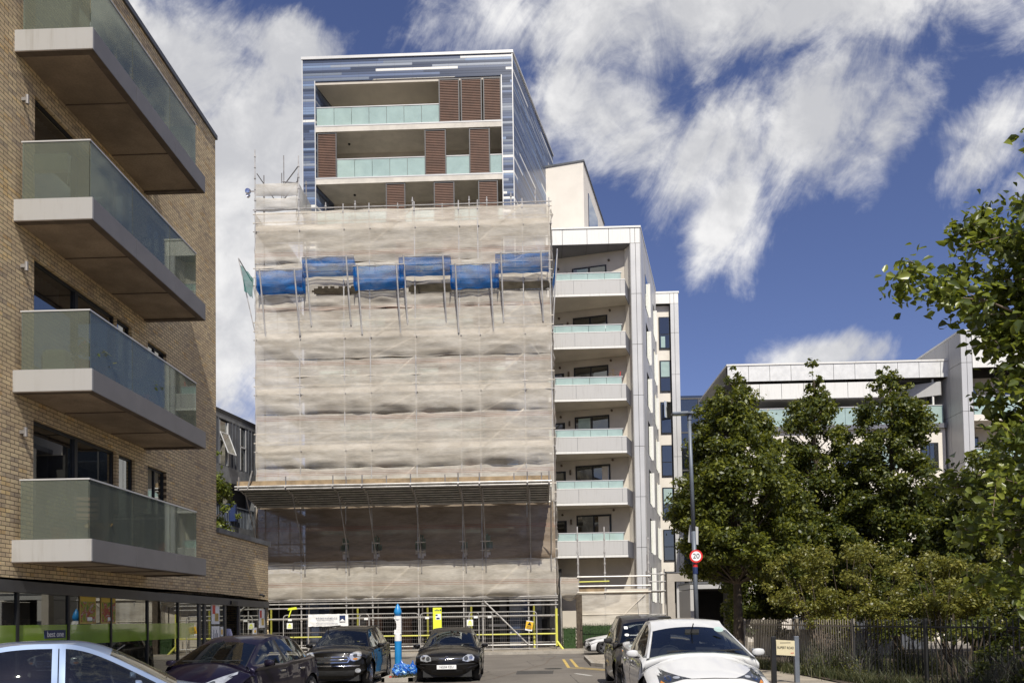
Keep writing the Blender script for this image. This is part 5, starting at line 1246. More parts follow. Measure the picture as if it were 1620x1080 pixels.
# street name sign
sn = empty('street_name_sign', (5.50, 18.0, G(5.5, 18)+.12), 0, 'low street name plate between two dark timber posts in front of the railings', 'sign')
for x, mt in ((-.26, 'black_metal'), (.24, 'pole_grey')):
    b = MB(); b.box(x-.05, x+.05, -.05, .05, 0, 1.02); b.build('post', mt, sn, bevel=.006)
b = MB(); b.quad((-.21, -.062, .62), (.19, -.062, .59), (.19, -.062, .92), (-.21, -.062, .95)); b.quad((-.21, -.04, .62), (-.21, -.04, .95), (.19, -.04, .92), (.19, -.04, .59)); b.build('plate', 'sign_cream', sn)
text('RUPERT ROAD', .078, 'sign_black', sn, (-.01, -.066, .77), (pi/2, 0.04, 0), sx=.70)
b = MB(); b.box(-.13, .10, -.066, -.063, .875, .885); b.build('small_print', 'sign_black', sn); text('N19', .045, 'red_paint', sn, (.13, -.066, .65), sx=.8)
# blue and white charging post
cpz = G(-4.07, 24)+.12
ch = empty('charging_post', (-4.07, 24.0, cpz), 0, 'white and blue charging post with a blue drop-shaped top, between two black cars', 'charging post')
b = MB(); b.lathe([(.0, 0), (.105, 0), (.105, .98), (0, .98)], (0, 0, 0), 24); b.build('lower_column', 'blue_plastic', ch, smooth=False)
b = MB(); b.lathe([(.106, .98), (.106, 1.18), (.0, 1.18)], (0, 0, 0), 24); [b.prism([(-.105+.075*sin(pi*q/9)**.7, -.085), (.105, -.085), (.105, .085), (-.105+.075*sin(pi*q/9)**.7, .085)], 1.18+.05*q, 1.228+.05*q) for q in range(10)]; b.lathe([(.0, 1.62), (.11, 1.62), (.11, 1.72), (0, 1.72)], (0, 0, 0), 24)
for i in range(6): b.box(-.10+.022*i*.6, .0, -.07, .07, 1.18+.016*(6-i)*0, 1.21+.02*(5-i)) if i == 0 else None
b.build('upper_column', 'white_plastic', ch)
b = MB(); b.lathe([(0, 1.72), (.085, 1.73), (.115, 1.80), (.112, 1.86), (.085, 1.95), (.045, 2.03), (0.0, 2.10)], (0, 0, 0), 24); b.build('drop_top', 'blue_plastic', ch, smooth=True)
# bags of rubbish in blue plastic
def bag(x, y, z, r, lab, seed, mat='blue_plastic'):
    b = MB(); P = []
    for i in range(25):
        a = 2*pi*i/24; row = []
        for j in range(13):
            t_ = pi*j/12; n = noise.noise(Vector((cos(a)*sin(t_)*2.3, sin(a)*sin(t_)*2.3, cos(t_)*2+seed)))+.5*noise.noise(Vector((cos(a)*5, sin(a)*5, t_*3+seed)))
            rr = r*(1+.35*n); row.append((rr*cos(a)*sin(t_), rr*.8*sin(a)*sin(t_), max(0, r*.75+rr*.8*cos(t_)+(.12*(1-j) if j < 2 else 0))))
        P.append(row)
    P[-1] = P[0]; b.grid(P); o = b.build('rubbish_bag', mat, loc=(x, y, z)); return tag(o, lab, 'rubbish bag', None)
m, t, fin = newmat('bag_blue'); n = t.noise(t.obj(), 7., 5., .7, 2.)
c = t.ramp(n, [(0, (.01, .05, .28)), (.52, (.015, .11, .45)), (.60, (.35, .62, .70)), (.66, (.02, .16, .55)), (1, (.02, .10, .40))])
p = t.sh('BsdfPrincipled', Base_Color=c, Roughness=.25); t.l.new(t.bump(t.noise(t.obj(), 14., 4., .6), .5, .02), p.node.inputs['Normal']); fin(p)
bag(-3.78, 22.75, G(-3.8, 22.7)+.10, .25, 'patterned blue rubbish bag beside the charging post', 1, 'bag_blue'); bag(-3.5, 23.1, G(-3.5, 23)+.12, .21, 'smaller blue rubbish bag tucked behind the patterned one', 5, 'bag_blue')
b = MB(); b.box(-.12, .12, -.04, .04, 0, .03); tag(b.build('red_litter', 'red_paint', loc=(-3.95, 22.5, G(-4, 22.5)+.125)), 'scrap of red litter in front of the blue rubbish bags', 'litter')
# tufts on the kerb island and along walls
def tufts(name, pts, n, h, mat, lab=None, cat=None, spread=.2, lean=.35, w=.010, kind='stuff', parent=None):
    SEED[0] += 1; rng = np.random.default_rng(SEED[0]); k = len(pts)*n
    P = np.repeat(np.array(pts, float), n, 0); P[:, :2] += rng.normal(size=(k, 2))*spread
    H = h*rng.uniform(.5, 1.25, k); D_ = rng.normal(size=(k, 2))*lean*H[:, None]; A_ = rng.uniform(0, 2*pi, k)
    wv = np.stack([np.cos(A_), np.sin(A_), np.zeros(k)], 1)*w*rng.uniform(.6, 1.5, k)[:, None]
    p1 = P+np.stack([D_[:, 0]*.35, D_[:, 1]*.35, H*.6], 1); p2 = P+np.stack([D_[:, 0], D_[:, 1], H], 1)
    V = np.stack([P-wv, P+wv, p1+wv*.8, p1-wv*.8, p2+wv*.15, p2-wv*.15], 1).reshape(-1, 3); base = np.arange(k)[:, None]*6
    Fc = np.concatenate([base+np.array([0, 1, 2, 3]), base+np.array([3, 2, 4, 5])], 0)
    me = bpy.data.meshes.new(name); me.from_pydata(V.tolist(), [], Fc.tolist()); me.update(); me.materials.append(MT(mat))
    o = bpy.data.objects.new(name, me); COL.objects.link(o); o.parent = parent; return tag(o, lab, cat, None, kind)
tufts('kerb_grass', [(-3.8+.2*(i % 3), 22.4+.35*i, G(-3.8, 23)+.12) for i in range(9)], 90, .09, 'leaf_grass', 'weedy grass on the kerb island between the black cars', 'grass', .1)

# ------------------------------------------------------------------ railings of the park
def rail_run(pts, zt, name_lab, mat, group):
    for (x0, y0), (x1, y1), lab, mt in zip(pts[:-1], pts[1:], name_lab, mat):
        Ld = hypot(x1-x0, y1-y0); r = empty('park_railing', (x0, y0, .24), atan2(y1-y0, x1-x0), lab, 'railing', group)
        b = MB(); n = int(Ld/.115)
        for i in range(n): b.box(i*Ld/n, i*Ld/n+.016, -.008, .008, .06, zt-.24+.02*(i % 2))
        b.build('bars', mt, r)
        b = MB(); b.box(0, Ld, -.02, -.009, zt-.24-.16, zt-.24-.125); b.box(0, Ld, -.02, -.009, .12, .155); b.build('rails', mt, r)
        for q in (0., Ld):
            b = MB(); b.box(q-.03, q+.03, -.035, .03, -.1, zt-.24+.03); b.build('post', mt, r)
rail_run([(6.42, 25.0), (6.85, 21.4), (7.18, 18.5), (7.75, 16.3), (8.55, 14.2), (9.6, 12.1)], 1.68,
         ['stretch of park railing next to the street tree trunk, furthest away', 'stretch of park railing behind the left post of the street name plate', 'stretch of park railing right of the street name plate', 'stretch of park railing in front of the lavender', 'nearest stretch of park railing, in deep shade at the right'],
         ['railing', 'railing', 'railing_dark', 'railing_dark', 'railing_dark'], 'railings round the park')  # dark stretches: the near tree's shade is put into the railing colour

# ------------------------------------------------------------------ trees
def limb(b, p, d, L_, r, depth, rng, tips):
    p = Vector(p); d = Vector(d).normalized(); n = 4; q = p
    for i in range(n):
        d = (d+Vector((rng.gauss(0, .10), rng.gauss(0, .10), rng.gauss(.02, .06)))).normalized(); q2 = q+d*L_/n
        b.tube(q, q2, r*(1-.16*i), 7 if depth > 1 else 5, r*(1-.16*(i+1)), cap=False); q = q2
        if depth <= 2: tips.append(q.copy())
    if depth > 0:
        for k in range(rng.choice((2, 3))):
            a = rng.uniform(0, 2*pi); s = rng.uniform(.35, .75); e = d.orthogonal().normalized(); e2 = d.cross(e)
            limb(b, q, d+(e*cos(a)+e2*sin(a))*s, L_*rng.uniform(.6, .8), r*.5, depth-1, rng, tips)
def conical_tree(x, y, z0, h, zc, prof, lab, leaf, nclump, per, lsize, seed, trunk_r=.12, lean=0., bark='bark', crown_dx=0., group=None, name='street_tree'):
    """prof: list of (height fraction, radius) for the crown between zc and h"""
    rng = random.Random(seed); root = empty(name, (x, y, z0), 0, lab, 'tree', group)
    b = MB(); n = 10; P = Vector((0, 0, 0))
    for i in range(n):
        f = (i+1)/n; Q = Vector((lean*f*h*.1+crown_dx*f+.05*rng.uniform(-1, 1), .05*rng.uniform(-1, 1), h*.92*f)); b.tube(P, Q, trunk_r*(1.12-.95*(i/n)) if i else trunk_r*1.35, 9, trunk_r*(1.12-.95*((i+1)/n)), cap=False); P = Q
    balls = []
    def rad(f):
        for (a, ra), (c, rc) in zip(prof[:-1], prof[1:]):
            if a <= f <= c: return ra+(rc-ra)*(f-a)/(c-a)
        return 0
    fs = np.random.default_rng(seed)
    k = 0; tries = 0
    while k < nclump and tries < nclump*20:
        tries += 1
        f = rng.random(); R = rad(f)
        if rng.random() > (R/max(p_[1] for p_ in prof))**1.3+.12: continue
        a = rng.uniform(0, 2*pi); z = zc+(h-zc)*f
        wob = 1+.48*noise.noise(Vector((cos(a)*1.9, sin(a)*1.9, z*1.15+seed*3)))
        rr = R*wob*rng.uniform(.25, 1.0)**.5
        cx = crown_dx*z/h; px_, py_ = cx+rr*cos(a), rr*sin(a); s = rng.uniform(.20, .42)*(1 if f < .85 else .6)*(.6+.4*R/1.3 if R < 1.3 else 1)
        balls.append((px_, py_, z, s, s, s*rng.uniform(.6, .95)))
        if k % 3 == 0:
            zs = max(zc*.9, z-rr*.85); b.tube((cx*.9, 0, zs), (px_, py_, z), .028*max(.5, R), 5, .008, cap=False)
        k += 1
    b.build('trunk', bark, root, smooth=True)
    leafball(root, 'crown', balls, nclump*per, lsize, leaf, shell=.42, up=.55)
    return root
conical_tree(6.22, 25.0, .2, 9.25, 2.85, [(0, 1.0), (.06, 1.7), (.3, 1.95), (.5, 1.6), (.66, 1.35), (.8, .92), (.92, .45), (1, .12)],
             'dense street tree with a conical crown and bare dark trunk, right of the street lamp', 'leaf_street', 430, 150, .066, 5, .15, crown_dx=.02)
conical_tree(10.1, 29.0, .2, 10.85, 1.6, [(0, 1.7), (.3, 1.95), (.5, 1.4), (.64, 1.1), (.79, .74), (.87, .30), (.93, .26), (1, .08)],
             'spire-topped park tree, second from the lamp', 'leaf_park', 430, 150, .072, 15, .13, group='conical trees in the park', name='park_tree')
conical_tree(12.15, 27.6, .2, 9.9, 1.5, [(0, 1.7), (.3, 2.0), (.55, 1.4), (.75, 1.12), (.87, .85), (.95, .5), (1, .2)],
             'broad conical park tree, third from the lamp, in front of the terrace block', 'leaf_park', 460, 150, .072, 26, .13, group='conical trees in the park', name='park_tree')
conical_tree(8.35, 30.5, .2, 5.6, .9, [(0, .9), (.4, 1.6), (.75, 1.2), (1, .3)], 'lower bushy tree filling the gap between the street tree and the spire-topped tree', 'leaf_park', 220, 130, .07, 33, .08, name='park_tree')
conical_tree(14.6, 25.0, .2, 7.3, .6, [(0, 1.4), (.4, 2.4), (.75, 1.8), (1, .5)], 'rounded dark tree behind the near tree at the right', 'leaf_park', 300, 120, .075, 44, .10, name='park_tree')
conical_tree(16.6, 31.0, .2, 6.2, .6, [(0, 1.6), (.5, 2.4), (1, .6)], 'low dark tree at the foot of the corner block', 'leaf_park', 160, 110, .09, 45, .10, name='park_tree')
conical_tree(-14.2, 35.6, .1, 9.4, 3.4, [(0, .5), (.4, .95), (.8, .75), (1, .3)], 'slender tree growing between the brick block and the dark zinc building', 'leaf_near', 46, 75, .085, 57, .08, name='slender_tree')
# shrubs
def shrub(x, y, z0, balls, n, size, leaf, lab, group=None, stems=7, seed=1):
    r = empty('shrub', (x, y, z0), 0, lab, 'shrub', group); rg = random.Random(seed); b = MB()
    cl = []
    for bx_, by_, bz_, rx, ry, rz in balls:
        for k in range(22):
            d = Vector((rg.gauss(0, 1), rg.gauss(0, 1), rg.gauss(0, 1))).normalized()*rg.uniform(.35, 1)**.5; s = rg.uniform(.16, .3)*min(rx, 1.2)
            cl.append((bx_+d.x*rx, by_+d.y*ry, bz_+d.z*rz*(1+.2*rg.uniform(-1, 1)), s, s, s*.7))
        for k in range(stems): b.tube((bx_*.5+rg.uniform(-.2, .2), by_*.5, 0), (bx_+rg.uniform(-.6, .6)*rx, by_+rg.uniform(-.5, .5)*ry, bz_+rg.uniform(0, .6)*rz), .022, 5, .006)
    b.build('stems', 'bark', r); leafball(r, 'foliage', cl, n, size, leaf, shell=.45, up=.7); return r
shrub(7.9, 20.8, .2, [(-1.0, 0, 2.35, 1.0, .8, .85), (0, .2, 2.7, 1.15, .9, 1.0), (.9, 0, 2.4, .9, .8, .9), (.1, -.2, 1.6, 1.3, .7, .55)], 16000, .040, 'leaf_bush', 'big yellow-green shrub above the street name plate', None, 6, 3)
shrub(9.4, 18.3, .2, [(-.6, 0, 2.3, .8, .7, .7), (.4, .2, 2.2, .9, .8, .8), (0, 0, 1.5, 1.1, .7, .6)], 12000, .038, 'leaf_bush', 'yellow-green shrub behind the railings, right of the bigger one', None, 6, 4)
shrub(9.9, 15.6, .2, [(0, 0, 1.9, 1.3, 1.0, 1.0), (1.2, .3, 1.7, 1.1, .9, 1.1), (-.9, .6, 1.2, .9, .8, .7)], 13000, .042, 'leaf_park', 'dark evergreen shrub in the shade of the near tree', None, 6, 5)
shrub(12.5, 17.5, .2, [(0, 0, 2.0, 1.8, 1.2, 1.5), (2.2, 0, 2.0, 1.6, 1.2, 1.5)], 14000, .05, 'leaf_park', 'wide dark shrub deep in the park at the right edge', None, 6, 6)
shrub(10.8, 22.5, .2, [(-1.0, 0, 1.6, 1.2, .9, 1.1), (.9, 0, 1.8, 1.3, .9, 1.2), (2.6, 0, 1.7, 1.2, .9, 1.1)], 13000, .05, 'leaf_park', 'dark shrub mass under the conical park trees', None, 6, 8)
r = empty('dead_shrub', (8.3, 24.0, .25), 0, 'bare brown twiggy shrub behind the railings right of the tree trunk', 'shrub'); b = MB(); rg = random.Random(2)
for k in range(46): a = rg.uniform(-1.1, 1.1); b.tube((rg.uniform(-.2, .2), 0, .4), (.2+sin(a)*.75*rg.uniform(.5, 1), rg.uniform(-.4, .4), .5+cos(a)*1.3*rg.uniform(.5, 1)), .012, 4, .004)
b.build('twigs', 'bark_light', r)
# near tree on the right, trunk just outside the frame
nt = empty('near_tree', (7.35, 9.3, .25), 0, 'large broad-leaved tree reaching in from the right edge, its big glossy leaves in the foreground', 'tree')
rg = random.Random(12); b = MB(); tips = []
b.tube((0, 0, -.1), (-.1, 0, 2.4), .17, 12, .14, cap=False); b.tube((-.1, 0, 2.4), (-.25, .1, 5.2), .14, 10, .09, cap=False); b.tube((-.25, .1, 5.2), (-.1, .1, 9.0), .09, 8, .03, cap=False)
def branch(p0, p1, r, sag=.2):
    """one branch from p0 to p1 with side twigs; returns leaf anchors"""
    p0, p1 = Vector(p0), Vector(p1); n = 7; q = p0; out = []
    for i in range(n):
        f = (i+1)/n; z = sag*sin(pi*f); pt = p0.lerp(p1, f)+Vector((rg.gauss(0, .04), rg.gauss(0, .04), z)); b.tube(q, pt, r*(1-.8*i/n), 5, r*(1-.8*(i+1)/n), cap=False)
        if f > .3:
            for s in range(2):
                d = (p1-p0).normalized()*rg.uniform(.1, .5)+Vector((rg.gauss(0, .5), rg.gauss(0, .5), rg.gauss(-.05, .35))); e = pt+d*rg.uniform(.25, .5); b.tube(pt, e, .006, 4, .003, cap=False)
                for w_ in range(4): out.append(pt.lerp(e, .25+.25*w_))
        q = pt; out.append(pt)
    out.append(p1); return out
anch = []
def nb_(p0, p1, r=.03, sag=.15): 
    global anch
    anch += branch(p0, p1, r, sag)
L0 = Vector((7.35, 9.3, .25))
def loc(x, y, z): return Vector((x, y, z))-L0
# branch tips where the photograph shows foliage (world metres)
T = [(4.05, 8.6, 5.45, 4.4), (4.35, 8.4, 5.15, 4.2), (4.75, 8.6, 5.95, 5.0), (4.65, 8.6, 5.5, 4.4), (4.9, 8.3, 5.7, 4.6), (5.0, 8.8, 6.0, 5.0),
     (4.9, 8.8, 4.9, 4.2), (5.15, 8.5, 5.3, 4.4), (4.7, 8.3, 3.2, 2.6),
     (4.6, 8.7, 2.7, 2.3), (5.0, 8.4, 3.6, 2.9), (5.1, 8.8, 4.2, 3.4), (5.2, 8.3, 2.6, 2.2), (4.9, 8.6, 2.2, 2.0), (5.3, 8.6, 3.0, 2.5), (5.62, 8.6, 6.7, 6.0), (5.72, 8.5, 7.9, 7.0), (5.3, 8.6, 3.3, 2.8), (5.5, 8.8, 4.1, 3.5), (5.7, 8.5, 3.1, 2.6), (5.7, 8.7, 4.9, 4.0), (5.4, 8.4, 2.9, 2.4), (5.6, 8.6, 2.3, 2.0), (5.25, 8.5, 4.75, 4.0), (5.45, 8.6, 5.4, 4.6),
     (5.4, 8.6, 5.0, 4.2), (5.4, 8.8, 4.5, 3.8), (5.5, 8.4, 3.6, 3.0), (5.6, 8.6, 5.9, 5.0), (5.3, 9.2, 4.0, 3.4), (5.0, 9.6, 3.3, 2.8), (5.6, 8.7, 2.6, 2.2), (5.5, 9.5, 5.2, 4.3),
     (5.5, 8.5, 2.1, 1.9), (5.1, 8.2, 1.9, 1.8), (6.2, 8.5, 4.0, 3.0), (6.3, 8.6, 5.6, 4.6), (6.4, 8.6, 2.8, 2.2), (6.2, 8.6, 7.0, 6.0), (8.6, 9, 5, 3.5), (8.8, 10, 6.5, 4.5), (7.4, 7.8, 5, 3.5), (7.4, 7.9, 6.8, 5), (7.6, 10.8, 5, 3.6), (7.4, 10.8, 6.8, 5.2), (7.2, 9.3, 9.3, 7.5)]
for x, y, z, zt in T:
    f = min(1, (zt-.25)/9); nb_((-.15, .05, zt-.25), loc(x, y, z), .028)
b.build('trunk', 'bark_light', nt, smooth=True)
for k in range(260):        # unseen outer part of the crown, added and widened to shade the garden
    a = rg.uniform(0, 2*pi); q = Vector((rg.gauss(1.1, 1.4), rg.gauss(.0, 1.3), rg.uniform(2.2, 7.6)))
    if (L0+q).x/max(1, (L0+q).y) > .64 or (L0+q).z > 8.6: anch.append(q); anch.append(q+Vector((.2, .1, .1))); anch.append(q+Vector((-.1, .2, -.15)))
A0 = np.array([tuple(v) for v in anch]); rngn = np.random.default_rng(8)
rep = 11; C = np.repeat(A0, rep, 0)+rngn.normal(size=(len(A0)*rep, 3))*np.array([.085, .085, .085]); C[:, 2] -= .03
Nn = rngn.normal(size=C.shape)*.7+np.array([-.1, -.5, .6])
quads_mesh('crown', C, Nn, .049*rngn.uniform(.55, 1.45, len(C)), 'leaf_near', nt, .62, .22, rngn)
# garden plants at the foot of the railings
gp = [(6.55+random.uniform(0, .3), 20.6-k*.75) for k in range(4)]+[(6.9+.45*i*.9+random.uniform(-.2, .2), 22.5-i*.62+random.uniform(-.4, .4)) for i in range(18)]
for k, (x, y) in enumerate(gp):
    h = random.uniform(.55, .95); r = empty('garden_plant', (x+.35, y, .24), 0, None, 'plant', 'rough garden plants behind the park railings'); r['label'] = 'clump of rough greenery growing behind the park railings'
    tufts('stalks', [(0, 0, 0)], 110, h, ['leaf_grass', 'leaf_lav'][k % 2], spread=.16, lean=.28, w=.009, kind=None, parent=r)
    leafball(r, 'foliage', [(0, 0, h*.35, .32, .28, h*.4)], 420, .028, ['leaf_bush', 'leaf_near', 'leaf_park'][k % 3], up=.8)
tufts('garden_undergrowth', [(6.9+random.uniform(0, 5.5), random.uniform(9, 24), .2) for i in range(260)], 40, .34, 'leaf_grass', 'tangled grasses and weeds covering the park edge', 'undergrowth', .22, .35, .007)
tufts('wall_foot_weeds', [(6.3+.25*random.random()+(25-yy)*.055, yy, G(6.5, yy)+.13) for yy in np.linspace(15, 24.5, 46)], 55, .26, 'leaf_grass', 'weeds along the foot of the park railings', 'weeds', .09, .4, .007)
lv = []
for i in range(60): x = random.uniform(8.1, 10.5); lv.append((x, 16.0-(x-8)*1.4+random.uniform(-1.2, .4), .24))
tufts('lavender', lv, 50, .72, 'leaf_lav', 'straggling lavender stems leaning through the railings', 'lavender', .14, .38, .008)
shrub(9.0, 13.0, .2, [(0, 0, .8, .7, .6, .65), (-.7, 1.6, .7, .6, .6, .6), (.9, -.8, .9, .8, .6, .7)], 12000, .034, 'leaf_park', 'dark bush leaning through the nearest railings at the right edge', None, 4, 19)
shrub(9.4, 11.8, .24, [(0, 0, .5, .8, .6, .45), (1.2, -.4, .55, .8, .6, .5), (-1.0, .9, .5, .7, .6, .4)], 9000, .03, 'leaf_park', 'low dark ground shrub in front of the railings at the bottom right', None, 3, 9)

# ------------------------------------------------------------------ person in the shop doorway
pr = empty('person', (-9.25, 23.75, .16), 0, 'person in a pale shirt going through the shop doorway, seen from behind the black hatchback', 'person')
def skin_body(name, verts, edges, rad, mat, parent, root=0, sub=2):
    me = bpy.data.meshes.new(name); me.from_pydata(verts, edges, []); o = bpy.data.objects.new(name, me); COL.objects.link(o)
    s = o.modifiers.new('skin', 'SKIN'); s.use_smooth_shade = True
    for i, r in enumerate(rad): me.skin_vertices[0].data[i].radius = (r, r) if not isinstance(r, tuple) else r
    me.skin_vertices[0].data[root].use_root = True
    u = o.modifiers.new('sub', 'SUBSURF'); u.levels = sub; u.render_levels = sub; me.materials.append(MT(mat)); o.parent = parent; return o
V = [(0, 0, .92), (0, 0, 1.12), (0, .02, 1.38), (0, .03, 1.50), (.0, .05, 1.60), (.0, .05, 1.72), (-.18, .02, 1.42), (-.24, .03, 1.15), (-.22, .15, .92), (-.21, .2, .82), (.18, .02, 1.42), (.24, 0, 1.15), (.22, .12, .92), (.21, .17, .82),
     (-.10, 0, .86), (-.11, .03, .48), (-.11, -.04, .08), (-.11, .10, .03), (.10, 0, .86), (.12, -.02, .48), (.12, -.16, .10), (.12, -.04, .03)]
Ed = [(0, 1), (1, 2), (2, 3), (3, 4), (4, 5), (2, 6), (6, 7), (7, 8), (8, 9), (2, 10), (10, 11), (11, 12), (12, 13), (0, 14), (14, 15), (15, 16), (16, 17), (0, 18), (18, 19), (19, 20), (20, 21)]
Rd = [(.16, .12), (.15, .11), (.17, .11), .06, .085, .085, .07, .05, .035, .03, .07, .05, .035, .03, .09, .06, .04, .035, .09, .06, .04, .035]
skin_body('body', V, Ed, Rd, 'skin', pr)
skin_body('shirt', [(0, 0, .88), (0, 0, 1.12), (0, .02, 1.38), (0, .03, 1.48), (-.19, .02, 1.42), (-.25, .03, 1.18), (.19, .02, 1.42), (.25, 0, 1.18)], [(0, 1), (1, 2), (2, 3), (2, 4), (4, 5), (2, 6), (6, 7)], [(.19, .14), (.18, .13), (.2, .13), .085, .09, .075, .09, .075], 'shirt', pr)
skin_body('trousers', [(0, 0, .92), (-.10, 0, .86), (-.11, .03, .48), (-.11, -.04, .12), (.10, 0, .86), (.12, -.02, .48), (.12, -.14, .13)], [(0, 1), (1, 2), (2, 3), (0, 4), (4, 5), (5, 6)], [(.17, .13), .105, .08, .065, .105, .08, .065], 'trousers', pr)
b = MB(); b.lathe([(0, -.11), (.07, -.10), (.105, -.03), (.105, .05), (.06, .11), (0, .125)], (0, .03, 1.70), 16); b.build('hair', 'hair', pr, smooth=True)
for s in (-1, 1):
    for k in range(4):
        b = MB(); x = s*.205; b.tube((x, .17+.018*k, .80), (x-s*.01, .18+.02*k, .735), .009, 6, .008); b.tube((x-s*.01, .18+.02*k, .735), (x-s*.03, .18+.018*k, .70), .008, 6, .006); b.build('finger', 'skin', pr)
    b = MB(); b.tube((x, .16, .81), (x-s*.03, .14, .755), .011, 6, .008); b.build('thumb', 'skin', pr)
# ------------------------------------------------------------------ cars
def catmull(pts, n):
    P = [Vector(p) for p in pts]; out = []; m = len(P)-1
    for i in range(m):
        p0, p1, p2, p3 = P[max(0, i-1)], P[i], P[i+1], P[min(m, i+2)]
        for k in range(n):
            t_ = k/n; out.append(.5*((2*p1)+(p2-p0)*t_+(2*p0-5*p1+4*p2-p3)*t_*t_+(3*p1-p0-3*p2+p3)*t_**3))
    out.append(P[-1]); return out
def interp(T, x):
    if x <= T[0][0]: return T[0][1]
    for (a, b_), (c, d) in zip(T[:-1], T[1:]):
        if x <= c: return b_+(d-b_)*(x-a)/max(1e-6, c-a)
    return T[-1][1]
def car(P, loc, rz, label, group='parked cars', name='parked_car'):
    """front of the car at local x=0, body runs along +x; y is across, z up"""
    L_, Wd, H, col = P['L'], P['W'], P['H'], P['paint']; root = empty(name, loc, rz, label, 'car', group)
    prof = catmull([(x, 0, z) for x, z in P['prof']], 6); n = len(prof)
    nrm = []
    for i in range(n):
        d = (prof[min(n-1, i+1)]-prof[max(0, i-1)]).normalized(); nrm.append(Vector((d.z, 0, -d.x)))
    plan = P.get('plan', [(0, .90), (.12, .955), (.5, 1.0), (L_*.5, 1.0), (L_-.7, .985), (L_, .90)])
    def Wx(x): return Wd*interp(plan, x)
    cowl, tail = P['cowl'], P['tail']
    vs = [-1, -.985, -.96, -.92, -.85, -.7, -.5, -.25, 0, .25, .5, .7, .85, .92, .96, .985, 1]
    def strip_pt(i, v):
        nx = abs(nrm[i].x); xx_ = prof[i].x; cr_ = .105-.06*min(1, max(0, (xx_-cowl-.1)/.6)); dep = (cr_+P.get('bow', .26)*nx)*abs(v)**2.4 + (.030*max(0, (abs(v)-.92)/.08)**2)
        if prof[i].x > L_*.6: dep *= .6
        q = prof[i]+nrm[i]*dep
        crease = P.get('hood_crease', 0)*(-.018 if abs(v) > .72 else 0)*(1-nx) if prof[i].x < cowl else 0
        return (q.x, Wx(q.x)*v, q.z-crease*0)
    P['prof_z'] = P['belt']
    b = MB(); G_ = [[strip_pt(i, v) for v in vs] for i in range(n)]; b.grid(G_); m = len(vs)
    keep = []
    for f in b.f:
        cx = sum(b.v[q][0] for q in f)/4; cz = sum(b.v[q][2] for q in f)/4; yy = abs(sum(b.v[q][1] for q in f)/4)
        if cowl+.10 < cx < tail-.02 and cz > P['prof_z'](cx)-.12 and yy < Wx(cx)*.88: continue
        keep.append(f)
    b.f = keep
    # sides
    edge = [G_[i][-1] for i in range(n)]
    im = min(range(n//2), key=lambda i: edge[i][0]); ix = max(range(n//2, n), key=lambda i: edge[i][0]); up_ = edge[im:ix+1]
    xs_ = sorted(set([round(e[0], 4) for e in up_ if e[0] < .6 or e[0] > L_-.5]+[.35+i*.045 for i in range(int((L_-.8)/.045))]))
    xs_ = [x for x in xs_ if up_[0][0] <= x <= up_[-1][0]]
    tbl = [(e[0], e[2]) for e in up_]; tb = [tbl[0]]
    for q in tbl[1:]:
        if q[0] > tb[-1][0]+1e-4: tb.append(q)
    P['belt'] = lambda x: interp(tb, x)+.012
    R = P['r']+.055; sill = .20; axles = P['axles']
    def zb(x):
        z = sill+.02*(abs(x-L_/2)/L_)
        for a in axles:
            if abs(x-a) < R: z = max(z, P['r']+sqrt(R*R-(x-a)**2)*1.0)
        return z
    side_rows = [0, .06, .16, .3, .45, .6, .72, .82, .9, .96, 1]
    for a in axles: xs_ += [a-R+.002, a+R-.002, a-R*.96, a+R*.96, a-R*.85, a+R*.85]
    xs_ = sorted(x for x in set(xs_) if up_[0][0] <= x <= up_[-1][0])
    SG = {}
    for s in (-1, 1):
        g = []
        for x in xs_:
            z1 = interp(tb, x); z0 = min(zb(x), z1-.03); col_ = []
            for t_ in side_rows:
                z = z0+(z1-z0)*t_; zz = (z-.2)/(z1-.2)
                y = Wx(x)*(1-.030*(1-sin(pi*min(1, max(0, zz))**.8))*1)+.028*sin(pi*zz)-.012*(1 if .30 < zz < .44 else 0)
                if t_ == 1: y = Wx(x)
                fl = max([0]+[1-abs(x-a)/(R+.14) for a in axles])*(1 if zz < .75 else .4); y += .014*min(1, fl*2.2) if t_ < 1 else 0
                col_.append((x, s*y, z))
            g.append(col_)
        k = len(b.v); mm = len(side_rows)
        for r in g: b.v += r
        for i in range(len(g)-1):
            for j in range(mm-1):
                q = (k+i*mm+j, k+(i+1)*mm+j, k+(i+1)*mm+j+1, k+i*mm+j+1); b.f.append(q if s < 0 else tuple(reversed(q)))
        SG[s] = g
    body = b.build('body', col, root, smooth=True)
    bvh = BVHTree.FromPolygons([Vector(v) for v in b.v], [list(f) for f in b.f])
    # dark underside, wheel wells and tub
    u = MB(); u.box(.22, L_-.22, -(Wd-.22), Wd-.22, .16, .55); u.box(cowl-.15, tail-.1, -(Wd-.07), Wd-.07, .22, interp(tb, 2)-.28)
    for a in axles: u.box(a-R-.02, a+R+.02, -(Wd-.24), Wd-.24, .3, .72)
    u.build('underbody', 'rubber', root)
    # greenhouse
    gh = P['gh']                     # (x, z, halfwidth) centre line from windscreen base over the roof to the rear base
    GP = catmull([(x, w_, z) for x, z, w_ in gh], 8); ng = len(GP); kf = 8; kr = (len(gh)-2)*8
    gv = [-1, -.955, -.94, -.8, -.6, -.4, -.2, 0, .2, .4, .6, .8, .94, .955, 1]
    GN = []
    for i in range(ng):
        d = GP[min(ng-1, i+1)]-GP[max(0, i-1)]; d.y = 0; d.normalize(); GN.append(Vector((d.z, 0, -d.x)))
    def gpt(i, v): q = GP[i]; dep = (.035+.12*abs(GN[i].x))*abs(v)**2.2; return (q.x+GN[i].x*dep, q.y*v, q.z+GN[i].z*dep)
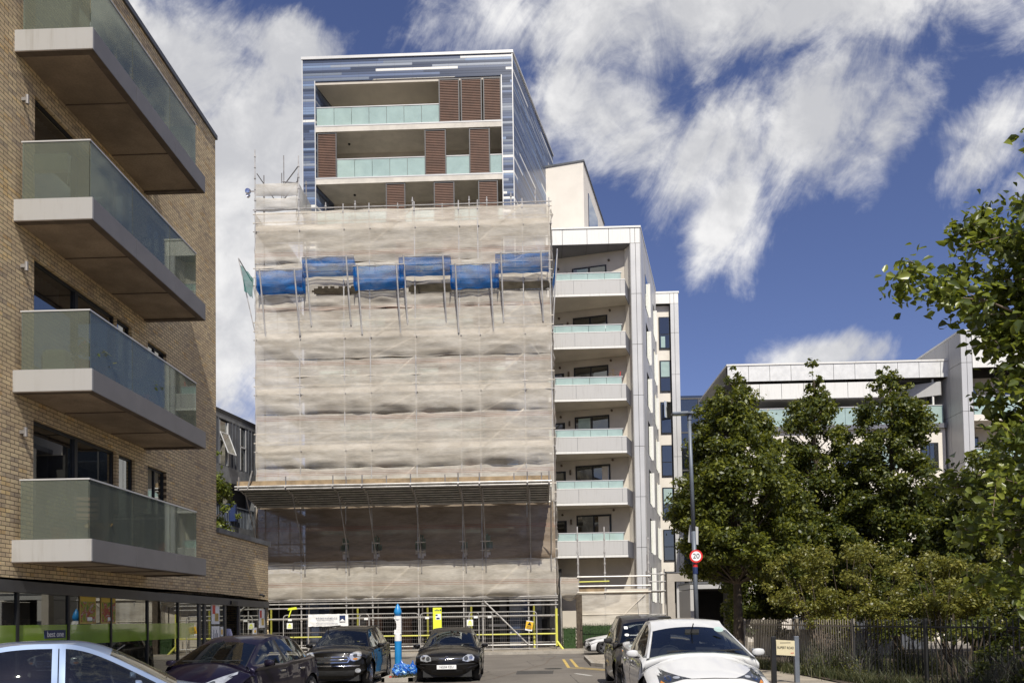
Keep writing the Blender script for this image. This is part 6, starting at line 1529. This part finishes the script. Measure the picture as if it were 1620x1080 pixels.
    top = [[gpt(i, v) for v in gv] for i in range(ng)]
    def part(nm, cond, mat, par=root, off=0.):
        bb_ = MB(); bb_.grid(top); mg = len(gv); fs = []
        for i in range(ng-1):
            for j in range(mg-1):
                if cond(i, j): fs.append(bb_.f[i*(mg-1)+j])
        bb_.f = fs; return bb_.build(nm, mat, par, smooth=True)
    gl = lambda j: 2 <= j <= len(gv)-4
    sea = lambda j: j in (1, len(gv)-3)
    k0, k1 = 1, kf-1
    part('roof', lambda i, j: (kf-1 <= i < kr+1) or j in (0, len(gv)-2), P.get('roof', col))
    ws = part('windscreen', lambda i, j: gl(j) and 0 <= i < kf-1, 'glass_car')
    part('seal', lambda i, j: sea(j) and not (kf-1 <= i < kr+1), 'rubber', ws)
    part('rear_window', lambda i, j: gl(j) and i >= kr+1, 'glass_car')
    ed = [top[i][-1] for i in range(ng)]; et = []
    for q in [(e[0], e[2], e[1]) for e in ed]:
        if not et or q[0] > et[-1][0]+.001: et.append(q)
    ez = [(a, z) for a, z, y in et]; ey = [(a, y) for a, z, y in et]; x0, x1 = et[0][0], et[-1][0]
    nx = 46; pil = P['pillars']; gx = sorted(set([x0+(x1-x0)*i/nx for i in range(nx+1)]+[q for p_ in pil for q in p_]))
    for s in (-1, 1):
        cols = []
        for x in gx:
            zt_, yt = interp(ez, x), interp(ey, x); zb_ = min(P['belt'](x), zt_); yb = max(yt, min(Wx(x)-.03, yt+.25*(zt_-zb_)/.45+.02)); h = zt_-zb_
            zz = [0, min(.015, h*.2)]+[min(.015, h*.2)+(h-min(.015, h*.2)-min(.055, h*.8))*q for q in (.25, .5, .75, 1)]+[h]
            cols.append([(x, s*(yb+(yt-yb)*((z/h)**1.25 if h > .001 else 1)), zb_+z) for z in zz])
        for nm, mt in (('side_window', 'glass_car'), ('pillars', col), ('door_pillar', 'rubber')):
            bb_ = MB(); bb_.grid(cols); mm = 7; fs = []
            for i in range(len(gx)-1):
                xm = (gx[i]+gx[i+1])/2; isp = [p_ for p_ in pil if p_[0] < xm < p_[1]]; end = xm < P['win'][0] or xm > P['win'][1]
                for j in range(mm-1):
                    glassy = (1 <= j <= 4) and not isp and not end; blk = (1 <= j <= 4) and isp and not end
                    if (nm == 'side_window' and glassy) or (nm == 'door_pillar' and (blk and not P.get('body_pillar') or (j == 0 and not end))) or (nm == 'pillars' and ((not glassy and not (blk and not P.get('body_pillar')) and not (j == 0 and not end)))): fs.append(bb_.f[i*(mm-1)+j] if s < 0 else tuple(reversed(bb_.f[i*(mm-1)+j])))
            bb_.f = fs
            if fs: bb_.build(nm, mt, root, smooth=True)
    # wheels
    for a in axles:
        for s in (-1, 1):
            wl = empty('wheel', (a, s*(Wd-.115), P['r'])); wl.parent = root; r = P['r']
            w_ = MB(); w_.lathe([(r*.68, -.095), (r*.93, -.10), (r, -.07), (r, .07), (r*.93, .10), (r*.68, .095)], (0, 0, 0), 32, 'y'); w_.build('tyre', 'rubber', wl, smooth=True)
            w_ = MB(); w_.lathe([(r*.69, .095*s), (r*.66, .085*s), (r*.62, .05*s), (r*.60, -.08*s)], (0, 0, 0), 32, 'y')
            for q in range(5):
                for e in (-.13, .13):
                    an = 2*pi*q/5+.2; w_.bar((0+.05*cos(an+e*4), s*.075, .05*sin(an+e*4)), (r*.66*cos(an+e), s*.08, r*.66*sin(an+e)), .035, .022)
            w_.lathe([(0, s*.092), (.055, s*.09), (.065, s*.06)], (0, 0, 0), 16, 'y'); w_.build('rim', P.get('rim', 'rim'), wl)
            w_ = MB(); w_.lathe([(0, .0), (r*.62, .0)], (0, 0, 0), 24, 'y'); w_.build('brake', 'black_metal', wl)
    # seats, dashboard, steering wheel
    bz = P['belt'](2)
    for y in (-.38, .38):
        for xx, hr in ((cowl+1.05, 1), (cowl+1.95, 0)):
            if xx > tail-.5: continue
            st = MB(); Q = []
            st.bar((xx-.1, y, .5), (xx+.12, y, bz+.10), .48, .14); st.bar((xx+.13, y, bz+.1), (xx+.15, y, bz+.18), .12, .03)
            st.build('seat', 'seat', root, bevel=.03)
            st = MB(); zc_ = bz+.24
            for i in range(9): Q.append([(xx+.16+.055*cos(2*pi*j/12), y+(.125*sin(pi*i/8)**.5 if 0 < i < 8 else 0)*0+(-.13+.26*i/8), zc_+.085*(1-abs(i-4)/4*.18)*sin(2*pi*j/12)) for j in range(13)])
            st.grid(Q); st.f.append(tuple(range(12))); st.f.append(tuple(8*13+i for i in range(12))); st.build('headrest', 'seat', root, smooth=True)
    st = MB(); st.box(cowl+.12, cowl+.55, -(Wd-.16), Wd-.16, bz-.25, bz-.03); st.build('dashboard', 'seat', root, bevel=.03)
    st = MB(); cx, cy, cz = cowl+.62, .36, bz-.02
    st.path([(cx+.07*sin(2*pi*i/18)*.8, cy+.18*cos(2*pi*i/18), cz+.16*sin(2*pi*i/18)) for i in range(19)], .014, 6); st.bar((cx, cy-.17, cz), (cx, cy+.17, cz), .03, .03); st.build('steering_wheel', 'seat', root)
    st = MB(); st.bar((cowl+.62, -.11, H-.20), (cowl+.62, .11, H-.20), .02, .06); st.tube((cowl+.62, 0, H-.17), (cowl+.5, 0, H-.08), .01); st.build('interior_mirror', 'rubber', root)
    # wipers
    for y0, y1 in ((-.05, .55), (-.55, .02)):
        i0, i1 = 1, 2; w_ = MB(); w_.bar((cowl+.02, y0+.3, GP[0].z+.0), (cowl+.10, y0, GP[0].z+.045), .015, .012); w_.bar((cowl+.06, y0-.1, GP[0].z+.035), (cowl+.04, y1-.05, GP[0].z+.03), .012, .016); w_.build('wiper', 'rubber', root)
    # mirrors
    for s in (-1, 1):
        mx = P.get('mx', cowl+.42); my = Wx(mx)+.10; mz = P['belt'](mx)+.06
        w_ = MB(); Q = []
        se = lambda c: math.copysign(abs(c)**.55, c)
        for i in range(9): t_ = pi*i/8; k_ = max(0., sin(t_))**.32; Q.append([(mx-.02+(.065 if cos(2*pi*j/16) < 0 else .02)*k_*se(cos(2*pi*j/16)), s*(my-.10+.20*i/8), mz+.012*s*0+.062*k_*(1-.12*i/8)*se(sin(2*pi*j/16))) for j in range(17)])
        w_.grid(Q); mr = w_.build('door_mirror', P.get('mirror', col), root, smooth=True)
        w_ = MB(); w_.bar((mx+.0, s*(my-.14), mz-.07), (mx, s*(my-.02), mz-.05), .06, .03); w_.build('mirror_arm', 'rubber', mr)
        w_ = MB(); w_.quad((mx+.022, s*(my-.09), mz-.055), (mx+.022, s*(my+.09), mz-.05), (mx+.022, s*(my+.09), mz+.05), (mx+.022, s*(my-.09), mz+.055)); w_.build('mirror_glass', 'chrome', mr)
    # patches laid on the bodywork
    def patch(nm, pts, mat, off=.006, axis='x', par=root, rings=4, start=None):
        c = Vector((sum(p[0] for p in pts)/len(pts), sum(p[1] for p in pts)/len(pts), 0)); den = []
        for i in range(len(pts)):
            a, d = Vector((*pts[i], 0)), Vector((*pts[(i+1) % len(pts)], 0)); k = max(1, int((d-a).length/.04))
            for q in range(k): den.append(a.lerp(d, q/k))
        bb_ = MB(); idx = []
        for r in range(rings+1):
            f = r/rings; row = []
            for q in den:
                p_ = c.lerp(q, f)
                if axis == 'x': o_, dr = Vector((-1 if start is None else start, p_.x, p_.y)), Vector((1, 0, 0))
                elif axis == 'z': o_, dr = Vector((p_.x, p_.y, 3)), Vector((0, 0, -1))
                elif axis == 'y': o_, dr = Vector((p_.x, -3, p_.y)), Vector((0, 1, 0))
                else: o_, dr = Vector((p_.x, 3, p_.y)), Vector((0, -1, 0))
                h = bvh.ray_cast(o_, dr)
                if h[0] is None: row.append(None); continue
                row.append(tuple(h[0]-dr*off))
            row.append(row[0]); idx.append(row)
        bb_.grid([[q or (9e9, 0, 0) for q in r] for r in idx])
        bb_.f = [f for f in bb_.f if all(bb_.v[q][0] < 1e6 for q in f) and max((Vector(bb_.v[f[0]])-Vector(bb_.v[q])).length for q in f) < .22]
        return bb_.build(nm, mat, par, smooth=True)
    def mir(pts): return [(-y, z) for y, z in pts]
    for nm, pts, mt, off, sub in P['front']:
        lim = .93*Wx(0); my_ = max(abs(p_[0]) for p_ in pts); sc_ = min(1, lim/my_)
        pts = [(p_[0]*sc_, p_[1]) for p_ in pts]; sub = [(a, [(p_[0]*sc_, p_[1]) for p_ in q_], c_, d_) for a, q_, c_, d_ in sub]
        for k, q in enumerate((pts, mir(pts)) if min(p_[0] for p_ in pts) > .01 else (pts,)):
            o_ = patch(nm, q, mt, off)
            for nm2, pts2, mt2, off2 in sub: patch(nm2, pts2 if k == 0 else mir(pts2), mt2, off2, par=o_)
    for nm, pts, mt, off in P.get('sidep', []):
        for ax in ('y', '-y'): patch(nm, pts, mt, off, ax)
    # door shuts and handles
    for s, ax in ((-1, 'y'), (1, '-y')):
        for x in P['doors']:
            z1 = interp(tb, x)-.04; patch('door_gap', [(x, .32), (x+.012, .32), (x+.012, z1), (x, z1)], 'rubber', .003, ax, rings=1)
        for x in P['handles']:
            h = bvh.ray_cast(Vector((x, s*3, bz-.12)), Vector((0, -s, 0)))
            if h[0] is not None: w_ = MB(); w_.bar((x-.09, h[0].y+s*.02, bz-.12), (x+.09, h[0].y+s*.02, bz-.12), .025, .03); w_.build('door_handle', P.get('handle', col), root, bevel=.006)
    for s in (-1, 1):
        yy = s*Wd*.74; patch('bonnet_gap', [(.30, yy-.005*s+.0), (cowl*.6, yy*1.02), (cowl-.08, yy*1.05), (cowl-.08, yy*1.05+s*.012), (cowl*.6, yy*1.02+s*.012), (.30, yy+.008*s)], 'rubber', .003, 'z', rings=1)
    if 'plate' in P:
        txt, pz = P['plate']; h = bvh.ray_cast(Vector((-1, 0, pz)), Vector((1, 0, 0))); xx = h[0].x if h[0] is not None else 0
        w_ = MB(); w_.box(xx-.035, xx-.02, -.26, .26, pz-.056, pz+.056); pl = w_.build('number_plate', 'sign_white', root, bevel=.004)
        if txt: text(txt, .088, 'sign_black', pl, (xx-.037, 0, pz), (pi/2, 0, -pi/2), sx=.92)
    root['_bvh'] = 0; del root['_bvh']
    return root, patch, bvh, Wx
def belt_fn(pts): return lambda x: interp(pts, x)
def ell(cy, cz, ry, rz, n=18, tilt=0.): return [(cy+ry*cos(2*pi*i/n)*cos(tilt)-rz*sin(2*pi*i/n)*sin(tilt), cz+ry*cos(2*pi*i/n)*sin(tilt)+rz*sin(2*pi*i/n)*cos(tilt)) for i in range(n)]
HALF = -pi/2  # unused marker
FACE = pi/2   # car nose towards the camera

# compact black hatchback (number plate readable)
golf = dict(L=4.2, W=.875, H=1.48, paint='paint_black', r=.315, axles=(.87, 3.45), cowl=1.16, tail=3.95,
    prof=[(.16, .20), (.03, .34), (0, .50), (.03, .64), (.10, .74), (.24, .82), (.6, .90), (1.0, .965), (1.25, 1.0), (2.2, .98), (3.2, 1.0), (3.9, 1.02), (4.08, .9), (4.2, .6), (4.15, .35), (4.02, .22)],
    belt=belt_fn([(1.1, .95), (2.0, .96), (3.3, 1.0), (4.0, 1.03)]), gh=[(1.12, .985, .77), (1.95, 1.40, .58), (2.55, 1.475, .555), (3.45, 1.42, .54), (4.02, 1.0, .66)],
    pillars=[(2.28, 2.38), (3.22, 3.32)], win=(1.45, 3.62), doors=(1.42, 2.33, 3.22), handles=(2.15, 3.08), plate=('NG04 FZU', .44), mirror='paint_black',
    front=[('headlight', [(.46, .60), (.60, .57), (.78, .60), (.80, .68), (.73, .755), (.60, .76), (.47, .69)], 'lens', .008, [('bulb', ell(.56, .66, .06, .06), 'lens_dark', .012), ('bulb', ell(.70, .68, .055, .05), 'chrome', .012)]),
           ('grille', [(-.44, .62), (.44, .62), (.42, .71), (-.42, .71)], 'rubber', .006, [('grille_bar', [(-.43, .655), (.43, .655), (.43, .668), (-.43, .668)], 'chrome', .012)]),
           ('lower_grille', [(-.42, .27), (.42, .27), (.42, .36), (-.42, .36)], 'rubber', .006, []), ('fog_intake', [(.50, .28), (.72, .30), (.72, .38), (.50, .36)], 'rubber', .006, []),
           ('bumper_strip', [(.30, .50), (.82, .50), (.82, .525), (.30, .525)], 'rubber', .008, [])])
gz = G(-2.4, 24)
g_, patch, bvh, _ = car(golf, (-2.37, 21.6, gz), FACE+.03, 'small black hatchback with a white number plate, parked right of the blue-topped post')
em = empty('badge', (0, 0, .66)); em.parent = g_
h = bvh.ray_cast(Vector((-1, 0, .665)), Vector((1, 0, 0))); ex = h[0].x-.016
b = MB(); b.path([(ex, .062*cos(2*pi*i/24), .062*sin(2*pi*i/24)) for i in range(25)], .008, 6); b.build('badge_ring', 'chrome', em)
b = MB()
for pts in ([(-.026, .055), (0, .006), (.026, .055)], [(-.052, .03), (-.026, -.052), (0, .0), (.026, -.052), (.052, .03)]): b.path([(ex-.003, y, z) for y, z in pts], .006, 5)
b.build('badge_letters', 'chrome', em); b = MB(); b.lathe([(0, ex+.004), (.06, ex+.004)], (0, 0, 0), 20, 'x'); b.build('badge_disc', 'sign_navy', em)

# chunky black crossover with round lights
mini = dict(L=4.1, W=.895, H=1.56, paint='paint_black', r=.335, axles=(.78, 3.37), cowl=1.14, tail=3.95, bow=.20,
    prof=[(.12, .22), (.02, .36), (0, .55), (.02, .72), (.06, .84), (.16, .93), (.5, 1.0), (.9, 1.04), (1.2, 1.08), (2.2, 1.06), (3.2, 1.08), (3.85, 1.08), (4.02, .95), (4.1, .6), (4.04, .3), (3.95, .24)],
    belt=belt_fn([(1.0, 1.03), (2.0, 1.05), (3.3, 1.08), (4.0, 1.10)]), gh=[(1.08, 1.06, .80), (1.72, 1.48, .60), (2.35, 1.56, .60), (3.4, 1.53, .585), (3.92, 1.10, .68)],
    pillars=[(2.08, 2.18), (3.02, 3.10)], win=(1.32, 3.6), doors=(1.30, 2.13, 3.02), handles=(1.95, 2.88), mirror='paint_black',
    front=[('headlight', ell(.60, .80, .155, .125, 22, .25), 'chrome', .010, [('lens', ell(.60, .80, .135, .108, 22, .25), 'lens', .016), ('bulb', ell(.60, .82, .055, .05), 'lens_dark', .022), ('indicator', ell(.60, .735, .06, .025), 'lens_orange', .022)]),
           ('grille', [(-.42, .64), (.42, .64), (.47, .72), (.42, .80), (-.42, .80), (-.47, .72)], 'chrome', .008, [('grille_mesh', [(-.40, .655), (.40, .655), (.44, .72), (.40, .785), (-.40, .785), (-.44, .72)], 'rubber', .014), ('grille_bar', [(-.42, .715), (.42, .715), (.42, .73), (-.42, .73)], 'chrome', .02)]),
           ('bumper_trim', [(-.70, .545), (.70, .545), (.72, .575), (-.72, .575)], 'chrome', .008, []), ('lower_grille', [(-.55, .30), (.55, .30), (.6, .44), (-.6, .44)], 'rubber', .006, []), ('fog_lamp', ell(.66, .43, .07, .06), 'lens', .010, [])])
mz_ = G(-5.3, 22)
car(mini, (-5.26, 20.75, mz_), FACE+.0, 'chunky black crossover with one big round headlight showing, behind the plum-black hatchback')
b = MB(); [b.tube((1.75, s*.60, 1.55), (3.45, s*.585, 1.575), .016, 6) for s in (-1, 1)]
b.build('roof_rail', 'black_metal', [o for o in bpy.data.objects if o.name.startswith('parked_car') and 'round headlight' in o.get('label', '')][0])

# rounded dark hatchback in front of the shop
peu = dict(L=3.97, W=.87, H=1.46, paint='paint_plum', r=.31, axles=(.80, 3.34), cowl=1.02, tail=3.72, bow=.38,
    prof=[(.18, .20), (.03, .34), (0, .5), (.04, .62), (.14, .72), (.34, .82), (.65, .92), (.95, .99), (1.2, 1.03), (2.2, .99), (3.0, 1.0), (3.65, 1.02), (3.85, .9), (3.97, .6), (3.9, .35), (3.8, .24)],
    belt=belt_fn([(.95, .97), (2.0, .96), (3.0, 1.03), (3.8, 1.12)]), gh=[(.98, 1.005, .78), (1.78, 1.38, .57), (2.35, 1.46, .56), (3.2, 1.42, .54), (3.75, 1.08, .62)],
    pillars=[(2.22, 2.32), (2.95, 3.02)], win=(1.28, 3.4), doors=(1.22, 2.27, 3.0), handles=(2.1, 2.9), mirror='paint_plum', handle='chrome',
    front=[('headlight', [(.42, .60), (.62, .62), (.80, .70), (.84, .82), (.80, .86), (.66, .79), (.50, .70)], 'lens', .008, [('bulb', ell(.62, .69, .055, .05), 'lens_dark', .014)]), ('grille', [(-.35, .36), (.35, .36), (.42, .56), (-.42, .56)], 'rubber', .006, []),
           ('fog_lamp', ell(.68, .40, .06, .06), 'lens', .01, [])])
pz_ = G(-5.5, 14)
p_, patch, bvh, _ = car(peu, (-5.92, 13.05, pz_-.02), FACE-.17, 'dark plum-black hatchback parked nose out in front of the brick shop')

# white hybrid in the foreground
pri = dict(L=4.54, W=.88, H=1.50, paint='paint_white', r=.325, axles=(.95, 3.65), cowl=1.05, tail=4.3, bow=.36, roof='paint_white',
    prof=[(.20, .20), (.05, .30), (0, .45), (.03, .58), (.10, .66), (.28, .74), (.6, .84), (.9, .93), (1.12, 1.0), (2.2, 1.0), (3.4, 1.05), (4.2, 1.10), (4.42, 1.0), (4.54, .7), (4.5, .35), (4.38, .24)],
    belt=belt_fn([(.95, .97), (2.0, .99), (3.4, 1.06), (4.4, 1.12)]), gh=[(1.0, .985, .815), (1.98, 1.41, .60), (2.45, 1.50, .57), (3.5, 1.44, .53), (4.35, 1.12, .60)],
    pillars=[(1.58, 1.64), (2.5, 2.6), (3.45, 3.55)], win=(1.2, 3.95), doors=(1.32, 2.55, 3.5), handles=(2.35, 3.3), mirror='paint_white',
    front=[('headlight', [(.335, .668), (.46, .655), (.66, .60), (.76, .53), (.79, .60), (.79, .74), (.77, .80), (.66, .745), (.50, .70)], 'lens_dark', .008,
            [('lens', ell(.66, .665, .05, .042), 'chrome', .014), ('bulb', ell(.66, .665, .028, .024), 'lens_dark', .02), ('lens', ell(.54, .678, .05, .016, 16, -.1), 'lens', .014), ('indicator', [(.70, .59), (.76, .55), (.78, .60), (.76, .63)], 'lens_orange', .014)]),
           ('hood_shut', [(-.36, .664), (-.2, .672), (0, .678), (.2, .672), (.36, .664), (.36, .659), (.2, .667), (0, .673), (-.2, .667), (-.36, .659)], 'rubber', .004, []), ('lower_grille', [(-.45, .25), (.45, .25), (.55, .42), (-.55, .42)], 'rubber', .006, [])])
prz = G(2.6, 12.5)+.055
pr_, patch, bvh, _ = car(pri, (2.50, 11.3, prz), FACE+.0, 'white car with sharp slanted headlights in the right foreground')
b = MB(); b.lathe([(0, 0), (.075, 0)], (0, 0, 0), 18, 'x'); o = b.build('windscreen_sticker', 'glass_pale', pr_); o.location = (1.66, -.42, 1.325); o.rotation_euler = (0, radians(58), 0)
em = empty('badge', (0, 0, 0)); em.parent = pr_

# tall dark grey car behind the white one
mpv = dict(L=4.0, W=.86, H=1.66, paint='paint_graphite', r=.315, axles=(.75, 3.3), cowl=.92, tail=3.85, bow=.30,
    prof=[(.14, .22), (.02, .36), (0, .52), (.04, .68), (.12, .80), (.3, .90), (.6, 1.0), (.9, 1.08), (1.1, 1.12), (2.2, 1.10), (3.2, 1.12), (3.8, 1.12), (3.95, 1.0), (4.0, .6), (3.96, .3), (3.9, .24)],
    belt=belt_fn([(.8, 1.07), (2.0, 1.08), (3.3, 1.12), (4.0, 1.15)]), gh=[(.86, 1.10, .78), (1.6, 1.56, .60), (2.3, 1.66, .60), (3.4, 1.62, .585), (3.85, 1.15, .66)],
    pillars=[(2.05, 2.15), (3.0, 3.08)], win=(1.12, 3.6), doors=(1.15, 2.10, 3.0), handles=(1.95, 2.9), mirror='rubber',
    front=[('headlight', [(.50, .74), (.66, .70), (.80, .74), (.83, .88), (.80, .96), (.66, .88)], 'lens', .008, [('indicator', [(.76, .78), (.82, .80), (.825, .90), (.76, .86)], 'lens_orange', .014)]), ('grille', [(-.35, .5), (.35, .5), (.4, .68), (-.4, .68)], 'rubber', .006, [])])
dz_ = G(2.7, 18)+.02
d_, patch, bvh, _ = car(mpv, (2.63, 17.3, dz_), FACE, 'tall dark grey car parked directly behind the white car')
b = MB(); b.tube((3.2, 0, 1.64), (3.45, 0, 2.0), .005, 5); b.build('aerial', 'rubber', d_)
b = MB(); b.lathe([(0, 0), (.05, 0)], (0, 0, 0), 16, 'x'); o = b.build('windscreen_sticker', 'sign_white', d_); o.location = (1.00, .56, 1.215); o.rotation_euler = (0, radians(55), 0)
b = MB(); b.box(-.005, .005, -.04, .04, -.05, .05); o = b.build('paper_permit', 'sign_white', d_); o.location = (1.20, .56, 1.37); o.rotation_euler = (0, radians(55), 0)

# white hatchback side-on across the junction
mer = dict(L=4.4, W=.90, H=1.44, paint='paint_white', r=.325, axles=(.92, 3.65), cowl=1.35, tail=4.1, bow=.40,
    prof=[(.16, .18), (.02, .30), (0, .48), (.05, .60), (.16, .70), (.40, .77), (.8, .84), (1.15, .90), (1.45, .96), (2.4, .94), (3.4, .98), (4.1, 1.0), (4.3, .9), (4.4, .6), (4.36, .35), (4.2, .24)],
    belt=belt_fn([(1.2, .92), (2.2, .94), (3.4, .99), (4.3, 1.05)]), gh=[(1.30, .945, .72), (2.15, 1.36, .56), (2.7, 1.44, .55), (3.6, 1.37, .53), (4.2, 1.03, .60)],
    pillars=[(2.5, 2.6), (3.3, 3.38)], win=(1.62, 3.9), doors=(1.6, 2.55, 3.4), handles=(2.4, 3.25), rim='rim',
    front=[('headlight', [(.45, .62), (.62, .63), (.80, .70), (.84, .74), (.70, .735), (.50, .69)], 'lens_dark', .008, []), ('grille', [(-.42, .40), (.42, .40), (.36, .64), (-.36, .64)], 'rubber', .006, []), ('intake', [(.50, .26), (.80, .26), (.84, .44), (.60, .38)], 'rubber', .006, [])],
    sidep=[('headlight_side', [(.20, .60), (.30, .60), (.52, .69), (.56, .735), (.34, .72), (.24, .68)], 'lens_dark', .008), ('intake_side', [(.06, .22), (.22, .28), (.34, .42), (.20, .42), (.08, .36)], 'rubber', .006)])
car(mer, (2.25, 38.1, G(3, 38)), 0., 'white hatchback crossing behind the kerb, only its nose and front wheel in view', None)

# pale blue saloon, near left
sal = dict(L=4.35, W=.86, H=1.43, paint='paint_blue', r=.31, axles=(.85, 3.45), cowl=1.25, tail=3.75, bow=.26,
    prof=[(.14, .20), (.02, .34), (0, .50), (.04, .60), (.14, .67), (.4, .73), (.8, .80), (1.15, .87), (1.4, .92), (2.3, .92), (3.2, .95), (3.8, .98), (4.2, .95), (4.33, .7), (4.33, .35), (4.2, .22)],
    belt=belt_fn([(1.1, .89), (2.2, .91), (3.3, .95), (4.1, .98)]), gh=[(1.15, .90, .77), (2.0, 1.35, .54), (2.6, 1.43, .535), (3.35, 1.36, .52), (3.9, .98, .60)],
    pillars=[(2.41, 2.475), (2.488, 2.55), (3.28, 3.36)], win=(1.42, 3.55), doors=(1.4, 2.48, 3.3), handles=(2.28, 3.15), body_pillar=True, mirror='paint_blue',
    front=[('headlight', [(.46, .50), (.76, .54), (.80, .66), (.46, .62)], 'lens', .008, []), ('grille', [(-.38, .5), (.38, .5), (.38, .6), (-.38, .6)], 'rubber', .006, [])])
car(sal, (-3.80, 11.25, G(-5, 10)+.03), pi+.50, 'light blue saloon seen side-on at the bottom left corner')
